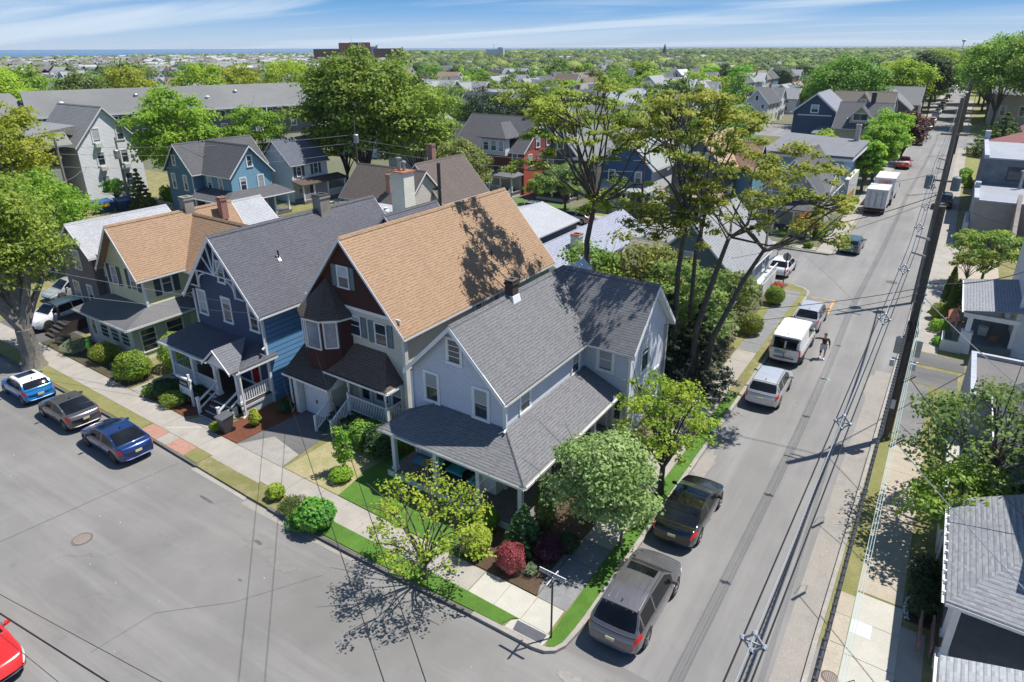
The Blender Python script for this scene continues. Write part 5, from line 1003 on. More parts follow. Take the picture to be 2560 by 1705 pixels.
# parking lot at the left rear
sheet('parking_lot',rect(-83,-66,10,27.5),.06,asphalt('tan parking asphalt',(.24,.22,.195),(.28,.25,.22),(.26,.24,.21))); sheet('sidewalk',rect(-84.5,-81.5,14,30),.064,CONC2); sheet('lawn',rect(-81,-67,27.6,30),.066,GRASS); sheet('path',rect(-62,-60.5,20,60),.07,CONC2)
YEL=plain('yellow road paint',(.50,.29,.09),.8,.2,scale=6)
def line(m,a,b,w=.12,z=.006):
    a=Vector(a);b=Vector(b);d=(b-a).normalized();n=Vector((-d.y,d.x))*w/2; m.poly([(a.x-n.x,a.y-n.y,z),(b.x-n.x,b.y-n.y,z),(b.x+n.x,b.y+n.y,z),(a.x+n.x,a.y+n.y,z)])
m=MB(); line(m,(2.12,42.2),(2.2,38.6),.16)
line(m,(.42,42.13),(2.04,42.22),.1); line(m,(.42,42.0),(2.04,40.75),.1,.008); line(m,(.42,40.4),(2.04,39.2),.1); struct('road_marking',m,YEL)
m=MB(); line(m,(-74,14),(-79,22),.14,.068); struct('road_marking',m,YEL)
m=MB(); line(m,(4.0,26.7),(4.2,27.0),.06); line(m,(3.9,27.0),(4.35,26.8),.06,.008); struct('road_marking',m,plain('green survey paint',(.25,.55,.45),.8))
m=MB(); line(m,(-24.9,.1),(-23.3,1.25),.12,.131); line(m,(-34.5,-.0),(-33.3,1.25),.08,.131); struct('path_marking',m,CONC2)
# dusty strips along the gutters
def blob(name,cx,cy,rx,ry,z,mat,n=22,seed=0,rot=0):
    r=random.Random(seed); pts=[]
    for i in range(n):
        a=2*PI*i/n; k=r.uniform(.72,1.12); x,y=rx*k*math.cos(a),ry*k*math.sin(a); pts.append((cx+x*math.cos(rot)-y*math.sin(rot),cy+x*math.sin(rot)+y*math.cos(rot)))
    return sheet(name,pts,z,mat)
PATCH=patchy('worn road patch',((.215,.205,.197),(.19,.183,.175),(.235,.225,.215)),(.8,3,20)); PDK=patchy('dark tar spots and road lines',((.10,.10,.10),(.15,.148,.145),(.12,.12,.12)),(.8,3,20)); CHALK=patchy('chalky road residue',((.29,.275,.255),(.24,.23,.22),(.33,.31,.29)),(1.5,5,25))
ribbon('gutter_dirt',[(7.26,-20),(7.26,16),(7.4,30)],.9,-.01,.004,SAND,1)
ribbon('gutter_dirt',[(-16.0,-1.5),(-12,-1.35),(-8,-1.15)],.35,-.01,.0045,SAND)
for x,y,a,b_,s in ((.9,-.9,.5,.22,3),(.6,27,.25,1.2,4),(7.0,27,.9,2.5,5),(7.1,11,.5,2.6,6),(6.9,2.5,.45,1.5,7),(.7,13.5,.4,1.6,8),(7.2,20,.5,1.7,41)): blob('road_dust',x,y,a,b_,.009,CHALK if s<4 else SAND,seed=s)
for x,y,a,b_,s in ((-13.3,-2.6,.9,.45,11),(-11.4,-2.9,.8,.4,12)): blob('road_patch',x,y,a,b_,.007,PATCH,seed=s)
for x,y,a,b_,s in ((-13.2,-2.65,.28,.09,21),(-17.6,-2.2,.55,.07,22),(-12.0,-4.4,.12,.05,23),(5.6,50,.5,.5,24)): blob('tar_spot',x,y,a,b_,.011,PDK,seed=s)
sheet('road_patch',[(3.9,-12.5),(5.8,-12.4),(5.6,-9.9),(4.1,-10.0)],.008,PATCH)
m=MB(); line(m,(-24,-24),(-21.95,-5.2),.035,.006); line(m,(-21.95,-5.2),(-21.4,-1.3),.03,.006); line(m,(-9.5,-2.4),(-11.2,-5.2),.02,.0065); line(m,(-11.2,-5.2),(-13.2,-7.2),.02,.0065); line(m,(-13.2,-7.2),(-13.4,-9.4),.02,.0065); struct('dark_road_line',m,PDK)  # thin dark lines laid across the front street
# litter: small pale scraps
m=MB(); rnd=random.Random(5)
for i in range(40):
    x,y=rnd.uniform(-30,0),rnd.uniform(-9,-2); s=rnd.uniform(.015,.05); m.box(x,x+s,y,y+s*.7,.001,.012)
for i in range(14):
    x,y=rnd.uniform(1,7),rnd.uniform(-6,30); s=rnd.uniform(.015,.05); m.box(x,x+s,y,y+s*.7,.001,.012)
struct('road_litter',m,WHITE2,'stuff')
# manholes and covers
IRON=patchy('rusty iron cover',((.16,.125,.11),(.22,.17,.15),(.12,.10,.09)),(2,8,30)); IRONL=patchy('worn cover plate',((.30,.26,.24),(.24,.21,.19),(.33,.29,.27)),(2,8,30))
def cover(x,y,r,label,z=0.0,mat=IRON):
    e=empty('manhole_cover',(x,y,z),label,'manhole cover'); m=MB(); m.lathe((x,y,z),[(r,-.02),(r,.006),(r*.78,.008)],28); m.build('rim',mat,e)
    m=MB(); m.lathe((x,y,z),[(r*.76,0),(r*.76,.011),(.01,.012)],28); o=m.build('lid',IRONL,e)
    k=MB()
    for i in range(-3,4):
        h=math.sqrt(max(0,(r*.7)**2-(i*r*.2)**2)); k.box(x+i*r*.2-.012,x+i*r*.2+.012,y-h,y+h,z+.0125,z+.016)
    k.build('ribs',mat,o)
cover(-19.63,-6.79,.42,'round rusty manhole cover with pale lid in the middle of the front street'); cover(8.0,3.9,.27,'round utility cover with a white spot on the right sidewalk, furthest up of the group',.127); cover(7.9,3.1,.12,'smaller of the two little round caps on the right sidewalk',.127); cover(8.25,1.0,.33,'rust brown oval utility cover on the right sidewalk near the bottom edge',.127,plain('rust iron',(.22,.10,.06),.8,.2)); cover(7.95,2.7,.15,'little round cap just below the first small cap on the right sidewalk',.127)
cover(-.25,23.2,.16,'small round valve cover in the dry verge behind the silver crossover',.136); cover(-.1,22.7,.16,'small rusty valve cover in the verge nearest the bright lawn strip',.136)
# ================================================================ VEHICLES
REDL=emis('red lamp lens',(.55,.012,.010),.12,.12); CLEARL=plain('clear lamp',(.65,.67,.70),.15,.05); AMBER=plain('amber lens',(.75,.22,.02),.2,.05)
CARGL=glassm('car glass',(.008,.010,.013),.03,.38); TRIM=plain('dark car trim',(.018,.018,.02),.55,.1); RIM=plain('alloy rim',(.42,.43,.45),.3,.08,metal=.9); RIMD=plain('dark rim',(.08,.08,.085),.35,.1,metal=.8)
PLATE=plain('pale yellow plate',(.62,.58,.33),.4,.06); PLATEW=plain('white plate',(.65,.66,.68),.4)
def smooth(a,k=2):
    for _ in range(k):
        b=a.copy(); b[1:-1]=(a[:-2]+2*a[1:-1]+a[2:])/4; a=b
    return a
_wc={}
def wheel_parts(par,x,y,r,wd,side,rim,n=5):
    key=(round(r,3),round(wd,3),side,rim.name)
    if key not in _wc:
        m=MB(False); m.lathe((0,0,0),[(r*.62,-wd/2),(r*.94,-wd/2),(r,-wd*.36),(r,wd*.36),(r*.94,wd/2),(r*.62,wd/2)],26,'x'); ty=m
        q=MB(False); s=side
        q.lathe((0,0,0),[(r*.66,s*wd*.46),(r*.60,s*wd*.52),(r*.57,s*wd*.40)][::1 if s>0 else 1],26,'x')
        for i in range(n*2 if n>6 else n):
            a=2*PI*i/(n*2 if n>6 else n); c_,s_=math.cos(a),math.sin(a); q.beam((s*wd*.46,c_*r*.08,s_*r*.08),(s*wd*.46,c_*r*.60,s_*r*.60),r*.16,wd*.10,up=(1,0,0))
        q.lathe((0,0,0),[(r*.15,s*wd*.40),(r*.14,s*wd*.54)],12,'x')
        b=MB(False); b.lathe((0,0,0),[(r*.58,s*wd*.28),(r*.58,s*wd*.36)],20,'x')
        o=ty.build('wheel',RUBBER,None,True); rr=q.build('rim',rim,o); bb=b.build('hub',BLACK,o); _wc[key]=o; 
        o.parent=par; o.location=(x,y,r); return
    o=_wc[key]; c=o.copy(); COL.objects.link(c); c.parent=par; c.location=(x,y,r)
    for g in list(o.children): d=g.copy(); COL.objects.link(d); d.parent=c
def car(loc,rz,label,paint,L=4.5,W=1.82,H=1.45,belt=.92,hood=.78,trunk=.95,cowl=.28,roof_f=.12,roof_r=-.30,rg=-.44,wheels=(.31,-.30),r=.33,bumper=.0,kind='sedan',cat='car',roofmat=None,sunroof=None,rails=False,rim=RIM,lamp='wide',plate=PLATE,group=None,name='parked_car',tumble=.40,glassr=None,nose=.62,tail=.80,spoke=5,clad=None,panelvan=False,skew=True,ribs=None):
    """y forward. fractions of L measured from the middle; loc = ground point under the middle of the car"""
    root=empty(name,loc,label,cat,group,rz,skew)
    def fl(t): return t*L
    mid=(fl(roof_r)+fl(roof_f))/2; seams=[mid-.02+(fl(roof_f)-mid)*-.1,fl(cowl)-.30,fl(rg)+.55,fl(cowl)+.06,fl(rg)-.05]
    ys=np.unique(np.concatenate([np.linspace(-L/2,L/2,72),[fl(cowl),fl(roof_f),fl(roof_r),fl(rg)],*[[q-.009,q+.009] for q in seams]]))
    if kind=='sedan': top=[(-.5,tail-.14),(-.496,tail-.02),(-.488,trunk-.035),(-.465,trunk-.008),(rg,trunk),(roof_r,H-.05),((roof_r+roof_f)/2,H),(roof_f,H-.05),(cowl,hood+.10),(.46,hood-.10),(.49,nose),(.5,nose-.15)]
    else: top=[(-.5,tail-.15),(-.494,tail),(-.488,trunk-.02),(rg,trunk+.03),(roof_r,H-.07),((roof_r*.6+roof_f*.4),H),(roof_f,H-.05),(cowl,hood+.12),(.455,hood-.06),(.488,nose),(.5,nose-.15)]
    tx=np.array([a for a,b in top])*L; tz=np.array([b for a,b in top]); zt=np.interp(ys,tx,tz); zt=smooth(zt,3)
    zb=np.interp(ys,[-L/2,-.40*L,0,cowl*L,.44*L,L/2],[min(tail,belt)-.02,belt+.02,belt,belt-.04,hood-.16,nose-.12]); zb=np.minimum(zb,zt-.02)
    u=np.abs(ys)/(L/2); wh=W/2*(1-.018*u**2)*np.where(u>.78,1-.24*((u-.78)/.22)**2.2,1.0); wh=np.where(ys<0,W/2*(1-.018*u**2)*np.where(u>.80,1-.15*((u-.80)/.20)**2.2,1.0),wh); wh=smooth(wh,2)
    zlow=np.where(u>.93,.26+.10*(u-.93)/.07,.22); 
    if bumper: zlow=zlow+bumper
    wy=[wheels[0]*L,wheels[1]*L]
    arch=np.zeros_like(ys)
    for w0 in wy:
        dd=np.abs(ys-w0); rr=r+.07; arch=np.maximum(arch,np.where(dd<rr,r+np.sqrt(np.maximum(rr*rr-dd*dd,0)),0))
    vs=[];idx=[]
    for i,y in enumerate(ys):
        w_,b_,t_,lo=wh[i],zb[i],zt[i],zlow[i]; ar=arch[i]; gh=max(0,t_-b_-.02); wr=max(w_*.96-gh*tumble,w_*.45)
        sec=[(0,lo),(w_*.62,lo),(w_*.93,max(lo+.03,ar)),(w_*.985,max(lo+.16,ar+.01)),(w_*1.0,max(lo+(b_-lo)*.50,ar+.02)),(w_*1.0,max(lo+(b_-lo)*.74,ar+.03)),(w_*.985,b_-.06),(w_*.955,b_)]
        for k in (.18,.36,.54,.72,.88): sec.append((w_*.955+(wr-w_*.955)*k,b_+(t_-b_)*k*.93))
        sec+= [(wr-.015,b_+(t_-b_)*.955),(wr*.90,t_-.022*min(1,gh*3)),(wr*.66,t_-.006),(wr*.33,t_),(0,t_+.004)]
        idx.append(len(sec)); vs.append(sec)
    n=len(vs[0]); V=[]
    for i,y in enumerate(ys):
        su=min(1,max(0,(u[i]-.50)/.50)); su=su*su*(3-2*su)
        for sg in (1,-1):
            for x,z in vs[i]: V.append((sg*x,y*(1-(.085 if y>0 else .060)*su*(x/(W/2))**2.6)-(0 if y>0 else -.05*su*max(0,z-.55)*0),z))
    def vi(i,j,s): return i*2*n+(j if s==0 else n+j)
    groups={'body':[], 'glass':[], 'tail':[], 'head':[], 'trim':[], 'roofp':[], 'seam':[]}
    yg0,yg1=fl(rg),fl(cowl); yr=fl(roof_r); yf=fl(roof_f); mid=(yr+yf)/2
    pill=[mid-.02+(yf-mid)*-.1] if kind!='none' else []
    for i in range(len(ys)-1):
        yc=(ys[i]+ys[i+1])/2; h=zt[i]-zb[i]
        for j in range(n-1):
            for s in (0,1):
                q=[vi(i,j,s),vi(i,j+1,s),vi(i+1,j+1,s),vi(i+1,j,s)]
                if s==0: q=q[::-1]
                x=abs(vs[i][j][0]+vs[i][j+1][0])/2; z=(vs[i][j][1]+vs[i][j+1][1])/2; g='body'
                gh=zt[i]-zb[i]; gh2=zt[i+1]-zb[i+1]
                if 7<=j<=12 and min(gh,gh2)>.16:
                    a=(j-7)/5.0
                    # side glass, tapering at both ends, with a pillar
                    if 7<=j<=11 and yg0+.22<yc<yg1-.30 and not(abs(yc-pill[0])<.045) and not (panelvan and yc<mid+.5 and yc<yf-.75):
                        if not(kind!='sedan' and abs(yc-(yr+.02 if kind!='wagon' else yr-.02))<.06): g='glass'
                if j>=13 and min(gh,gh2)>.03:
                    if yf+.03<yc<yg1-.03: g='glass' if j>=14 else 'body'
                    if yg0+.05<yc<yr-.03 and (j>=14): g='glass'
                    if g=='body' and yr-.03<=yc<=yf+.03 and roofmat: g='roofp'
                if roofmat and g=='body' and 11<=j and yr-.05<=yc<=yf+.05: g='roofp'
                if yc<-L/2+.40 and g=='body':
                    if lamp=='wide' and 5<=j<=7 and x>W*.30: g='tail'
                    if lamp=='tall' and 6<=j<=11 and x>W*.36 and yc<-L/2+.28 : g='tail'
                    if lamp=='van' and 4<=j<=7 and x>W*.40 and yc<-L/2+.16: g='tail'
                if yc>L/2-.55 and g=='body' and 5<=j<=7 and x>W*.26: g='head'
                if j<=3 and (bumper or clad) : g='trim' if (clad or z<.36) else g
                if g=='body' and ((3<=j<=6 and any(abs(yc-q)<.01 for q in seams[:3])) or (j>=9 and any(abs(yc-q)<.01 for q in seams[3:]) and min(gh,gh2)<.3)): g='seam'
                if j<=1: g='trim'
                if z<.33 and (yc<-L/2+.25 or yc>L/2-.25): g='trim'
                groups[g].append(q)
    # end caps
    for i,flip in ((0,True),(len(ys)-1,False)):
        for j in range(n-1):
            q=[vi(i,j,0),vi(i,j+1,0),vi(i,j+1,1),vi(i,j,1)]
            if flip: q=q[::-1]
            z=(vs[i][j][1]+vs[i][j+1][1])/2
            groups['trim' if z<.36 or (flip is False and .36<z<nose-.12) else 'body'].append(q)
    nm={'body':('body',paint),'glass':('window_glass',CARGL),'tail':('taillight',REDL),'head':('headlight',CLEARL),'trim':('bumper_trim',TRIM),'roofp':('roof_panel',roofmat),'seam':('panel_gap',BLACK)}
    for g,(nn,mt) in nm.items():
        F=groups[g]
        if not F: continue
        sets=[F]
        if g in('tail','head'): sets=[[q for q in F if V[q[0]][0]+V[q[2]][0]>0],[q for q in F if V[q[0]][0]+V[q[2]][0]<0]]
        for fs in sets:
            if not fs: continue
            used=sorted(set(k for q in fs for k in q)); mp_={k:i for i,k in enumerate(used)}
            m=MB(False); m.v=[V[k] for k in used]; m.f=[[mp_[k] for k in q] for q in fs]; m.build(nn,mt,root,True)
    # dark inside of the arches
    m=MB(False); m.box(-W*.40,W*.40,-L*.44,L*.42,.24,.62); m.build('underbody',BLACK,root)
    for y in wy:
        for s in (1,-1): wheel_parts(root,s*(W/2-.115),y,r,.22,s,rim,spoke)
    for s in (1,-1):
        m=MB(False); yy=fl(cowl)-.42; q0,q1=s*(W/2+.01),s*(W/2+.20); m.solid([(q0,yy-.05,belt-.0),(q1,yy-.05,belt+.0),(q1,yy+.03,belt+.02),(q0,yy+.07,belt+.0)],[(q0,yy-.05,belt+.13),(q1,yy-.05,belt+.13),(q1,yy+.03,belt+.11),(q0,yy+.07,belt+.12)]); m.beam((s*(W/2-.07),yy,belt-.01),(s*(W/2+.05),yy,belt+.03),.05,.05); m.build('mirror',paint if not panelvan else TRIM,root,True)
        m=MB(False)
        for yy in ((mid-.35),(mid+.62)): m.box(s*(W/2-.0),s*(W/2+.022),yy,yy+.16,belt-.14,belt-.11)
        m.build('door_handle',CHROME if paint!=TRIM else TRIM,root)
    zr=(tail if kind!='sedan' else tail)-.10; 
    m=MB(False); m.box(-.16,.16,-L/2-.018,-L/2+.05,zr-.17,zr-.05); m.build('licence_plate',plate,root)
    # seams: rear window line and bonnet line
    m=MB(False); zz=H+.01; m.solid([(-.02,yr*.9+.1,zz-.03),(.02,yr*.9+.1,zz-.03),(.012,yr*.9-.02,zz-.03),(-.012,yr*.9-.02,zz-.03)],[(-.005,yr*.9+.01,zz+.06),(.005,yr*.9+.01,zz+.06),(.004,yr*.9-.02,zz+.06),(-.004,yr*.9-.02,zz+.06)]); m.build('aerial',BLACK,root)
    if sunroof:
        a,b_=sunroof; m=MB(False); wz=W*.27; f_=lambda y: float(np.interp(y,ys,zt)); pts=np.linspace(fl(a),fl(b_),6)
        for p,q in zip(pts,pts[1:]): m.solid([(-wz,p,f_(p)-.03),(wz,p,f_(p)-.03),(wz,q,f_(q)-.03),(-wz,q,f_(q)-.03)],[(-wz,p,f_(p)+.012),(wz,p,f_(p)+.012),(wz,q,f_(q)+.012),(-wz,q,f_(q)+.012)])
        m.build('sunroof',CARGL,root)
    if ribs:
        m=MB(False); f_=lambda y: float(np.interp(y,ys,zt))
        for x in (-.48,-.25,.25,.48):
            pts=[(x,y,f_(y)-.012) for y in np.linspace(ribs[0],ribs[1],8)]; m.tube(pts,.022,6)
        m.build('roof_rib',paint,root)
    if rails:
        for s in (1,-1):
            m=MB(False); pts=[(s*W*.345,y,float(np.interp(y,ys,zt))+.045) for y in np.linspace(yr*.98,yf*.8,8)]; m.tube(pts,.018,6); m.build('roof_rail',CHROME,root)
    return root
FR=.0567 # skew: direction angles of the streets
ANG=-PI/2+math.atan2(DX[1],DX[0])+PI # heading +X means rz=-90deg ; heading -X rz=+90
def head(dirn): # heading angle so that local +y points along street direction
    return {'A':0.0,'-A':PI,'B':PI/2+math.atan2(DX[1],DX[0]),'-B':-PI/2+math.atan2(DX[1],DX[0])}[dirn]
GREYM=carpaint('metallic brown grey',(.165,.155,.165),.5,.26); BLK=carpaint('black paint',(.008,.008,.009),.1,.15); SILV=carpaint('silver paint',(.52,.53,.55),.35,.30); BLUE=carpaint('deep blue paint',(.004,.028,.13),.3,.22); BBLUE=carpaint('bright blue paint',(.008,.17,.46),.15,.2); DGREY=carpaint('graphite paint',(.115,.11,.12),.5,.26); WHT=carpaint('white car paint',(.74,.75,.77),0,.3); REDP=carpaint('red car paint',(.62,.025,.02),.1,.22); STEEL=carpaint('steel blue paint',(.05,.115,.17),.3,.3); CHAMP=carpaint('champagne paint',(.30,.27,.23),.5,.3)
suvk=dict(kind='wagon',belt=1.06,hood=1.0,trunk=1.02,roof_r=-.36,rg=-.47,roof_f=.10,cowl=.25,nose=.78,tail=.98,bumper=.05,r=.37)
c=car((1.55,3.1,0),head('A'),'brown-grey family SUV with ribbed roof and sunroof parked nearest the corner behind the black sedan',GREYM,L=4.9,W=1.93,H=1.73,sunroof=(.0,.085),rails=True,ribs=(-1.8,-.15),wheels=(.285,-.285),lamp='wide',**{**suvk})
car((1.42,9.2,0),head('A'),'glossy black sedan with sunroof parked ahead of the brown-grey SUV',BLK,L=4.8,W=1.84,H=1.43,belt=.96,hood=.86,trunk=1.03,cowl=.24,roof_f=.07,roof_r=-.22,rg=-.40,sunroof=(-.03,.05),r=.34,wheels=(.29,-.29),tail=.92)
car((1.55,22.75,0),head('A'),'silver crossover with black roof bars parked behind the white van',SILV,L=4.52,W=1.86,H=1.66,rails=True,sunroof=None,wheels=(.30,-.29),**{**suvk,'r':.35})
car((1.40,35.9,0),head('A'),'silver SUV with tall red tail lamps parked ahead of the white van',carpaint('light silver paint',(.55,.56,.58),.4,.3),L=4.55,W=1.82,H=1.68,wheels=(.29,-.29),**{**suvk,'lamp':'tall'} )
v=car((1.35,29.9,0),head('A'),'white cargo van with two rear windows and a blue sign on its back door',WHT,L=5.6,W=2.08,H=2.10,kind='wagon',belt=1.25,hood=1.12,trunk=1.35,roof_r=-.46,rg=-.487,roof_f=.17,cowl=.31,nose=.85,tail=1.30,bumper=.06,r=.36,lamp='van',panelvan=True,tumble=.16,wheels=(.31,-.28),rim=RIMD,clad=True)
for s in (-1,1):
    m=MB(False); x0,x1=(.06,.70) if s>0 else (-.70,-.06); m.solid([(x0,-2.83,1.30),(x1,-2.83,1.30),(x1,-2.72,1.78),(x0,-2.72,1.78)],[(x0,-2.79,1.30),(x1,-2.79,1.30),(x1,-2.68,1.78),(x0,-2.68,1.78)]); m.build('rear_window',CARGL,v)
m=MB(False); rn=random.Random(4)
for i in range(26):
    x=-.60+i*.022; z=.98+.05*math.sin(i*.9)+rn.uniform(-.02,.02); m.box(x,x+.016,-2.825,-2.76,z-.03-rn.uniform(0,.05),z+.03+rn.uniform(0,.05))
m.box(-.60,-.05,-2.825,-2.76,.885,.90); m.build('sign_print',plain('light blue sign print',(.25,.48,.66),.5),v)
m=MB(False); m.box(-.62,.62,-2.825,-2.76,.62,.66).box(-.006,.006,-2.832,-2.7,.55,1.3); m.build('door_seam',TRIM,v)
car((1.1,59.0,0),head('A'),'steel blue station wagon parked alone just past the lane',STEEL,L=4.7,W=1.83,H=1.50,kind='wagon',belt=.97,hood=.9,trunk=.98,roof_r=-.40,rg=-.48,roof_f=.08,cowl=.24,tail=.94,lamp='tall',rails=True,wheels=(.29,-.28))
# front street
hb=head('B')
car((-35.6,-2.35,0),hb,'small bright blue hatchback with white roof and dark sunroof beside the big tree',BBLUE,L=3.7,W=1.70,H=1.41,kind='wagon',belt=.93,hood=.86,trunk=.92,roof_r=-.34,rg=-.46,roof_f=.08,cowl=.23,tail=.86,roofmat=carpaint('white roof paint',(.72,.72,.72),0,.3),sunroof=(-.14,.05),lamp='wide',wheels=(.33,-.33),r=.31)
car((-30.6,-2.25,0),hb,'graphite grey coupe hatchback parked between the bright blue hatchback and the dark blue sedan',DGREY,L=4.22,W=1.79,H=1.40,kind='sedan',belt=.93,hood=.84,trunk=1.0,roof_r=-.14,rg=-.42,roof_f=.09,cowl=.25,tail=.92,wheels=(.32,-.31),lamp='wide')
car((-25.35,-2.3,0),hb,'dark blue sedan parked last in the row by the brick paving',BLUE,L=4.64,W=1.80,H=1.44,belt=.93,hood=.85,trunk=1.02,cowl=.24,roof_f=.08,roof_r=-.2,rg=-.40,sunroof=(.0,.06),wheels=(.30,-.29),tail=.92,rim=RIMD)
car((-16.5,-11.75,0),head('-B')+.02,'bright red car with black window cut off by the bottom left corner of the photo',REDP,L=4.6,W=1.84,H=1.48,belt=.95,hood=.90,wheels=(.3,-.3),kind='sedan',cowl=.20,roof_f=.03,roof_r=-.25,rg=-.42)
car((-45.8,3.9,.118),head('-A')+.10,'white crossover facing the street in the driveway behind the big tree',WHT,L=4.5,W=1.85,H=1.68,wheels=(.3,-.3),rim=RIMD,**suvk)
car((-51.5,7.5,.118),head('-A'),'pale silver car half hidden by tree leaves further back in the driveway',SILV,L=4.5,W=1.8,H=1.5)
car((-28.2,53.6,0),hb,'champagne sedan on the back street between the tall tree trunk and the white crossover',CHAMP,L=4.8,W=1.85,H=1.45,belt=.95,hood=.86,trunk=1.0)
car((-33.4,54.0,0),hb+PI,'white crossover on the back street next to the champagne sedan',WHT,L=4.5,W=1.85,H=1.66,wheels=(.3,-.3),**suvk)
car((-3.2,47.5,0),head('A'),'white car just showing at the lane corner behind the blue-sided house',WHT,L=4.4,W=1.8,H=1.46)
c=car((7.95,87.2,.125),head('A'),'black SUV parked on the right side beyond the utility pole',BLK,L=4.9,W=1.95,H=1.75,wheels=(.29,-.29),**{**suvk,'lamp':'tall'})
farc=[]
GRP='cars parked along the left kerb far up the street'
for i,(y,p,kw,lab) in enumerate(((152.5,SILV,dict(),'silver sedan parked under the edge of the copper leaved tree'),(185,CHAMP,dict(),'pale sedan first in the far row beyond the side street'),(195.5,BLK,suvk,'black SUV second in the far row beyond the side street'),(205,WHT,dict(),'white sedan third in the far row, ahead of the black SUV'),(219,SILV,dict(kind='wagon',belt=1.2,hood=1.1,trunk=1.3,roof_r=-.45,rg=-.485,roof_f=.2,cowl=.32,tail=1.25),'silver van fourth in the far row'),(236,WHT,dict(),'white sedan fifth in the far row, in front of the tree shadow'),(252,DGREY,suvk,'dark grey SUV sixth in the far row'),(266,SILV,suvk,'silver SUV seventh in the far row'))):
    kw=dict(kw); H_=2.0 if i==4 else (1.7 if kw else 1.45)
    o=car((.95,y,0),head('A'),lab,p,L=5.2 if i==4 else 4.6,W=1.85,H=H_,group=GRP,**kw); farc.append(o)
for i,y in enumerate((292,310,330,352,376,402)): dup(farc[[1,2,3,6,7,0][i]],(.95,y,0),label='parked car far up the left kerb, '+('eighth','ninth','tenth','eleventh','twelfth','last')[i]+' in the distant row')
for i,y in enumerate((250,268,290,318,350)): dup(farc[[2,6,1,7,3][i]],(6.9,y,0),rz=PI,label=('nearest','second','third','fourth','farthest')[i]+' parked car under the big trees on the right kerb',group='cars parked on the right kerb under the big trees')
# red pickup
p=car((1.0,118.6,0),head('A'),'red pickup truck with a silver bed cover, parked beyond the box trucks',REDP,L=5.6,W=1.98,H=1.85,belt=1.12,hood=1.10,trunk=1.16,cowl=.20,roof_f=.07,roof_r=-.10,rg=-.14,wheels=(.30,-.30),r=.40,bumper=.12,tail=1.1,nose=.9,kind='sedan',lamp='tall',name='pickup_truck',cat='pickup truck')
m=MB(False); m.box(-.80,.80,-2.66,-.85,1.17,1.20); m.build('bed_cover',plain('silver bed cover',(.5,.5,.52),.4),p)
# box trucks
def boxtruck(loc,label,L,W,H,z0,cargo,cabp,red=None):
    R_=empty('box_truck',loc,label,'box truck','box trucks parked at the left kerb'); m=MB(False); m.box(-W/2,W/2,-L/2,L/2,z0,H); m.build('cargo_box',cargo,R_)
    t=MB(False)
    for x in (-W/2,W/2-.06):
        for y in (-L/2-.012,L/2-.05): t.box(x-.01,x+.07,y,y+.06,z0-.01,H+.012)
    t.box(-W/2-.01,W/2+.01,-L/2-.012,-L/2+.03,H-.12,H+.012).box(-W/2-.01,W/2+.01,-L/2-.012,-L/2+.03,z0-.01,z0+.1); t.box(-W/2-.012,-W/2+.03,-L/2,L/2,H-.1,H+.011).box(W/2-.03,W/2+.012,-L/2,L/2,H-.1,H+.011)
    t.build('edge_trim',WHITE2,R_)
    m=MB(False)
    for s in (-1,1): m.box(s*.02 if s>0 else -W*.27,W*.27 if s>0 else -.02,-L/2-.035,-L/2+.0,z0+.12 if not red else z0+.3,H-.25)
    m.build('rear_door',red or cargo,R_)
    m=MB(False)
    for s in (-1,1): m.box(s*(W*.29)-.025,s*(W*.29)+.025,-L/2-.05,-L/2-.036,z0+.15,H-.25); m.box(s*.06-.015,s*.06+.015,-L/2-.06,-L/2-.036,z0+.2,H-.4)
    m.build('door_bar',plain('brown grey hinge',(.20,.18,.16)),R_)
    m=MB(False); m.box(-W*.42,W*.42,-L/2+.1,L/2+1.6,.5,z0); m.box(-W*.45,W*.45,-L/2-.15,-L/2+.05,.45,.65); m.build('chassis',BLACK,R_)
    m=MB(False); m.solid([(-W*.43,L/2+.1,.5),(W*.43,L/2+.1,.5),(W*.43,L/2+2.1,.5),(-W*.43,L/2+2.1,.5)],[(-W*.40,L/2+.1,2.25),(W*.40,L/2+.1,2.25),(W*.38,L/2+1.1,2.25),(-W*.38,L/2+1.1,2.25)]); m.build('cab',cabp,R_)
    for s in (-1,1):
        m=MB(False); m.box(s*(W/2+.12),s*(W/2+.20),L/2+1.3,L/2+1.4,1.5,2.0); m.build('mirror',BLACK,R_)
        for y in (-L*.28,L/2+1.3): wheel_parts(R_,s*(W/2-.2),y,.42,.28,s,RIMD)
    m=MB(False); m.box(-W*.42,-W*.33,-L/2-.17,-L/2-.149,.5,.6).box(W*.33,W*.42,-L/2-.17,-L/2-.149,.5,.6); m.build('taillight',REDL,R_)
    return R_
TW=patchy('scuffed white box panel',((.62,.63,.66),(.70,.71,.73),(.55,.56,.58)),(.5,2.5,12),.5)
boxtruck((.98,79.4,0),'white box truck with closed rear doors, nearest of the two trucks',4.4,2.3,3.05,.85,TW,WHT)
t2=boxtruck((1.15,85.9,0),'box truck with red pictured rear door, parked ahead of the plain white one',5.6,2.35,3.55,.95,TW,WHT,red=patchy('red pictured door',((.40,.06,.06),(.55,.45,.42),(.30,.05,.06),(.6,.58,.56)),(.9,2.2,6),.5))
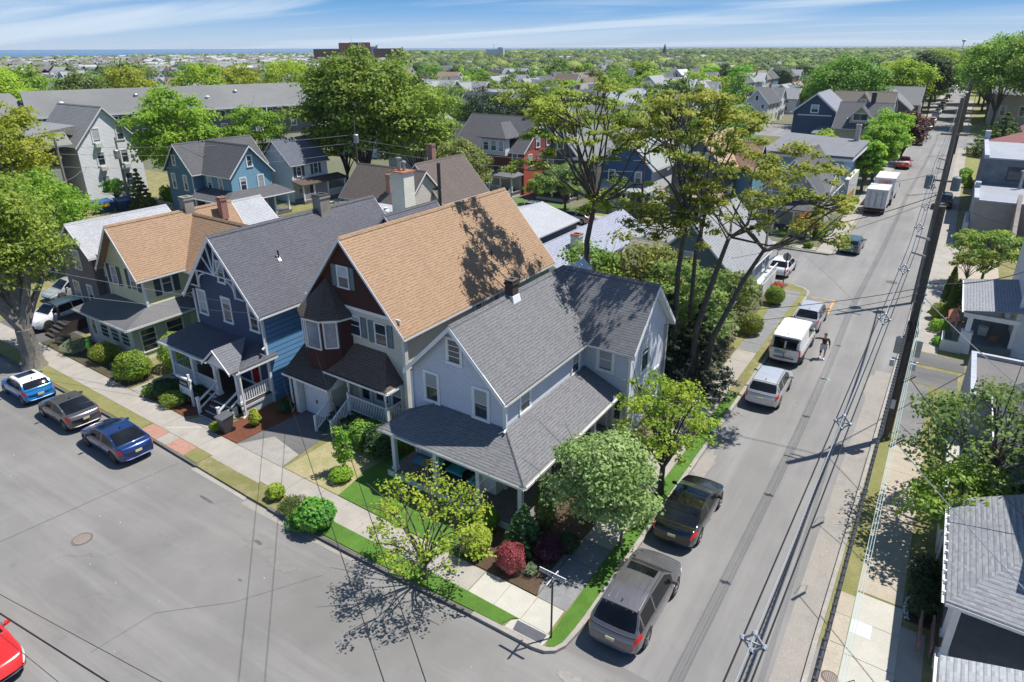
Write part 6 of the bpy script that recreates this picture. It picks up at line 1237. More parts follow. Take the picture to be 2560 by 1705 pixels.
# dumpsters
DUMP=plain('dark blue dumpster',(.015,.06,.15),.5,.15)
for x,y,lab in ((-80.4,24.4,'dark blue dumpster with a yellow notice, left one of the pair in the parking lot'),(-79.6,26.6,'dark blue dumpster to the right of the one with the yellow notice')):
    e=empty('dumpster',(x,y,.06),lab,'dumpster','blue dumpsters in the parking lot'); m=MB(); m.solid([(x-.7,y-.9,.15),(x+.6,y-.9,.15),(x+.6,y+.9,.15),(x-.7,y+.9,.15)],[(x-.8,y-1,1.4),(x+.9,y-1,1.4),(x+.9,y+1,1.4),(x-.8,y+1,1.4)]); m.build('bin',DUMP,e)
    MB().slab([(x-.9,y-1.05,1.65),(x+.95,y-1.05,1.42),(x+.95,y+1.05,1.42),(x-.9,y+1.05,1.65)],.06).build('lid',plain('blue lid',(.02,.10,.24),.5),e)
    if 'left one' in lab: m=MB(); m.solid([(x+.85,y-.7,.95),(x+.85,y+.3,.95),(x+.89,y+.3,1.35),(x+.89,y-.7,1.35)],[(x+.9,y-.7,.95),(x+.9,y+.3,.95),(x+.94,y+.3,1.35),(x+.94,y-.7,1.35)]); m.build('notice',plain('yellow notice',(.65,.45,.03)),e)
# wheelie bin by the navy house
e=empty('wheelie_bin',(-21.75,1.75,.15),'dark grey wheelie bin at the edge of the driveway in front of the navy house','bin')
m=MB(); x,y=-21.75,1.75; m.solid([(x-.24,y-.24,.2),(x+.24,y-.24,.2),(x+.24,y+.2,.2),(x-.24,y+.2,.2)],[(x-.32,y-.34,1.05),(x+.32,y-.34,1.05),(x+.32,y+.36,1.05),(x-.32,y+.36,1.05)]); m.build('bin',plain('dark grey bin',(.055,.06,.065),.45,.1),e)
m=MB(); m.slab([(x-.35,y-.38,1.09),(x+.35,y-.38,1.09),(x+.35,y+.40,1.15),(x-.35,y+.40,1.15)],.05); m.build('lid',plain('grey bin lid',(.10,.11,.12),.35,.1),e)
for s in (-1,1): m=MB(); m.lathe((x+s*.26,y+.26,.27),[(.12,-.03),(.12,.03)],14,'x'); m.build('wheel',BLACK,e)
MB().box(x-.25,x+.25,y+.40,y+.44,1.0,1.04).build('handle',BLACK,e)
# ================================================================ STREET FURNITURE, POLES, WIRES, PERSON
e=empty('street_sign',(-.40,.06,.12),'corner street name sign on a slim black post reading EMBURY AVENUE','street sign')
x,y=-.40,.06
m=MB(); m.tube([(x,y,.1),(x,y,2.62)],.035,8); m.build('post',plain('black sign post',(.03,.032,.035),.4),e); m=MB(); m.lathe((x,y,2.62),[(.05,0),(.055,.05),(.03,.1)],10); m.build('bracket',CHROME,e)
BRN=plain('brown sign face',(.055,.028,.022),.5,.05)
def plate_(z,a,wd,h,txt,out_):
    d=Vector((math.cos(a),math.sin(a),0)); n=Vector((d.y,-d.x,0)); c_=Vector((x,y,z)); 
    def bx(k,u0,u1,z0,z1,t0,t1):
        q=lambda u,t,zz_: tuple(c_+d*u+n*t+Vector((0,0,zz_)))
        k.solid([q(u0,t0,z0),q(u1,t0,z0),q(u1,t1,z0),q(u0,t1,z0)],[q(u0,t0,z1),q(u1,t0,z1),q(u1,t1,z1),q(u0,t1,z1)])
    k=MB(); bx(k,-wd/2,wd/2,-h/2,h/2,-.012,.012); o=k.build('sign_plate',WHITE,e)
    k=MB(); bx(k,-wd/2+.02,wd/2-.02,-h/2+.02,h/2-.02,-.0145,.0145); k.build('sign_face',BRN,o)
    if txt:
        S0=Vector(S(x,y,z)); dw=Vector((d.x*DX[0],d.y+d.x*DX[1],0)).normalized(); nw=Vector((dw.y,-dw.x,0)); an=math.atan2(dw.y,dw.x)
        t=text(None,txt,h*.78,tuple(S0+nw*.016),(PI/2,0,an),WHITE,'lettering',skew=False); t.parent=e; t.location=S0+nw*.016-e.location
    else:
        k=MB(); rn=random.Random(9)
        for s_ in range(2):
            for i in range(9):
                u=-wd/2+.06+i*(wd-.14)/9; bx(k,u,u+.018,-h*.28,h*.28,-.017,.017)
                if i%2: bx(k,u,u+.05,rn.uniform(-.04,.03),rn.uniform(.032,.04),-.0165,.0165)
        k.build('lettering',WHITE,o)
plate_(2.90,math.radians(0),1.02,.17,'EMBURY AVENUE',1); plate_(2.70,math.radians(90),.78,.15,'',1)
# stop-type sign at the lane corner
e=empty('traffic_sign',(-2.2,43.4,.12),'back of a traffic sign on a rusty brown post at the lane corner','traffic sign')
m=MB(); m.box(-2.24,-2.16,43.37,43.43,.1,3.0); m.build('post',plain('rusty brown post',(.10,.055,.045)),e); m=MB(); m.lathe((-2.2,43.46,2.6),[(.36,-.01),(.36,.01)],8,'y'); m.build('sign_plate',GALV,e)
# realty sign at the navy house
e=empty('yard_sign',(-26.2,2.35,.14),'white yard sign post with hanging board before the navy house porch','sign')
m=MB(); m.box(-25.75,-25.63,2.25,2.37,.12,2.15).box(-26.95,-25.5,2.25,2.37,1.72,1.84); m.build('post',WHITE,e)
m=MB(); m.box(-26.75,-25.95,2.29,2.33,1.30,1.66); m.build('upper_board',plain('black sign board',(.03,.03,.035)),e); m=MB(); m.box(-26.7,-26.0,2.286,2.289,1.36,1.50); m.build('board_print',plain('mauve print',(.40,.30,.33)),e)
m=MB(); m.box(-26.85,-25.85,2.29,2.33,.72,1.22); m.build('lower_board',WHITE,e); m=MB(); m.box(-26.72,-26.6,2.286,2.289,.86,1.0); m.build('board_print',plain('brown print',(.25,.16,.14)),e)
# small picket fences
def picket(label,a,b,mat,h=.9,sp=.12,name='picket_fence'):
    e=empty(name,(a[0],a[1],a[2]),label,'fence'); m=MB(); a=Vector(a); b=Vector(b); n=int((b-a).length/sp)
    for i in range(n+1): p=a.lerp(b,i/n); m.beam(p,p+Vector((0,0,h)),.07,.02,up=(0,1,0))
    for z_ in (.25,.7): m.beam(a+Vector((0,0,z_*h/.9)),b+Vector((0,0,z_*h/.9)),.03,.06)
    m.build('pickets',mat,e); return e
picket('weathered grey picket fence between the round bush and the sun porch of the yellow house',(-33.6,2.6,.14),(-32.1,2.5,.14),plain('weathered pickets',(.33,.33,.26),.8,.2),1.0)
picket('white picket fence beside the steel blue house garden',(-80,29.4,.1),(-74.2,30.0,.1),WHITE2,1.0,.3); picket('dark low rail fence beside the white driveway car',(-42.2,2.0,.14),(-40.6,2.4,.14),plain('dark fence',(.08,.08,.075)),.8)
picket('white board fence beside the stone grey porch across the lane',(-15.4,61.2,.1),(-11.0,61.2,.1),WHITE2,1.3,.25)
m=MB(); fx,fy=-37.9,2.35
m.tube([(fx,fy,.15),(fx+.05,fy,.6),(fx,fy,.95),(fx+.1,fy,1.15)],[.10,.14,.16,.10],8); m.lathe((fx+.02,fy,1.15),[(.04,0),(.13,.06),(.13,.16),(.04,.24)],10); m.tube([(fx,fy,.9),(fx+.35,fy-.1,1.05)],[.06,.04],6); m.tube([(fx,fy,.9),(fx-.3,fy-.1,.7)],[.06,.04],6); m.tube([(fx-.05,fy,.5),(fx-.25,fy-.1,.16)],[.09,.06],6); m.tube([(fx+.05,fy,.5),(fx+.25,fy-.1,.16)],[.09,.06],6)
tagk(m.build('frog_statue',plain('lime green statue',(.25,.62,.06),.5),None,True),'bright lime green garden figure standing in the bed of the yellow house','statue')
for x,y,lab in ((-41.2,2.3,'dark planter pot by the driveway of the taupe house'),(-32.2,3.0,'black urn beside the grey picket fence')):
    m=MB(); m.lathe((x,y,.14),[(.22,0),(.32,.5),(.34,.55),(.28,.55)],14); tagk(m.build('planter',BLACK),lab,'planter')
# ---------------- utility poles
def pole(x,y,h,label,r0=.17,r1=.12,mat=None):
    e=empty('utility_pole',(x,y,.1),label,'utility pole'); m=MB(); m.tube([(x,y,.0),(x,y,h*.5),(x,y,h)],[r0,(r0+r1)/2,r1],14); m.build('pole',mat or WOODP,e,True); return e
P1=pole(7.92,21.05,12.2,'tall dark utility pole nearest the camera on the right kerb',.22,.15)
m=MB(); m.box(7.78,7.98,20.80,20.86,2.0,2.5); m.build('notice',plain('white notice',(.6,.62,.66)),P1)
m=MB(); m.tube([(7.74,20.86,.2),(7.74,20.88,6.6)],.035,6); m.build('conduit',GALV,P1)
for dx in (-.42,.42): m=MB(); m.box(7.92+dx-.16,7.92+dx+.16,20.95,21.15,4.9,5.75); m.build('equipment_box',GALV,P1)
m=MB(); m.beam((7.35,21.0,4.6),(8.5,21.0,4.6),.1,.08); m.box(8.2,8.45,20.9,21.1,4.2,4.5).box(7.3,7.5,20.9,21.1,4.2,4.5); m.build('bracket',WHITE2,P1)
for z_ in (9.95,10.75): m=MB(); m.beam((7.92,21.05,z_-.15),(7.15,21.05,z_),.07,.09); m.build('crossarm',GALV,P1)
m=MB(); 
for i,z_ in enumerate((7.2,7.6,8.0,8.4)): m.lathe((7.75,21.0,z_),[(.05,0),(.09,.05),(.05,.12)],8); m.lathe((8.1,21.0,z_),[(.05,0),(.09,.05),(.05,.12)],8)
m.build('insulator',GALV,P1)
m=MB()
for k in range(9):
    a=k*.7; m.tube([(7.92+.2*math.cos(a),21.05+.2*math.sin(a),6.0+.1*k),(7.92+.3*math.cos(a+1),21.05+.3*math.sin(a+1),5.6+.05*k),(7.92+.25*math.cos(a+2),21.05+.25*math.sin(a+2),5.2+.12*k)],.025,5)
m.build('cable_bundle',BLACK,P1)
P2=pole(7.56,45.26,15.4,'second utility pole up the street carrying two grey transformers',.20,.14,plain('brown grey pole wood',(.15,.125,.105),.85,.3,scale=9))
for dx in (-.85,.85): m=MB(); m.lathe((7.56+dx,45.26,8.95),[(.26,0),(.30,.04),(.30,.95),(.24,1.0),(.1,1.05)],16); m.build('transformer',plain('grey transformer',(.14,.16,.18),.5),P2); 
m=MB(); m.beam((6.6,45.26,9.6),(8.5,45.26,9.6),.1,.12); m.beam((6.7,45.26,12.9),(8.4,45.26,12.9),.1,.12); m.build('crossarm',plain('crossarm wood',(.16,.13,.10)),P2)
for z_ in (10.5,11.2): m=MB(); m.beam((7.56,45.26,z_-.15),(6.9,45.26,z_),.06,.08); m.build('bracket',GALV,P2)
P3=pole(7.6,98,13,'third utility pole up the street by the stucco building'); P4=pole(7.7,140,12.5,'fourth utility pole, near the side street corner on the right'); P5=pole(7.9,182,12.5,'fifth utility pole, against the big dark trees')
for P_,y_ in ((P3,98),(P4,140),(P5,182)):
    m=MB(); m.beam((6.6,y_,11.6),(8.6,y_,11.6),.1,.12); m.build('crossarm',WOODP,P_)
P6=pole(-1.2,185,11.5,'leaning grey pole on the left sidewalk beyond the copper tree'); P7=pole(-1.0,215,11.5,'slim dark pole behind the leaning grey pole'); P8=pole(9.2,190,9,'pale steel lamp pole on the lawn right of the street',.09,.06,GALV)
PL=pole(-77.4,19.5,9.6,'weathered grey utility pole rising from the parking lot at the left',.19,.13,plain('pale pole wood',(.24,.21,.18),.85,.25,scale=9))
PW=pole(-80.3,27.6,8.8,'utility pole with grey transformer in front of the tall white apartment house',.16,.11,plain('pale pole wood',(.24,.21,.18)))
m=MB(); m.lathe((-79.9,27.2,6.3),[(.3,0),(.34,.05),(.34,1.0),(.25,1.1)],14); m.build('transformer',GALV,PW)
PC=pole(-58,47.5,10.2,'utility pole with transformer in front of the biggest maple, left of the cottage'); m=MB(); m.lathe((-57.5,47.2,7.6),[(.3,0),(.34,.05),(.34,1.0),(.25,1.1)],14); m.build('transformer',GALV,PC)
PD=pole(-21.2,56.9,8.6,'brown utility pole in front of the navy house with the arched porch',.15,.1,plain('brown creosote pole',(.09,.045,.03),.8,.2))
PE=pole(-64,85,11,'pole with small crossarm among the dark trees behind the red house'); m=MB(); m.beam((-65,85,10.5),(-63,85,10.6),.1,.1); m.build('crossarm',WOODP,PE)
# ---------------- wires
BW=plain('black wire',(.012,.012,.013),.5,.05); GW=plain('grey aluminium wire',(.40,.41,.43),.35,.05,metal=.4); PAL=plain('pale green wire',(.36,.48,.44),.5,.05)
WIREN=0
def cat_(a,b,sag,n=16): 
    a=Vector(a);b=Vector(b); return [tuple(a.lerp(b,t)+Vector((0,0,-sag*4*t*(1-t)))) for t in [i/n for i in range(n+1)]]
def wire(name,label,a,b,sag,r,mat,cat='cable',group=None,n=16,k=5):
    m=MB(); m.tube(cat_(a,b,sag,n),r,k); return tagk(m.build(name,mat),label,cat,group)
g_='overhead conductors held by the spacers along the right street'
for (dx,dz,mt,r,lab) in ((0,.12,GW,.012,'bright aluminium carrier wire, topmost of the spacer bundle over the right street'),(-.17,-.07,BW,.016,'black conductor on the left side of the spacer bundle'),(.17,-.07,BW,.016,'black conductor on the right side of the spacer bundle'),(0,-.25,BW,.016,'lowest black conductor hanging under the spacer bundle')):
    m=MB(); p1=cat_((6.55+dx,-30,10.9+dz),(7.15+dx,21.05,10.3+dz),.35,14); p2=cat_((7.15+dx,21.05,10.3+dz),(6.95+dx,45.26,11.0+dz),.3,10); p3=cat_((6.95+dx,45.26,11.0+dz),(7.0+dx,98,11.4+dz),.6,10); p4=cat_((7.0+dx,98,11.4+dz),(7.2+dx,182,11.6+dz),1.0,10)
    m.tube(p1+p2[1:]+p3[1:]+p4[1:],r,5); tagk(m.build('power_line',mt),lab,'cable',g_)
def sagz(y): 
    t=(y+30)/51.05 if y<21 else (y-21.05)/24.2; return (10.9-.6*t-.35*4*t*(1-t)) if y<21 else (10.3+.7*t-.3*4*t*(1-t))
for y_,lab in ((-6.3,'cable spacer over the bottom edge of the right street, nearest the camera'),(2.0,'second cable spacer, below the fallen pole shadow'),(10.4,'third cable spacer, level with the silver crossover'),(17.0,'fourth cable spacer just before the near pole'),(25.5,'cable spacer just beyond the near pole'),(31,'cable spacer half way between the two near poles'),(37,'cable spacer closest before the second pole')):
    xc=6.55+.6*(y_+30)/51 if y_<21 else 7.12; zc=sagz(y_); m=MB(); k_=[(xc,y_,zc+.12),(xc-.17,y_,zc-.07),(xc,y_,zc-.25),(xc+.17,y_,zc-.07)]
    for a,b in zip(k_,k_[1:]+k_[:1]): m.beam(a,b,.035,.03,up=(0,1,0))
    m.beam(k_[1],k_[3],.03,.025,up=(0,1,0))
    for p in k_: m.lathe((p[0],p[1]-.05,p[2]),[(.03,0),(.055,.05),(.03,.1)],8,'y')
    tagk(m.build('cable_spacer',plain('grey spacer',(.30,.32,.36),.4),None),lab,'cable spacer','grey diamond cable spacers')
# thick lashed telephone cable
m=MB(); pts=cat_((7.72,-30,7.4),(7.72,21.05,6.6),.5,60); m.tube(pts,.055,7)
for i in range(0,330):
    t=i/330*60; a=int(t); f_=t-a; p=Vector(pts[a]).lerp(Vector(pts[min(a+1,60)]),f_); 
    if i%2==0: m.box(p.x-.06,p.x+.05,p.y-.035,p.y+.035,p.z+.035,p.z+.062)
tagk(m.build('telephone_cable',plain('black sheathed cable',(.03,.03,.032),.35,.5,scale=14)),'thick black lashed cable running along the right kerb past the near pole','cable')
wire('telephone_cable','black telephone cable from the near pole to the second pole up the street',(7.75,21.05,6.6),(7.45,45.26,6.9),.5,.045,BW)
for i,(dx,lab) in enumerate(((.22,'left one of the three thin pale green wires right of the thick black cable'),(.34,'middle one of the three thin pale green wires right of the thick black cable'),(.46,'right one of the three thin pale green wires right of the thick black cable'))):
    wire('overhead_wire',lab,(8.05+dx*.6,-20,6.9),(7.95+dx*.5,21.05,7.7),.9,.008,PAL,group='thin pale green wires')
    wire('overhead_wire',lab.replace('right of the thick black cable','between the near and the second pole'),(7.95+dx*.5,21.05,7.7),(7.7+dx*.4,45.26,8.0),.4,.012,PAL,group='thin pale green wires beyond the near pole')
for i,(x,y,z_,lab) in enumerate(((8.35,-2.3,5.9,'black splice box hanging on the pale green wires, lowest of three'),(8.3,9.6,6.0,'splice bar hanging on the pale green wires, middle of three'),(8.25,14.5,6.4,'splice bar on the pale green wires near the foot of the near pole'))):
    m=MB(); m.tube([(x-.2,y-.35,z_),(x+.15,y+.35,z_+.05)],.055,8); m.tube([(x+.15,y+.35,z_+.05),(x+.1,y+.7,z_-.1),(x-.15,y+.5,z_-.2),(x-.2,y,z_-.05)],.012,5); tagk(m.build('splice_box',BLACK),lab,'splice box')
# service drops and crossing wires
drops=[((7.8,21.05,8.6),(14,36.9,6.5),.5,.03,BW,'thick twisted wire from the near pole down to the white porch house'),((7.7,45.26,8.7),(-3.4,43,4.6),.5,.03,BW,'heavy black double wire crossing the street from the second pole to the lane corner house'),((7.7,45.26,8.4),(-3.8,31.5,5.2),.5,.016,BW,'thin black wire crossing the street to the grey roofed lane house'),
((7.8,21.05,8.3),(-3.6,18.1,5.6),.35,.016,BW,'upper of the thin wires from the near pole to the wing of the corner house'),((7.8,21.05,8.0),(-3.6,17.9,4.9),.4,.014,BW,'lower of the thin wires from the near pole to the wing of the corner house'),
((8.3,14.5,6.4),(12.8,9.2,4.4),.2,.016,BW,'black drop wire from the splice bar to the hip porch roof'),((8.35,-2.3,5.9),(12.4,-8,4.6),.2,.016,BW,'black drop wire at the bottom right corner from the lowest splice box'),((8.3,9.6,6.0),(16,.5,4.5),.3,.018,GW,'grey wire running over the hip porch roof to the right edge'),((8.1,21,7.9),(16,9.0,6.4),.4,.02,GW,'grey twisted wire from the near pole over the maple to the porch house'),
((7.5,45.3,10.3),(-3,61,6),.6,.014,BW,'thin wire from the second pole to the double porch house'),((7.7,45.26,8.5),(14,52,5.5),.4,.014,BW,'thin wire from the second pole to the buildings on the right'),
((-20.8,5.0,2.4),(7.2,-13.1,10.7),.15,.011,BW,'left one of two thin wires slanting over the front street from the driveway'),((-18.8,5.95,4.1),(7.4,-12.8,10.3),.15,.011,BW,'right one of two thin wires slanting over the front street from the maroon bay'),
((7,-10.55,8.0),(-45,-17.3,8.0),.1,.017,BW,'thick black wire cutting the bottom left corner of the photo'),((7,-9.77,8.0),(-45,-18.2,8.0),.1,.007,BW,'thin wire just right of the thick one in the bottom left corner'),((7,-11.6,8),(-45,-15.5,8),.1,.006,BW,'thin wire passing over the red car roof in the bottom left corner'),((-60,-4.5,8),(-24.4,4.9,5.9),.5,.014,GW,'pale wire from the left edge to the eave of the navy house'),((-55,-5.5,6.4),(-22.2,5.2,5.6),.6,.014,GW,'pale wire passing over the blue cars to the navy house corner'),
((-77.4,19.5,8.8),(-58,47.5,8.6),.6,.02,GW,'upper pale wire from the parking lot pole towards the big maple'),((-77.4,19.5,8.0),(-58,47.5,7.6),.7,.02,GW,'middle pale wire from the parking lot pole towards the big maple'),((-77.4,19.5,6.6),(-60,44,6.2),.7,.018,GW,'lower pale wire passing in front of the steel blue house'),((-58,47.5,8.0),(-21.2,56.9,7.2),.8,.02,GW,'pale wire over the roofs from the cottage to the brown pole'),((-58,47.5,7.0),(-21.2,56.9,6.0),.8,.02,GW,'lower pale wire over the back street from the cottage to the brown pole'),((-77.4,19.5,5),(-84.5,25.5,5.6),.3,.015,GW,'short wire from the parking lot pole to the apartment house')]
for a,b,s_,r,mt,lab in drops: wire('overhead_wire',lab,a,b,s_,r,mt)
# ---------------- person by the van
def skin(name,pts,edges,rad,mat,parent,sub=1,root=0):
    me=bpy.data.meshes.new(name); me.from_pydata([tuple(p) for p in pts],edges,[]); o=bpy.data.objects.new(name,me); COL.objects.link(o)
    md=o.modifiers.new('s','SKIN'); sv=me.skin_vertices[0].data
    for i,r in enumerate(rad): sv[i].radius=(r,r) if not hasattr(r,'__len__') else r
    sv[root].use_root=True; md.branch_smoothing=.6; md.use_smooth_shade=True
    s=o.modifiers.new('u','SUBSURF'); s.levels=sub; s.render_levels=sub
    dg=bpy.context.evaluated_depsgraph_get(); m2=bpy.data.meshes.new_from_object(o.evaluated_get(dg)); bpy.data.objects.remove(o)
    q=bpy.data.objects.new(name,m2); COL.objects.link(q); m2.materials.clear(); m2.materials.append(mat); q.parent=parent
    return q
pe=empty('person',(3.28,29.95,0),'man in black top and pale grey shorts, one hand on the white van','person',rz=math.radians(188))
SKINM=plain('skin',(.42,.23,.15),.5,.06)
J={'pel':(0,0,.98),'ch':(0,.02,1.22),'up':(0,.03,1.42),'nk':(0,.05,1.53),'hd':(0,.09,1.63),'hd2':(0,.09,1.74),
 'hR':(.10,0,.92),'kR':(.13,.06,.50),'aR':(.12,-.10,.10),'tR':(.14,.10,.045),'hL':(-.10,0,.92),'kL':(-.12,.14,.52),'aL':(-.10,.12,.10),'tL':(-.11,.32,.045),
 'sR':(.19,.03,1.42),'eR':(.44,.05,1.38),'wR':(.70,.12,1.36),'pR':(.78,.14,1.36),'sL':(-.19,.03,1.42),'eL':(-.30,-.02,1.16),'wL':(-.34,.10,.93),'pL':(-.35,.13,.85)}
nmz=list(J); ix={k:i for i,k in enumerate(nmz)}
Rr={'pel':.15,'ch':.14,'up':.145,'nk':.055,'hd':.085,'hd2':.082,'hR':.10,'kR':.062,'aR':.04,'tR':.042,'hL':.10,'kL':.062,'aL':.04,'tL':.042,'sR':.065,'eR':.045,'wR':.03,'pR':.04,'sL':.065,'eL':.045,'wL':.03,'pL':.04}
Eg=[('pel','ch'),('ch','up'),('up','nk'),('nk','hd'),('hd','hd2'),('pel','hR'),('hR','kR'),('kR','aR'),('aR','tR'),('pel','hL'),('hL','kL'),('kL','aL'),('aL','tL'),('up','sR'),('sR','eR'),('eR','wR'),('wR','pR'),('up','sL'),('sL','eL'),('eL','wL'),('wL','pL')]
body=skin('body',[J[k] for k in nmz],[(ix[a],ix[b]) for a,b in Eg],[Rr[k] for k in nmz],SKINM,pe,2)
for side,p0,d0,th in ((1,'pR',Vector((.8,.25,-.1)),Vector((.1,.2,.9))),(-1,'pL',Vector((-.05,.2,-1)),Vector((.6,.5,-.2)))):
    P0=Vector(J[p0]); d0=d0.normalized(); up=Vector((0,0,1)) if side>0 else Vector((0,1,0)); s_=d0.cross(up).normalized(); 
    for i,(off,ln) in enumerate(((-.03,.075),(-.01,.085),(.01,.08),(.03,.062))):
        q=P0+up*off; skin('finger',[q,q+d0*ln*.55+s_*.01,q+d0*ln+s_*.035],[(0,1),(1,2)],[.011,.009,.008],SKINM,pe,1)
    skin('thumb',[P0,P0+th*.04,P0+th*.05+d0*.035],[(0,1),(1,2)],[.013,.011,.009],SKINM,pe,1)
BT=plain('black jersey',(.018,.018,.02),.8,.1); SHO=plain('pale grey shorts',(.45,.46,.48),.8,.06)
T=['pel','ch','up','sR','eR','wR','sL','eL','wL']; ti={k:i for i,k in enumerate(T)}; tj=dict(J); tj['wR']=(.64,.105,1.365); tj['wL']=(-.33,.07,.98); tj['pel']=(0,0,.99)
skin('top',[tj[k] for k in T],[(ti[a],ti[b]) for a,b in (('pel','ch'),('ch','up'),('up','sR'),('sR','eR'),('eR','wR'),('up','sL'),('sL','eL'),('eL','wL'))],[.172,.165,.165,.085,.062,.046,.085,.062,.046],BT,pe,2)
T=['pel','hR','kR','hL','kL']; tj=dict(J); tj['kR']=(.128,.05,.58); tj['kL']=(-.118,.11,.60); tj['pel']=(0,0,.97)
skin('shorts',[tj[k] for k in T],[(0,1),(1,2),(0,3),(3,4)],[.17,.135,.115,.135,.115],SHO,pe,2)
m=MB(False); m.lathe((0,.085,1.71),[(.098,-.01),(.102,.03),(.085,.085),(.045,.115),(.005,.122)],14); m.box(-.07,.07,.15,.25,1.71,1.725); m.build('cap',plain('grey brown cap',(.11,.09,.08),.8),pe,True)
m=MB(False); m.lathe((0,.178,1.655),[(.016,-.02),(.02,0),(.01,.03)],6); m.box(-.03,.03,.165,.17,1.60,1.606); m.build('face_features',plain('lips and nose',(.36,.18,.12)),pe)
for s in (-1,1): m=MB(False); m.lathe((s*.032,.168,1.675),[(.003,-.01),(.012,0),(.003,.008)],8,'y'); m.build('eye',BLACK,pe); m=MB(False); m.lathe((s*.088,.08,1.655),[(.008,-.03),(.018,0),(.008,.03)],6); m.build('ear',SKINM,pe)
for k,t_ in (('aR','tR'),('aL','tL')):
    a=Vector(J[k]); b=Vector(J[t_]); skin('shoe',[a+Vector((0,-.06,-.045)),a+Vector((0,.03,-.02)),b+Vector((0,.04,0))],[(0,1),(1,2)],[.05,.058,.048],WHITE,pe,1)
m=MB(False); m.tube([(.13,.055,.58),(.132,.065,.50),(.128,.03,.42)],[.073,.078,.062],10); m.build('knee_brace',BT,pe,True)
# ================================================================ TREES AND PLANTS
def unit(a): return a/np.maximum(np.linalg.norm(a,axis=-1,keepdims=True),1e-9)
def leafquads(P,Nr,size,rng,asp=.36):
    n=len(P); t=unit(np.cross(Nr,rng.normal(size=(n,3)))); b=np.cross(Nr,t); s=size*rng.uniform(.65,1.25,(n,1))
    fold=Nr*s*.10
    v=np.stack([P-t*s*.5,P+b*s*asp+fold,P+t*s*.5,P-b*s*asp+fold],1).reshape(-1,3)
    return v
def cloud(C,R,n,size,rng,flat=.75,up=.45,asp=.36,shell=.62,core=.25):
    """leaves on many small clumps; C (k,3) centres, R (k,) radii"""
    k=len(C); idx=np.repeat(np.arange(k),n); d=unit(rng.normal(size=(k*n,3))); d[:,2]=np.where(d[:,2]<-.35,-d[:,2]*.6,d[:,2])
    r=np.where(rng.uniform(size=k*n)<core,rng.uniform(.1,shell,k*n),rng.uniform(shell,1.08,k*n))
    off=d*r[:,None]*R[idx][:,None]; off[:,2]*=flat
    P=C[idx]+off; Nr=unit(d*.75+np.array([0,0,up])+rng.normal(size=(k*n,3))*.42)
    return leafquads(P,Nr,size,rng,asp)
def qidx(nv): return np.arange(nv,dtype=np.int32).reshape(-1,4)
def shellpts(k,rx,ry,rz,rng,lo=.62,hi=.92,bot=-.45):
    g=(1+5**.5)/2; i=np.arange(k)+.5; z=1-(1-bot)*i/k; a=2*PI*i/g+rng.uniform(0,6); q=np.sqrt(np.maximum(0,1-z*z))
    d=np.stack([q*np.cos(a),q*np.sin(a),z],1)+rng.normal(size=(k,3))*.12; r=rng.uniform(lo,hi,(k,1)); return d*r*np.array([rx,ry,rz])
def limbs(m,base,split,tips,r0,rng,seg=4,wob=.12,trunk=True,lean=(0,0),rmin=.02):
    b=np.array(base,float); s=np.array([b[0]+lean[0],b[1]+lean[1],split]); 
    if trunk: m.tube([tuple(b+np.array([0,0,-.05])),tuple(b+(s-b)*.12),tuple(b+(s-b)*.5+rng.normal(size=3)*.03),tuple(s)],[r0*1.35,r0*1.02,r0*.88,r0*.75],9)
    for t in tips:
        t=np.array(t,float); L=np.linalg.norm(t-s); pts=[tuple(s+np.array([0,0,-.15]))]; rad=[r0*.55*min(1,L/3+.35)]
        for i in range(1,seg+1):
            f=i/seg; p=s+(t-s)*f; p[2]+=L*.10*math.sin(PI*f); p+=rng.normal(size=3)*wob*L*.12*(1 if i<seg else 0); pts.append(tuple(p)); rad.append(max(rmin,r0*.5*(1-f)**.9))
        m.tube(pts,rad,6)
        # twigs
        for q in range(3):
            a=np.array(pts[-2-(q%2)]); e_=t+rng.normal(size=3)*L*.16; m.tube([tuple(a),tuple((a+e_)/2+rng.normal(size=3)*.05),tuple(e_)],[rmin*1.2,rmin,rmin*.5],4,False)
def tree(label,loc,h,rx,cz0,leaf,size,k=40,n=90,name='tree',cat='tree',bark=None,r0=.15,split=None,seed=0,flat=.75,group=None,cr=.34,ry=None,asp=.36,off=(0,0),bot=-.45,lo=.62,hi=.92,nl=12,up=.45,skew=True,extra=None,core=.25,trunk=True,lean=(0,0),shell=.62):
    """loc: ground point. cz0: height where the crown starts"""
    rng=np.random.default_rng(seed+11); root=empty(name,loc,label,cat,group,skew=skew); ry=ry or rx; rz=(h-cz0)/2; cz=cz0+rz
    C=shellpts(k,rx,ry,rz,rng,lo,hi,bot)+np.array([off[0],off[1],cz]); 
    if extra is not None: C=np.concatenate([C,np.array(extra,float)])
    R=rng.uniform(.75,1.25,len(C))*cr*min(rx,rz*1.3); v=cloud(C,R,n,size,rng,flat,up,asp,shell,core)
    o=npmesh('crown',v,qidx(len(v)),leaf,root)
    if trunk:
        m=MB(False); sp_=split if split is not None else cz0*.9
        tips=C[rng.permutation(len(C))[:nl]]; limbs(m,(0,0,0),sp_,tips,r0,rng,lean=lean); m.build('trunk',bark or BARK,root,True)
    return root
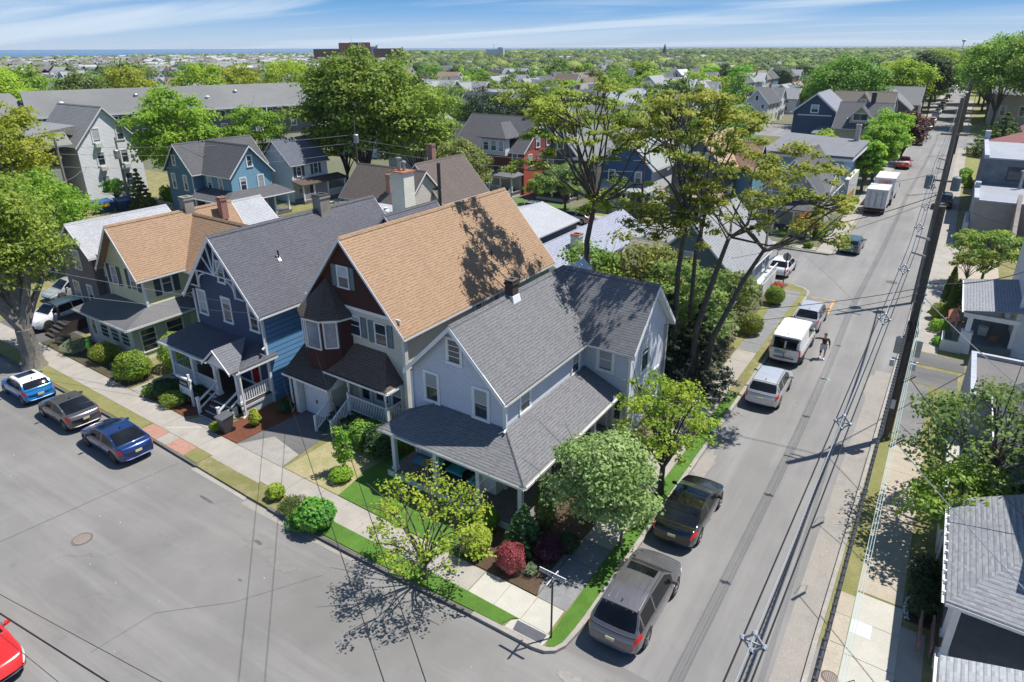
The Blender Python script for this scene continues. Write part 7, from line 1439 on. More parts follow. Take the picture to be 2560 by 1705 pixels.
def bush(label,loc,r,h,leaf,size,n=1800,name='shrub',cat='shrub',group=None,seed=0,flat=None,lump=.12,up=.3,asp=.36,z0=0,taper=0,core=.15,skew=True,spiky=0):
    rng=np.random.default_rng(seed+77); root=empty(name,loc,label,cat,group,skew=skew)
    d=unit(rng.normal(size=(n,3))); ph=rng.uniform(0,6,6); lum=1+lump*(np.sin(d[:,0]*5+ph[0])*np.cos(d[:,1]*5+ph[1])+np.sin(d[:,2]*6+ph[2])*.6)
    rr=np.where(rng.uniform(size=n)<core,rng.uniform(.3,.8,n),rng.uniform(.84,1.04,n))*lum; P=d*rr[:,None]*np.array([r,r,h/2]); P[:,2]+=h/2+z0
    if taper: f=1-taper*np.clip((P[:,2]-z0)/h,0,1)**1.3; P[:,0]*=f; P[:,1]*=f
    P[:,2]=np.maximum(P[:,2],.02)
    Nr=unit(d*.8+np.array([0,0,up])+rng.normal(size=(n,3))*.4)
    if spiky: Nr=unit(rng.normal(size=(n,3))+np.cross(d,rng.normal(size=(n,3)))*2); 
    v=leafquads(P,Nr,size,rng,asp); npmesh('foliage',v,qidx(len(v)),leaf,root)
    m=MB(False)
    for i in range(5): a=i*1.3; m.tube([(0,0,0),(r*.25*math.cos(a),r*.25*math.sin(a),h*.3),(r*.6*math.cos(a),r*.6*math.sin(a),h*.62)],[.03,.022,.012],5)
    m.build('stem',BARK,root); return root
YG=leafm('yellow green leaves',(.28,.33,.030),(.19,.26,.024),(.34,.36,.045),.42); YG2=leafm('lime green leaves',(.22,.32,.030),(.14,.24,.022),(.29,.36,.045),.42)
MAPLE=leafm('soft green maple leaves',(.19,.33,.10),(.12,.24,.07),(.27,.40,.16),.35); MIDG=leafm('mid green leaves',(.135,.22,.030),(.075,.145,.020),(.20,.28,.045),.38); BRIGHT=leafm('fresh green leaves',(.16,.30,.030),(.09,.20,.018),(.24,.36,.04),.42)
OLIVE=leafm('olive gold leaves',(.17,.225,.030),(.08,.130,.018),(.26,.29,.050),.42); OLIVG=leafm('olive green leaves',(.12,.175,.040),(.075,.115,.028),(.20,.23,.06),.35)
DARKG=leafm('dark green leaves',(.045,.085,.030),(.025,.055,.018),(.07,.12,.04),.25,.55,1.0); PINE=leafm('dark pine needles',(.045,.075,.045),(.025,.050,.028),(.10,.14,.09),.15,.55,1.0); ARB=leafm('arborvitae foliage',(.075,.13,.022),(.040,.085,.014),(.13,.18,.03),.2); SPR=leafm('spruce needles',(.09,.155,.06),(.05,.10,.035),(.12,.20,.05),.2)
REDB=leafm('pink red barberry leaves',(.24,.055,.055),(.14,.025,.03),(.32,.12,.10),.3); DKRB=leafm('dark purple leaves',(.060,.014,.022),(.030,.010,.014),(.09,.022,.03),.2); COPP=leafm('copper brown leaves',(.075,.032,.030),(.040,.020,.018),(.12,.06,.045),.25)
HYD=leafm('broad shrub leaves',(.10,.25,.03),(.06,.17,.02),(.18,.33,.05),.35); BOXW=leafm('boxwood leaves',(.15,.23,.025),(.08,.15,.015),(.21,.28,.035),.3); GRYG=leafm('grey green grass blades',(.26,.31,.20),(.18,.24,.12),None,.3)
# near trees
tree('small young tree with thin yellow-green leaves and forked trunk in the corner verge',(-5.86,-.30,.14),4.2,2.4,1.0,YG,.13,k=66,n=44,bark=BARK,r0=.085,split=.75,seed=3,flat=.55,cr=.24,bot=-.55,nl=22,hi=1.0,off=(.2,.1),name='young_tree',core=.5)
tree('full soft green young maple in the side verge beside the brown-grey SUV',(-.30,5.65,.14),5.0,1.95,1.05,MAPLE,.165,k=66,n=165,bark=BARK2,r0=.07,split=1.0,seed=5,cr=.36,off=(-.75,-.1),name='maple_tree',bot=-.75)
tree('bright lime young tree in the side verge next to the wing of the corner house',(-.25,9.98,.14),5.65,2.1,1.5,YG2,.145,k=74,n=66,bark=BARK,r0=.15,split=1.5,seed=8,flat=.55,cr=.24,off=(-.15,.1),name='young_tree',core=.5,nl=20,hi=1.0)
tree('large green street tree with thick forked trunk at the left of the photo',(-39.3,-.55,.1),11.6,3.7,4.2,MIDG,.25,k=110,n=210,bark=BARK2,r0=.62,split=2.6,seed=12,cr=.33,off=(-2.6,.4),ry=3.8,bot=-.8,name='street_tree',nl=14)
def topcrown(label,loc,C,R,leaf,size,n,trunks,seed,bark,name='tall_tree',group=None,flat=.5):
    rng=np.random.default_rng(seed); root=empty(name,loc,label,'tree',group); C=np.array(C); v=cloud(C,R,n,size,rng,flat,.6,.26,.4,.5)
    npmesh('crown',v,qidx(len(v)),leaf,root); m=MB(False)
    for (b,pts,rad,tips,r_) in trunks:
        m.tube(pts,[q*.78 for q in rad],9); s=np.array(pts[-1]); r_*=.72
        for j,t in enumerate(tips):
            t=np.array(t); L=np.linalg.norm(t-s); q1=s+(t-s)*.35+np.array([0,0,-L*.03])+rng.normal(size=3)*L*.05; q2=s+(t-s)*.7+np.array([0,0,L*.05])+rng.normal(size=3)*L*.05
            m.tube([tuple(s+np.array([0,0,-.2])),tuple(q1),tuple(q2),tuple(t)],[r_,r_*.7,r_*.42,.035],6)
            near=C[np.argsort(np.linalg.norm(C-t,axis=1))[1:5]]
            for c_ in near: m.tube([tuple(q2),tuple((q2+c_)/2+rng.normal(size=3)*.15),tuple(c_)],[r_*.3,.03,.012],4,False)
    m.build('trunk',bark,root,True); return root
TB=plain('dark grey tall bark',(.085,.075,.065),.9,.3,scale=5)
def dome(k,cx,cy,z0,z1,rx,ry,rng,bulge=1.0):
    a=rng.uniform(0,2*PI,k); r=np.sqrt(rng.uniform(0,1,k)); x=cx+rx*r*np.cos(a); y=cy+ry*r*np.sin(a); f=1-r**2; lo=z0+(z1-z0)*.15*f; hi=z0+(z1-z0)*(.35+.65*np.sqrt(f)); u=rng.uniform(0,1,k)**.55; return np.stack([x,y,lo+(hi-lo)*u],1)
rg=np.random.default_rng(31)
C=np.concatenate([dome(120,.25,.2,13.0,17.3,4.3,4.0,rg),dome(26,1.9,.2,9.2,12.4,2.3,2.0,rg),dome(7,-4.4,0,11.6,12.8,1.2,1.2,rg),dome(12,-4.2,.2,15.4,16.8,1.9,1.4,rg)])
tips=C[rg.permutation(120)[:16]]
topcrown('tall slim tree with olive gold umbrella crown rising behind the ridge of the corner house',(-9.6,20.2,.1),C,rg.uniform(.45,.82,len(C)),OLIVE,.22,108,[(0,[(0,0,-.1),(.05,0,4),(-.1,0,8),(.35,0,10.6)],[.30,.25,.21,.17],list(tips)+[C[130],C[140],C[150]],.13)],41,TB)
C=np.concatenate([dome(95,-1.2,.2,12.6,17.0,4.0,4.0,rg),dome(110,2.9,1.0,9.6,14.6,4.4,4.2,rg),dome(34,-2.2,0,8.0,11.5,2.4,2.4,rg)])
C[95:205,2]-= (C[95:205,0]-2.9)*.12
tr_=[(0,[(-.9,0,-.1),(-1.1,.1,3.5),(-1.2,.1,7),(-1.0,.1,10.5)],[.27,.23,.18,.14],list(C[rg.permutation(95)[:10]])+list(C[206:212]),.11),(0,[(.1,.1,-.1),(.2,.1,4),(.9,.2,7.5),(1.4,.2,9.6)],[.26,.22,.17,.13],list(C[95+rg.permutation(110)[:8]]),.10),(0,[(.8,.3,-.1),(1.1,.3,3.5),(2.3,.5,7.0),(3.2,.6,9.0)],[.24,.2,.16,.12],list(C[95+rg.permutation(110)[:9]]),.10),(0,[(-.3,.6,-.1),(-.5,.9,4),(-.6,1,8),(-.2,1,11)],[.2,.17,.14,.11],list(C[rg.permutation(95)[:8]]),.09)]
topcrown('group of tall leaning dark trunks with a wide olive gold crown beside the side street',(-2.7,20.4,.1),C,rg.uniform(.45,.85,len(C)),OLIVE,.22,108,tr_,43,TB)
# understory
tree('bushy olive green tree under the tall leaning trunks',(-4.6,23.5,.1),6.4,3.4,1.0,OLIVG,.30,k=54,n=110,seed=21,r0=.14,split=1.6,cr=.32,bot=-.8,nl=16,flat=.6,asp=.28)
tree('fluffy green tree right of the white garage roof, against the slim tall tree',(-11.0,23.8,.1),6.6,2.5,1.2,MIDG,.26,k=44,n=110,seed=22,r0=.12,cr=.34,bot=-.7)
tree('light green small tree leaning over the sidewalk near the round bush',(-3.4,28.6,.1),5.2,2.5,1.4,OLIVG,.28,k=44,n=90,seed=23,r0=.10,cr=.32,bot=-.6,flat=.6,asp=.28)
tree('olive green tree between the tall trunks and the lane house roof',(-8.2,26.5,.1),6.8,3.0,1.6,OLIVG,.30,k=46,n=90,seed=24,r0=.12,cr=.34,bot=-.6,flat=.6)
# dark pine
def conifer(label,loc,h,r,leaf,size=.3,name='pine_tree',seed=0,lay=9,nb=11,n=46,z0=.3,asp=.22,group=None,shape=.9):
    rng=np.random.default_rng(seed); root=empty(name,loc,label,'tree',group); C=[];R=[]
    for i in range(lay):
        f=i/(lay-1); z=z0+(h-z0)*f*.97; rr=r*(1-f**shape)+.08
        for j in range(max(3,int(nb*(1-f*.6)))):
            a=2*PI*j/max(3,int(nb*(1-f*.6)))+i*.7+rng.uniform(-.2,.2)
            for q in (.45,.75,1.0): C.append((rr*q*math.cos(a),rr*q*math.sin(a),z-.10*rr*q+rng.uniform(-.1,.1)+.08)); R.append((.30+.10*q)*max(.35,rr/r)*r*.42)
    C=np.array(C); v=cloud(C,np.array(R),int(n*.7),size,rng,.55,.5,asp,.4,.5); npmesh('crown',v,qidx(len(v)),leaf,root)
    m=MB(False); m.tube([(0,0,-.05),(0,0,h*.5),(0,0,h*.95)],[r*.07+.03,r*.04+.02,.02],8); m.build('trunk',BARK,root,True); return root
conifer('dark bushy pine beside the side sidewalk, behind the wing of the corner house',(-2.55,21.3,.12),5.0,2.4,PINE,.26,lay=9,nb=12,n=64,seed=2)
conifer('second dark pine tucked behind the first, under the tall leaning trunks',(-4.2,20.3,.12),5.6,2.1,PINE,.26,lay=9,nb=11,n=56,seed=3)
conifer('small dense spruce with bright tips in the corner garden bed',(-3.52,3.2,.16),2.15,.70,SPR,.10,name='spruce_shrub',lay=12,nb=11,n=84,seed=4,z0=.1,shape=1.5)
bush('slim upright arborvitae in the garden bed against the porch of the corner house',(-3.42,4.75,.16),.50,2.7,ARB,.085,n=9000,name='arborvitae',seed=1,taper=.25,lump=.06,up=.8,asp=.22)
bush('shorter dark arborvitae beside the porch posts behind the soft green maple',(-3.4,8.4,.15),.5,2.4,ARB,.085,n=6500,name='arborvitae',seed=2,taper=.35,lump=.08,up=.8)
bush('round pink-red barberry bush in the corner mulch bed',(-3.38,2.0,.15),.56,1.15,REDB,.075,n=6500,name='barberry_bush',seed=3,lump=.1,up=.5,asp=.22,core=.4); bush('dark purple barberry bush behind the pink-red one',(-2.42,3.3,.15),.60,1.15,DKRB,.08,n=6500,name='barberry_bush',seed=4,lump=.12,up=.5,asp=.22,core=.4)
bush('clipped bright green globe shrub partly behind the young yellow-green tree',(-5.1,1.95,.15),.66,1.25,BOXW,.075,n=7000,name='globe_shrub',seed=5,lump=.04); bush('smaller green globe shrub deep behind the young yellow-green tree',(-5.6,3.4,.15),.6,1.0,BOXW,.075,n=4500,name='globe_shrub',seed=6,lump=.05)
bush('small grey-green plant in the mulch between the barberry bushes and the sign',(-2.55,2.2,.16),.25,.5,GRYG,.10,n=500,name='garden_plant',cat='plant',seed=7,spiky=1,asp=.12,core=.6); bush('low dark leafy plant behind the dark purple barberry',(-2.1,4.2,.15),.5,.7,DARKG,.12,n=1600,name='garden_plant',cat='plant',seed=8)
m=MB(); m.solid([(-2.25,4.1,.165),(-1.9,4.0,.165),(-1.8,4.35,.165),(-2.15,4.5,.165)],[(-2.2,4.15,.35),(-1.93,4.06,.32),(-1.86,4.3,.30),(-2.12,4.42,.36)]); tagk(m.build('garden_stone',CONCB),'flat grey stone at the edge of the mulch bed by the shaded path','stone')
bush('leafy green hydrangea bush at the kerb beside the start of the bright lawn strip',(-11.85,-.62,.12),.80,1.2,HYD,.17,n=2600,name='hydrangea_bush',seed=9,lump=.12,up=.6); bush('low light green plants sprawling over the kerb below the hydrangea',(-12.5,-.9,.1),.65,.35,HYD,.11,n=900,name='ground_plant',cat='plant',seed=10); bush('yellow-green clump in the kerb bed nearest the driveway apron',(-14.9,-.35,.12),.42,.65,YG2,.11,n=1100,name='ground_plant',cat='plant',seed=11); bush('straggly grassy plants between the two kerb bushes',(-13.5,-.45,.12),.65,.45,OLIVG,.14,n=1100,name='ground_plant',cat='plant',seed=12,asp=.15,spiky=1)
tree('slender vine-covered sapling with bright leaves in front of the tan roofed house porch',(-13.75,2.85,.13),2.45,.36,.1,YG2,.15,k=16,n=55,seed=14,r0=.04,split=.3,cr=.75,name='sapling',bot=-.95,nl=4); bush('bright yellow-green low shrub at the foot of the vine-covered sapling',(-13.4,2.3,.13),.55,.6,YG2,.13,n=1200,seed=15)
for i,(x,y,r,h) in enumerate(((-15.6,5.3,.75,1.2),(-14.5,5.0,.85,1.5),(-13.4,4.9,.85,1.5),(-12.8,5.9,.8,1.4))): bush(('leftmost','second','third','rightmost')[i]+' of the dark rhododendron shrubs under the railing of the tan roofed house',(x,y,.12),r,h,MIDG if i%2 else DARKG,.15,n=2200,seed=30+i,group='rhododendrons below the railing',lump=.15)
bush('yellow green globe arborvitae at the corner of the navy house porch steps',(-21.0,3.05,.15),.34,.95,BOXW,.08,n=2600,seed=16,taper=.3); bush('small dark mugo shrub on the red mulch beside the navy porch',(-20.75,4.9,.15),.42,.7,DARKG,.10,n=1500,seed=17); bush('little bright shrub left of the wheelie bin',(-22.35,1.5,.15),.30,.45,YG2,.09,n=900,seed=18)
for i,(x,y,r,h,mt,lab) in enumerate(((-28.5,2.2,.95,.8,DARKG,'low dark juniper left in front of the navy porch'),(-27.0,1.9,.8,.7,MIDG,'mid green groundcover shrub in front of the navy porch'),(-26.2,2.9,.8,.8,DARKG,'dark shrub behind the yard sign post'),(-29.2,1.8,.55,.5,BRIGHT,'bright hostas at the left tip of the navy house bed'),(-32.0,2.2,1.05,1.7,BOXW,'big round bright green bush beside the sidewalk of the yellow house'),(-36.1,2.5,.85,1.25,BOXW,'dome shaped green bush against the sun porch'),(-39.3,2.0,.8,.9,GRYG,'fountain of pale ornamental grass by the driveway'),(-31.3,4.8,1.1,2.2,YG2,'tall yellow-green shrub between the navy and the yellow house'),(-30.3,6.5,.9,1.8,BRIGHT,'green shrub further back between the navy and the yellow house'),(-34.3,2.6,.6,.7,DARKG,'dark low shrub between the dome bush and the big round bush'),(-38,2.9,.5,.5,MIDG,'small plants beside the lime green figure'))):
    bush(lab,(x,y,.14),r,h,mt,.10 if r<.9 else .13,n=int(2600*r*r+900),seed=50+i,spiky=1 if mt is GRYG else 0,asp=.08 if mt is GRYG else .36,lump=.1)
# side street bushes
bush('neatly clipped round bush by the lane corner',(-1.75,38.3,.12),.75,1.45,BOXW,.09,n=5200,name='round_bush',seed=70,lump=.03); bush('clipped round bush beside the side sidewalk, nearer than the corner one',(-1.75,31.2,.12),.85,1.5,BOXW,.09,n=5200,name='round_bush',seed=71,lump=.04); bush('cluster of red flowers behind the round bush at the lane corner',(-2.2,41.3,.12),.5,.9,emis('red petals',(.55,.015,.03),0,.6),.10,n=800,name='flower_bush',seed=72)
for i,(x,y,r,h,mt,lab) in enumerate(((-4.6,56.4,.95,.9,GRYG,'pale ornamental grass mound at the next corner'),(-2.7,57.0,.45,.6,BRIGHT,'spiky green plant near the next corner'),(-2.6,61.5,.6,1.0,BRIGHT,'round green shrub beside the next sidewalk, first of the hedge'),(-2.5,63.0,.6,.9,MIDG,'round green shrub, second along the next sidewalk'),(-2.4,66.5,.8,.9,GRYG,'grey-green shrub third along the next sidewalk'),(-2.4,70,.7,.8,GRYG,'grey-green shrub fourth along the next sidewalk'),(-1.8,78.0,.6,.7,BRIGHT,'low shrubs along the wooden fence'),(-2.0,82.5,.7,.8,BRIGHT,'low shrubs further along the wooden fence'),(-5.9,60.2,.6,.7,BRIGHT,'low shrub left of the front steps across the lane'),(-19.5,59.5,.9,.7,BRIGHT,'white flowering shrub by the brown pole'),(-22.6,59.4,1.2,.9,DARKG,'dark hedge below the arched porch'),(-28.8,59.2,.8,1.2,YG2,'yellow-green shrub left of the arched porch steps'))): bush(lab,(x,y,.12),r,h,mt,.13,n=1500,seed=90+i,spiky=1 if mt is GRYG else 0,asp=.08 if mt is GRYG else .36)
tree('orange-brown tinged young tree in front of the double porch house',(-3.6,59.8,.12),3.0,1.25,.5,leafm('orange tinged leaves',(.22,.15,.03),(.12,.13,.03),(.30,.13,.03),.35),.16,k=26,n=70,seed=61,r0=.06,cr=.4,bot=-.8); bush('thin dark cypress beside the orange tinged tree',(-2.8,60.6,.12),.30,3.0,ARB,.12,n=1800,name='cypress',seed=62,taper=.5)
# right side
tree('maple with mid green leaves leaning over the right sidewalk below the near pole',(11.9,15.2,.1),6.4,3.0,1.6,OLIVG,.18,k=36,n=130,seed=101,r0=.20,split=1.6,cr=.29,off=(-.4,.3),ry=3.2,bot=-.65,name='maple_tree',nl=16)
tree('lower spreading green tree between the maple and the hip porch roof',(11.0,12.9,.1),4.0,1.9,.8,MIDG,.20,k=36,n=95,seed=102,r0=.10,cr=.36,bot=-.6)
tree('feathery sumac tree with green fronds beside the white porch house',(12.0,52.6,.1),5.0,2.9,1.4,leafm('sumac fronds',(.12,.20,.035),(.07,.13,.022),(.20,.25,.05),.35),.45,k=44,n=56,seed=103,r0=.13,cr=.3,flat=.4,asp=.16,bot=-.3,name='sumac_tree'); tree('smaller sumac sapling reaching over the yellowish pavement',(10.8,49.8,.1),3.6,1.5,1.6,leafm('sumac fronds',(.12,.20,.035),(.07,.13,.022)),.42,k=18,n=44,seed=104,r0=.07,cr=.35,flat=.35,asp=.16,bot=-.2,name='sumac_tree')
for i,(x,y,h,lab) in enumerate(((9.75,44.4,3.6,'farther of the two dark narrow arborvitae by the white porch house'),(10.15,42.3,3.2,'nearer of the two dark narrow arborvitae by the white porch house'))): bush(lab,(x,y,.12),.62,h,ARB,.12,n=4200,name='arborvitae',seed=110+i,taper=.75,lump=.05,up=.9)
bush('small clipped ball shrub below the two arborvitae',(9.35,42.0,.12),.62,1.25,BOXW,.10,n=2600,seed=113,lump=.03); bush('light green low shrub below the clipped ball',(9.5,39.4,.12),.65,.8,YG2,.12,n=1200,seed=114); bush('low flowering plants beside the white garden wall',(9.7,36.6,.12),.5,.5,BRIGHT,.12,n=900,seed=115); bush('grey-green plant in front of the cluttered porch',(9.9,38.2,.12),.5,.5,GRYG,.12,n=700,seed=116,spiky=1,asp=.1)
for i,(y,r,h) in enumerate(((8.6,.45,.7),(9.6,.5,.8),(10.8,.5,.9))): bush(('nearest','middle','farthest')[i]+' dark shrub beside the downpipe of the hip roofed porch',(10.25,y,.14),r,h,DARKG,.11,n=1200,seed=120+i)
m=MB(); rn=random.Random(3)
for i in range(150):
    y=rn.uniform(8,11.6); x=9.92+.12*math.sin(y*2)+rn.uniform(-.08,.08); s=rn.uniform(.03,.06); m.box(x,x+s,y,y+s,.13,.13+s)
struct('white_pebbles',m,WHITE2,'stuff')
for i,(x,y,r,h,mt) in enumerate(((9.9,112,.9,1.6,BRIGHT),(10.0,107.5,.8,1.2,YG2),(10.4,103,.6,1.0,MIDG))): bush(('first','second','third')[i]+' green shrub beside the upper right sidewalk, counted from the lawn',(x,y,.12),r,h,mt,.22,n=900,seed=130+i)
conifer('broad green yew tree behind the red roofed hall',(14.5,141,.1),7.6,5.0,leafm('yew foliage',(.09,.14,.03),(.05,.09,.02),(.14,.19,.04),.25),.5,name='yew_tree',lay=10,nb=13,n=60,seed=7,shape=1.4,z0=.6)
# middle distance trees
def mtree(lab,x,y,h,rx,leaf,seed,cz=None,k=60,n=100,size=.45,name='tree',**kw): return tree(lab,(x,y,.1),h,rx,cz if cz is not None else h*.22,leaf,size*.82,k=k,n=int(n*1.45),seed=seed,r0=.12+h*.012,cr=kw.pop('cr',.32),bot=kw.pop('bot',-.6),name=name,**kw)
mtree('round green maple in front of the tall white apartment house',-76.5,33.5,13.6,5.0,BRIGHT,201,cz=2.5,k=80,n=120,size=.5,name='maple_tree'); mtree('light green feathery tree between the maple and the steel blue house',-74,44,11.5,4.3,YG2,202,cz=2.8,k=60,n=90,flat=.5)
mtree('biggest maple in the middle left, towering over the grey apartment roof',-64,55,18.2,8.6,MIDG,203,cz=2.0,k=150,n=150,size=.6,name='maple_tree',cr=.25); mtree('shoulder maple right of the biggest maple',-56.5,58,14.0,5.4,MIDG,204,cz=1.5,k=80,n=110,size=.55,name='maple_tree'); mtree('small tree with drooping leaves left of the biggest maple',-70.5,57,11,3.0,BRIGHT,205,cz=1.0,k=40,n=90)
mtree('dense round tree with yellowish top in front of the red house',-44.4,52.8,8.2,3.4,OLIVG,206,cz=.8,k=60,n=130,size=.36,lo=.75); mtree('low light green tree in front of the sage house',-31.5,57.2,6.0,3.3,OLIVG,207,cz=1.3,k=50,n=100,size=.30,flat=.55); mtree('small tree by the steps of the red house',-37,58.8,3.6,1.3,MIDG,208,cz=.6,k=24,n=60,size=.25)
mtree('bright green shrub tree behind the flat white roof of the cottage',-43.0,31.3,4.4,1.5,BRIGHT,209,cz=.8,k=26,n=80,size=.26); conifer('dark narrow conifer in front of the steel blue house garden',(-78.2,28.2,.1),4.9,1.6,OLIVG,.34,seed=11,lay=10,n=150); mtree('clipped round tree at the foot of the white apartment house',-82.0,27.0,3.4,1.5,BRIGHT,210,cz=1.3,k=24,n=90,size=.25,lo=.8)
for i in range(6): bush(('first','second','third','fourth','fifth','sixth')[i]+' bright arborvitae of the hedge beside the steel blue house',(-79.8+i*1.15,32.2+i*.1,.1),.75,2.2,BRIGHT,.2,n=900,seed=220+i,taper=.4,group='hedge beside the steel blue house')
mtree('yellow-green street tree overhanging the left edge above the parking lot',-60,9.5,8.8,4.3,YG2,230,cz=1.4,k=70,n=110,size=.36,flat=.5); mtree('pale yellow-green tree at the left edge behind the big street tree',-82,15,13.5,5.6,YG2,231,cz=2.5,k=80,n=110,size=.45,flat=.5); mtree('low yellowish hedge tree by the dumpsters',-77.5,17,3.2,2.4,YG2,233,cz=.6,k=26,n=70,size=.3)
mtree('tall dark green tree cut by the left edge above the far apartment wing',-165,22,20,8,MIDG,240,cz=5,k=80,n=90,size=.8)
for i,(x,y,h,r) in enumerate(((-176,38,14,7),(-180,52,14,7),(-170,66,13.5,6.5),(-176,80,14.5,7),(-168,96,15,7),(-172,110,14.5,7.5),(-166,124,15.5,8),(-160,140,15,8),(-190,60,15,7),(-195,90,15.5,8),(-150,150,14.5,7),(-140,132,14,6),(-126,126,13,5.5),(-112,118,13,6))):
    mtree(('nearest','second','third','fourth','fifth','sixth','seventh','eighth','ninth','tenth','eleventh','twelfth','thirteenth','farthest right')[i]+' in the belt of trees behind the long apartment roofs, counted from the left',x,y,h,r,[YG2,YG2,OLIVG,YG2,BRIGHT,YG2,YG2,BRIGHT,MIDG,OLIVG,YG2,MIDG,MIDG,DARKG][i],250+i,cz=2,k=60,n=70,size=.8,group='belt of trees behind the apartment roofs')
for i,(x,y,h,r,mt,lab) in enumerate(((-80,92,12,6,MIDG,'dark green tree behind the white turret house'),(-70,95,11,6,DARKG,'dark spreading tree behind the red house, left'),(-60,97,11,6,DARKG,'dark spreading tree behind the red house, middle'),(-50,98,11,5.5,DARKG,'dark spreading tree behind the red house, right'),(-66,110,12,5,MIDG,'tree right behind the white turret house row'),(-44,86,8,4,YG2,'bright yellow-green tree just behind the red house roof'),(-22,88,11,5,MIDG,'tree between the tall trees and the navy gable house'),(-34,104,13,6,DARKG,'dark tree seen between the two tall olive crowns'),(-1.6,110,9.4,3.2,BRIGHT,'bright green street tree beside the red pickup'),(-1.9,101,8.4,2.8,BRIGHT,'bright green street tree nearest the light blue building'),(-2.2,92,7.2,2.0,BRIGHT,'tall green hedge tree at the side of the light blue building'),(.1,122,8.6,3.6,COPP,'copper brown leaved street tree over the parked cars'),(-1,129,7.6,2.8,COPP,'second copper brown tree just beyond the first'),(-9.5,103,6.5,2.6,BRIGHT,'small green tree in front of the bungalow'),(-18,178,16,9,MIDG,'large green tree behind the ochre gable house'),(-8,212,15,7,BRIGHT,'bright tree further up the left sidewalk'),(14,196,21,9,MIDG,'large dark tree on the right corner beyond the side street'),(24,190,22,11,MIDG,'largest dark tree at the right edge beyond the side street'),(13,222,20,9,BRIGHT,'lighter tree behind the large corner tree'),(34,225,24,12,DARKG,'dark tree mass at the far right edge'),(12,250,19,9,MIDG,'tree over the far right kerb'),(-4,240,16,7,DARKG,'dark tree shading the far left kerb'),(-3,262,16,7,MIDG,'next tree shading the far left kerb'),(11,282,19,9,MIDG,'distant tree closing the right side of the street'),(-3,300,17,8,YG2,'pale tree closing the left side of the street'))):
    mtree(lab,x,y,h,r,mt,300+i,cz=max(1.0,h*.2),k=64 if h<15 else 100,n=90,size=.42 if y<135 else .75)
for i in range(7): mtree(('first','second','third','fourth','fifth','sixth','seventh')[i]+' yew-green bush in the garden row behind the navy house',-31.5+i*1.9,24.5+(i%2)*1.2,2.4+.5*(i%3),1.2,[MIDG,BRIGHT,OLIVG][i%3],330+i,cz=.3,k=18,n=60,size=.25,group='back garden bushes')
# ================================================================ THE TOWN TO THE HORIZON
HAZE=.00007
CAML=(7.9138,-14.987)
_R=np.array(_m); 
def proj(x,y,z):
    """local point -> pixel of a 1024 wide frame"""
    p=np.array([x*DX[0],y+x*DX[1],z])-np.array(cam.location); c=_R.T@p
    if c[2]>-1: return None
    return 512+682.8*c[0]/-c[2],341-682.8*c[1]/-c[2]
hero=[(o.location.x/DX[0],o.location.y-o.location.x/DX[0]*DX[1]) for o in COL.objects if o.parent is None and o.get('category') in('house','building','garage','shed')]
herotr=[(o.location.x/DX[0],o.location.y-o.location.x/DX[0]*DX[1]) for o in COL.objects if o.parent is None and o.get('category')=='tree']
FW=[('white',siding('far white siding',(.62,.64,.67),.25)),('white',siding('far pale siding',(.56,.57,.56),.25)),('grey',siding('far grey siding',(.27,.29,.32),.25)),('blue',siding('far blue siding',(.13,.20,.29),.25)),('cream',siding('far cream siding',(.50,.45,.33),.25)),('taupe',siding('far taupe siding',(.20,.17,.15),.25)),('pale blue',siding('far light blue siding',(.33,.45,.55),.25)),('red brown',siding('far red siding',(.26,.09,.07),.25))]
FRF=[('light grey',shingle('far light grey roof',(.29,.30,.31),(.34,.35,.36),.3,.5)),('mid grey',shingle('far mid grey roof',(.20,.205,.215),(.25,.255,.265),.3,.5)),('charcoal',shingle('far charcoal roof',(.085,.09,.10),(.125,.13,.14),.3,.5)),('brown',shingle('far brown roof',(.19,.15,.12),(.25,.20,.16),.3,.5)),('tan',shingle('far tan roof',(.36,.25,.17),(.42,.31,.22),.3,.5)),('white',shingle('far white roof',(.50,.52,.54),(.56,.58,.60),.3,.5))]
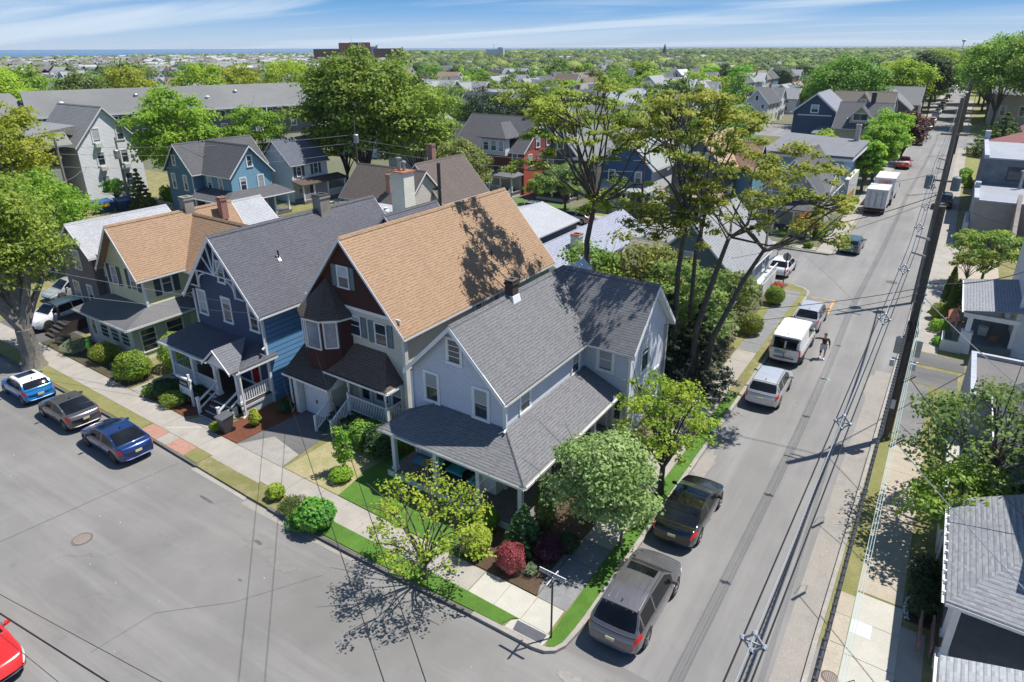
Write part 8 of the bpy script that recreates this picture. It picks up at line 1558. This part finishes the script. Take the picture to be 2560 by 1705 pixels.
def farproto(i,wl,rf,shape,rnd):
    e=empty('distant_house',(0,0,0),'x','house',skew=False); w_=rnd.uniform(6.5,8.5); L=rnd.uniform(10,13); ze=rnd.uniform(5,6); zr=ze+rnd.uniform(2.8,3.8)
    def gb(x0,x1,y0,y1,ze,zr,ax):
        P=(lambda u,v,z:(u,v,z)) if ax=='y' else (lambda u,v,z:(v,u,z)); u0,u1,v0,v1=(x0,x1,y0,y1) if ax=='y' else (y0,y1,x0,x1); c=(u0+u1)/2
        prof=[(u0,0),(u1,0),(u1,ze),(c,zr-.15),(u0,ze)]; a=[P(u,v0,z) for u,z in prof]; b=[P(u,v1,z) for u,z in prof]; wm.solid(b,a) if ax=='y' else wm.solid(a,b)
        s=(zr-ze)/(c-u0); o=.35
        rm.slab([P(u0-o,v0-o,ze-s*o+.05),P(c,v0-o,zr),P(c,v1+o,zr),P(u0-o,v1+o,ze-s*o+.05)],.2); rm.slab([P(c,v0-o,zr),P(u1+o,v0-o,ze-s*o+.05),P(u1+o,v1+o,ze-s*o+.05),P(c,v1+o,zr)],.2)
        for v in (v0-o-.04,v1+o+.04):
            for q,r in ((u0-o,c),(c,u1+o)): tm.beam(P(q,v,(ze-s*o if q!=c else zr)-.1),P(r,v,(zr if r==c else ze-s*o)-.1),.08,.28)
        for v,sg in ((v0,-1),(v1,1)):
            for z in (1.0,3.6):
                for du in (-1.9,1.9): tm.box(*sorted((P(c+du-.5,0,0)[0],P(c+du+.5,0,0)[0])),0,0,0,0) if False else winb(P,c+du,v,sg,z)
            winb(P,c,v,sg,ze+.5)
    def winb(P,u,v,sg,z):
        a=P(u-.55,v,z); b=P(u+.55,v+sg*.08,z+1.6); tm.box(a[0],b[0],a[1],b[1],a[2],b[2]); a=P(u-.38,v,z+.16); b=P(u+.38,v+sg*.12,z+1.44); gm.box(a[0],b[0],a[1],b[1],a[2],b[2])
    wm,rm,tm,gm=MB(False),MB(False),MB(False),MB(False)
    gb(-w_/2,w_/2,-L/2,L/2,ze,zr,'y')
    if shape==1: gb(-w_/2-2.2,w_/2+2.2,-2.6,2.8,ze-.2,zr-.3,'x')
    if shape==2: gb(-w_/2-.4,w_/2+.4,-L/2-2.4,-L/2+.1,2.8,3.9,'y')
    if shape==3: rm.slab([(-w_/2-.3,-L/2-2.4,2.7),(w_/2+.3,-L/2-2.4,2.7),(w_/2,-L/2,3.5),(-w_/2,-L/2,3.5)],.15); [tm.box(x-.1,x+.1,-L/2-2.2,-L/2-2,0,2.6) for x in (-w_/2+.2,0,w_/2-.2)]; tm.box(-w_/2,w_/2,-L/2-2.25,-L/2-2.2,1.2,1.3)
    for y in (-L*.25,L*.1,L*.32):
        for s in (-1,1):
            for z in (1.0,3.5): x=s*w_/2; tm.box(x,x+s*.08,y-.5,y+.5,z,z+1.5); gm.box(x,x+s*.12,y-.35,y+.35,z+.15,z+1.35)
    wm.build('wall',wl[1],e); rm.build('roof',rf[1],e); tm.build('trim',WHITE,e); gm.build('window_glass',GLASS,e)
    if i%2: c=MB(False); c.box(.5,1.1,1,1.6,ze,zr+1.1); c.build('chimney',BRK,e)
    return e
rnd=random.Random(77); protos=[]
combos=[(0,0,0),(0,1,1),(1,2,2),(2,1,3),(0,0,1),(3,2,0),(4,3,2),(0,2,3),(5,1,0),(6,0,1),(0,4,2),(7,2,0),(1,0,3),(0,5,0),(2,0,1)]
for i,(a,b,s) in enumerate(combos): protos.append((farproto(i,FW[a],FRF[b],s,rnd),FW[a][0],FRF[b][0]))
TP=[]
def tproto(leaf,h,rx,seed,k=34,n=44,size=.85,nm='distant_tree'):
    o=tree('x',(0,0,0),h,rx,h*.14,leaf,size,k=k,n=n,seed=seed,r0=.25,cr=.36,bot=-.7,name=nm,skew=False,nl=6); return o
for i,(lf,h,r,cn) in enumerate(((MIDG,10,4.6,'mid green'),(BRIGHT,9,4.2,'fresh green'),(YG2,10.5,4.6,'yellow-green'),(DARKG,9.5,4.5,'dark green'),(OLIVG,11,5,'olive green'),(MIDG,13,5.6,'tall mid green'),(BRIGHT,12,5.2,'tall fresh green'))): TP.append((tproto(lf,h,r,500+i),cn))
used_h=[0]*len(protos); used_t=[0]*len(TP)
houses=[];trees=[]
def blocked(x,y,d=11,lst=hero): return any(abs(x-a)<d and abs(y-b)<d for a,b in lst)
rnd=random.Random(5)
zones=[(-58,-50),( -118,-111),(-178,-171)]
def onroad(x,y):
    if -2.5<x<10.5: return True
    for c in range(-20,8):
        sx=4+c*60
        if abs(x-sx)<5.5: return True
    if 149<y<180 and x>-62: return True
    if (y-166)%100<9 and y>180: return True
    return False
y=78.0
while y<1500:
    step=13.5 if y<500 else 17
    x=-1250.0
    while x<420:
        xx=x+rnd.uniform(-2.5,2.5); yy=y+rnd.uniform(-2.5,2.5); x+=15.5 if y<500 else 19
        if -150<xx<-100 and yy<118: continue
        if xx<-120 and yy<155 : continue
        if xx>-30 and yy<208: continue
        if -64<xx<-14 and yy<79: continue
        pr=proj(xx,yy,5)
        if pr is None or not(-25<pr[0]<1050): continue
        if onroad(xx,yy) or blocked(xx,yy,13): continue
        coast=-1000-.35*max(0,yy)
        if xx<coast: continue
        d=math.hypot(xx-CAML[0],yy-CAML[1]); r=rnd.random(); woods=.30 if xx<-6 else .78
        woods+=.18*math.sin(xx*.021+1.3)*math.cos(yy*.017+.6)
        if xx<-160: woods=.42 if d<420 else .22
        woods+=.06 if d>480 else -.08
        if r>woods: houses.append((d,xx,yy))
        elif not blocked(xx,yy,5,herotr): trees.append((d,xx,yy))
        # garden trees between
        for q in range(2 if d<700 else 1):
            tx,ty=xx+rnd.choice((-1,1))*rnd.uniform(6,8.5),yy+rnd.uniform(-7,7)
            if rnd.random()<(.40 if d<330 else .62) and not onroad(tx,ty) and not blocked(tx,ty,8): trees.append((math.hypot(tx-CAML[0],ty-CAML[1]),tx,ty))
    y+=step
# west side, between the apartments and the sea
y=-60.0
while y<420:
    x=-980.0
    while x<-205:
        xx=x+rnd.uniform(-3,3); yy=y+rnd.uniform(-3,3); x+=17
        pr=proj(xx,yy,5)
        if pr is None or not(-25<pr[0]<560) or (xx>-1000 and yy>155 ): continue
        d=math.hypot(xx-CAML[0],yy-CAML[1]); (houses if rnd.random()>.66 else trees).append((d,xx,yy))
    y+=17
houses.sort(); trees.sort()
LM={'the brick skyline block':(340,45),'the white skyline block':(485,52),'the church spire':(665,48),'the biggest maple':(330,105),'the white turret house':(405,130),'the red house':(475,125),'the olive umbrella crown':(560,85),'the wide olive crown':(730,100),'the navy gable house':(800,100),'the ochre gabled house':(860,95),'the far street':(935,80),'the big corner trees':(985,75),'the long apartment roof':(160,85),'the left sky edge':(5,62),'the sage house':(610,75),'the skyline mast':(905,52)}
ORD=['nearest','second nearest','third nearest','fourth nearest','fifth nearest','sixth nearest','seventh nearest','eighth nearest','ninth nearest','tenth nearest','eleventh nearest','twelfth nearest','thirteenth nearest','fourteenth nearest','fifteenth nearest','sixteenth nearest','seventeenth nearest','eighteenth nearest','nineteenth nearest','twentieth nearest']
cell={}
def farlab(x,y,z,what):
    p=proj(x,y,z); n=min(LM,key=lambda k:(LM[k][0]-p[0])**2+4*(LM[k][1]-p[1])**2); dx,dy=p[0]-LM[n][0],(p[1]-LM[n][1])*2
    w_=('right of' if dx>0 else 'left of') if abs(dx)>abs(dy) else ('above' if dy<0 else 'below'); k=(what,w_,n); i=cell.get(k,0); cell[k]=i+1
    return '%s distant %s %s %s'%(ORD[min(i,19)],what,w_,n)
for i,(d,x,y) in enumerate(houses[:290]):
    k=rnd.randrange(len(protos)) if d>150 else rnd.choice([0,1,2,4,7,8,9,12]); e,wn,rn_=protos[k]; rz=rnd.choice((0,PI/2,PI,-PI/2))+math.atan2(DX[1],DX[0])*.5+rnd.uniform(-.04,.04); p_=proj(x,y,4); 
    lab=farlab(x,y,5,'%s house with %s roof'%(wn,rn_))
    g='distant houses of the town'
    s=rnd.uniform(.85,1.08)
    if not used_h[k]: e.location=S(x,y,.08); e.rotation_euler=(0,0,rz); e.scale=(s,s,s); e['label']=lab; e['group']=g; used_h[k]=1
    else: dup(e,(x,y,.08),rz,lab,g,s)
for i,(d,x,y) in enumerate(trees[:225]):
    k=rnd.randrange(len(TP)); e,cn=TP[k]; p_=proj(x,y,6); s=rnd.uniform(.55,.95) if d<330 else rnd.uniform(.75,1.15); lab=farlab(x,y,6,cn+' tree'); sc_=(s*rnd.uniform(.9,1.15),s*rnd.uniform(.9,1.15),s)
    if not used_t[k]: e.location=S(x,y,.0); e.rotation_euler=(0,0,rnd.uniform(0,6)); e.scale=sc_; e['label']=lab; e['group']='distant trees of the town'; used_t[k]=1
    else: dup(e,(x,y,0),rnd.uniform(0,6),lab,'distant trees of the town',sc_)
for k,(e,*_r) in enumerate(protos):
    if not used_h[k]:
        for c in list(e.children): bpy.data.objects.remove(c)
        bpy.data.objects.remove(e)
# the rest of the town as masses
def massmesh(name,mats,V,F,MI):
    me=bpy.data.meshes.new(name); V=np.concatenate(V); F=np.concatenate(F); nf=len(F)
    me.vertices.add(len(V)); me.vertices.foreach_set('co',V.astype(np.float32).ravel()); me.loops.add(nf*4); me.loops.foreach_set('vertex_index',F.astype(np.int32).ravel()); me.polygons.add(nf); me.polygons.foreach_set('loop_start',np.arange(nf,dtype=np.int32)*4)
    try: me.polygons.foreach_set('loop_total',np.full(nf,4,dtype=np.int32))
    except Exception: pass
    me.update(calc_edges=True)
    for m_ in mats: me.materials.append(m_)
    me.polygons.foreach_set('material_index',np.concatenate(MI).astype(np.int32)); o=bpy.data.objects.new(name,me); COL.objects.link(o); o['kind']='stuff'; return o
rg=np.random.default_rng(9)
def leaffar(name,a,b):
    m,nt,bs=newmat(name); bs.inputs['Roughness'].default_value=.8; g=N(nt,'ShaderNodeNewGeometry'); f=noise(nt,g.outputs['Position'],.045,3,.6,.38,.62); cc=rgbmix(nt,f,a,b); cc=rgbmix(nt,M(nt,'MULTIPLY',g.outputs['Random Per Island'],.5),cc,sc3(a,.55)); nt.links.new(cc,bs.inputs['Base Color']); return m
TM=[leaffar('far tree green',(.07,.125,.03),(.17,.24,.045)),leaffar('far tree light green',(.15,.22,.035),(.26,.30,.06)),leaffar('far tree dark green',(.045,.085,.03),(.09,.14,.04))]
V,F,MI=[],[],[];nv=0
extra=[]
for i in range(4200):   # wooded belt towards the horizon
    if i<2600: d=rg.uniform(1000,3400); a=rg.uniform(-.30,1.0)
    else: d=rg.uniform(700,2000); a=rg.uniform(.25,1.05)
    # a: angle from view direction, radians to the right
    ang=-_a+a-.35+.0; x=CAML[0]+d*math.sin(ang); y=CAML[1]+d*math.cos(ang)
    if x<-1150-.40*y: continue
    p_=proj(x,y,0)
    if p_ is None or p_[0]<(330 if d<1500 else 520) or p_[0]>1040: continue
    extra.append((d,x,y))
for d,x,y in trees[225:]+extra:
    s=rg.uniform(.85,1.4)*(1.0 if d<1100 else 1.2); pp=proj(x,y,0); mi=rg.choice([0,0,0,1,2,2])
    if pp and pp[0]<400: s*=.78
    c0=np.array([x*DX[0],y+x*DX[1],0.]); nu,nw=(12,7) if d<1000 else (8,5)
    # lumpy closed crown
    th=np.arange(nu)*2*PI/nu; ring=[]
    for j in range(nw+1):
        f=j/nw*PI*.93; rr_=math.sin(f); 
        for t in th:
            l=1+rg.uniform(-.17,.17); ring.append((4.6*s*rr_*l*math.cos(t+j*.3),4.6*s*rr_*l*math.sin(t+j*.3),4.9*s+3.9*s*math.cos(f)*(1+rg.uniform(-.12,.12))))
    v=np.array(ring)+c0; q=np.array([(j*nu+i,(j+1)*nu+i,(j+1)*nu+(i+1)%nu,j*nu+(i+1)%nu) for j in range(nw) for i in range(nu)]); V.append(v);F.append(q+nv);MI.append(np.full(len(q),mi)); nv+=len(v)
    n=150 if d<650 else (70 if d<1100 else 0)
    if n:
        C=shellpts(n,4.9*s,4.9*s,4.3*s,rg,.86,1.04,-.2)+np.array([0,0,4.9*s])+c0; C+=rg.normal(size=C.shape)*.2*s
        Nr=unit(C-c0-np.array([0,0,4.0*s])+rg.normal(size=C.shape)*1.6*s+np.array([0,0,1.2])); v=leafquads(C,Nr,1.0 if d<650 else 1.5,rg,.45); q=qidx(len(v)); V.append(v);F.append(q+nv);MI.append(np.full(len(q),mi)); nv+=len(v)
massmesh('distant_woods',TM,V,F,MI)
V,F,MI=[],[],[];nv=0
HMAT=[FW[0][1],FW[1][1],FW[0][1],FW[4][1],FRF[0][1],FRF[1][1],FRF[5][1],FRF[3][1]]
exh=[]
for i in range(620):
    d=rg.uniform(900,1700); a=rg.uniform(-.30,.75); ang=-_a+a-.35; x=CAML[0]+d*math.sin(ang); y=CAML[1]+d*math.cos(ang)
    if x<-960-.42*max(0,y): continue
    exh.append((d,x,y))
for d,x,y in houses[290:]+exh:
    w_,L,ze=rg.uniform(3.4,4.6),rg.uniform(5,7),rg.uniform(5,6); zr=ze+rg.uniform(2.6,4); 
    v=np.array([(-w_,-L,0),(w_,-L,0),(w_,-L,ze),(-w_,-L,ze),(-w_,L,0),(w_,L,0),(w_,L,ze),(-w_,L,ze),(0,-L,zr),(0,L,zr),(-w_-.4,-L-.4,ze-.2),(w_+.4,-L-.4,ze-.2),(w_+.4,L+.4,ze-.2),(-w_-.4,L+.4,ze-.2),(0,-L-.4,zr+.1),(0,L+.4,zr+.1)],float)
    t=rg.choice([0,1])*PI/2+rg.uniform(-.1,.1); c_,s_=math.cos(t),math.sin(t); v[:,:2]=v[:,:2]@np.array([[c_,s_],[-s_,c_]]); v+=np.array([x*DX[0],y+x*DX[1],0])
    f=np.array([(0,1,2,3),(1,5,6,2),(5,4,7,6),(4,0,3,7),(3,2,8,8),(6,7,9,9),(10,14,15,13),(14,11,12,15)]); 
    f[4]=(3,2,8,3); 
    wi=rg.choice([0,0,1,2,3]); ri=rg.choice([4,4,5,5,6,6,7]); V.append(v); F.append(np.array([(0,1,2,3),(1,5,6,2),(5,4,7,6),(4,0,3,7),(10,14,15,13),(14,11,12,15)])+nv); MI.append(np.array([wi]*4+[ri]*2)); nv+=16
massmesh('distant_rooftops',HMAT,V,F,MI)
# skyline marks
BB=bricks('hospital brick',(.12,.045,.032),(.16,.06,.04),row=.6,width=1.5); BO=bricks('orange brick',(.26,.085,.045),(.30,.10,.06),row=.6,width=1.5)
e=empty('brick_building',(-620,595,0),'large dark brick block with three square towers on the skyline left of centre','building')
def dbox(m,d0,x,y,w_,dp,z0,z1):  # box aligned to the street grid
    m.box(x-w_/2,x+w_/2,y-dp/2,y+dp/2,z0,z1)
m=MB(); m.solid([(-654,558,0),(-579,635,0),(-600,655,0),(-675,578,0)][::-1][::-1],[(-654,558,17.9),(-579,635,18.4),(-600,655,18.4),(-675,578,17.9)]); m.build('main_block',BB,e)
for (xa,ya),(xb,yb),zt,mt in (((-632,580),(-624,590.5),24.6,BO),((-623.4,589),(-616.5,597),25,BB),((-615,598),(-607,607),25,BO)):
    m=MB(); m.solid([(xa,ya,0),(xb,yb,0),(xb-10,yb+8,0),(xa-10,ya+8,0)],[(xa,ya,zt),(xb,yb,zt),(xb-10,yb+8,zt),(xa-10,ya+8,zt)]); m.build('tower',mt,e)
m=MB(); m.solid([(-606,607,0),(-601,613,0),(-609,620,0),(-614,614,0)],[(-606,607,20.5),(-601,613,20.5),(-609,620,20.5),(-614,614,20.5)]); m.box(-604,-602,613,615,20.5,22); m.build('lift_tower',plain('grey concrete tower',(.33,.36,.40)),e)
gl=MB()
for i in range(12):
    for z in (5,8.5,12,15.2):
        t=i/12+.03; x0,y0=-654+75*t,558+77*t; gl.solid([(x0+.1,y0-.1,z),(x0+1.6,y0+1.5,z),(x0+1.5,y0+1.6,z),(x0,y0,z)],[(x0+.1,y0-.1,z+1.6),(x0+1.6,y0+1.5,z+1.6),(x0+1.5,y0+1.6,z+1.6),(x0,y0,z+1.6)])
gl.build('window_row',GLASS,e)
e=empty('white_building',(-490,706,0),'long white flat-roofed building with a mast on the skyline right of centre','building'); m=MB(); m.solid([(-500,700,0),(-482,712,0),(-487,722,0),(-505,710,0)],[(-500,700,16.8),(-482,712,16.8),(-487,722,16.8),(-505,710,16.8)]); m.solid([(-488,708,16.8),(-483,711.5,16.8),(-486,716,16.8),(-491,713,16.8)],[(-488,708,19),(-483,711.5,19),(-486,716,19),(-491,713,19)]); m.build('block',WHITE2,e); m=MB(); m.tube([(-492,705.5,16),(-492,705.5,23)],.3,6); m.build('mast',WHITE2,e)
e=empty('church',(-310,809,0),'distant church with a thin dark spire on the skyline','church'); m=MB(); m.lathe((-310,809,0),[(3,12),(2.6,14.5),(.1,22.5)],6); m.build('spire',plain('dark slate spire',(.06,.065,.08)),e); m=MB(); m.box(-314,-306,805,813,0,12.5); m.build('tower',plain('pale church wall',(.35,.36,.38)),e)
e=empty('water_tower',(-20,1500,0),'tiny pale water tower mast on the far right skyline','tower'); m=MB(); m.tube([(-20,1500,0),(-20,1500,28)],.8,8); m.lathe((-20,1500,24),[(1,0),(3,2),(3,4),(.5,6)],10); m.build('mast',WHITE2,e)
e=empty('boat',(-4200,1500,-.5),'tiny white boat out on the sea near the horizon','boat'); m=MB(); m.solid([(-4210,1490,-.4),(-4190,1500,-.4),(-4186,1506,-.4),(-4212,1496,-.4)],[(-4214,1488,3),(-4188,1500,3),(-4184,1508,3),(-4216,1496,3)]); m.build('hull',WHITE,e); m=MB(); m.box(-4206,-4196,1494,1501,3,8); m.build('cabin',WHITE,e)

# ---------------------------------------------------------------- haze
hz=MB(False); hz.box(-6000,6000,-400,9000,-2.0,48); o=hz.build('haze',newmat('thin sea air')[0]); o['kind']='stuff'
m=o.data.materials[0]; nt=m.node_tree; nt.nodes.remove(nt.nodes['Principled BSDF']); pv=N(nt,'ShaderNodeVolumePrincipled'); pv.inputs['Color'].default_value=(.80,.88,1,1); pv.inputs['Density'].default_value=HAZE
nt.links.new(pv.outputs[0],nt.nodes['Material Output'].inputs['Volume'])
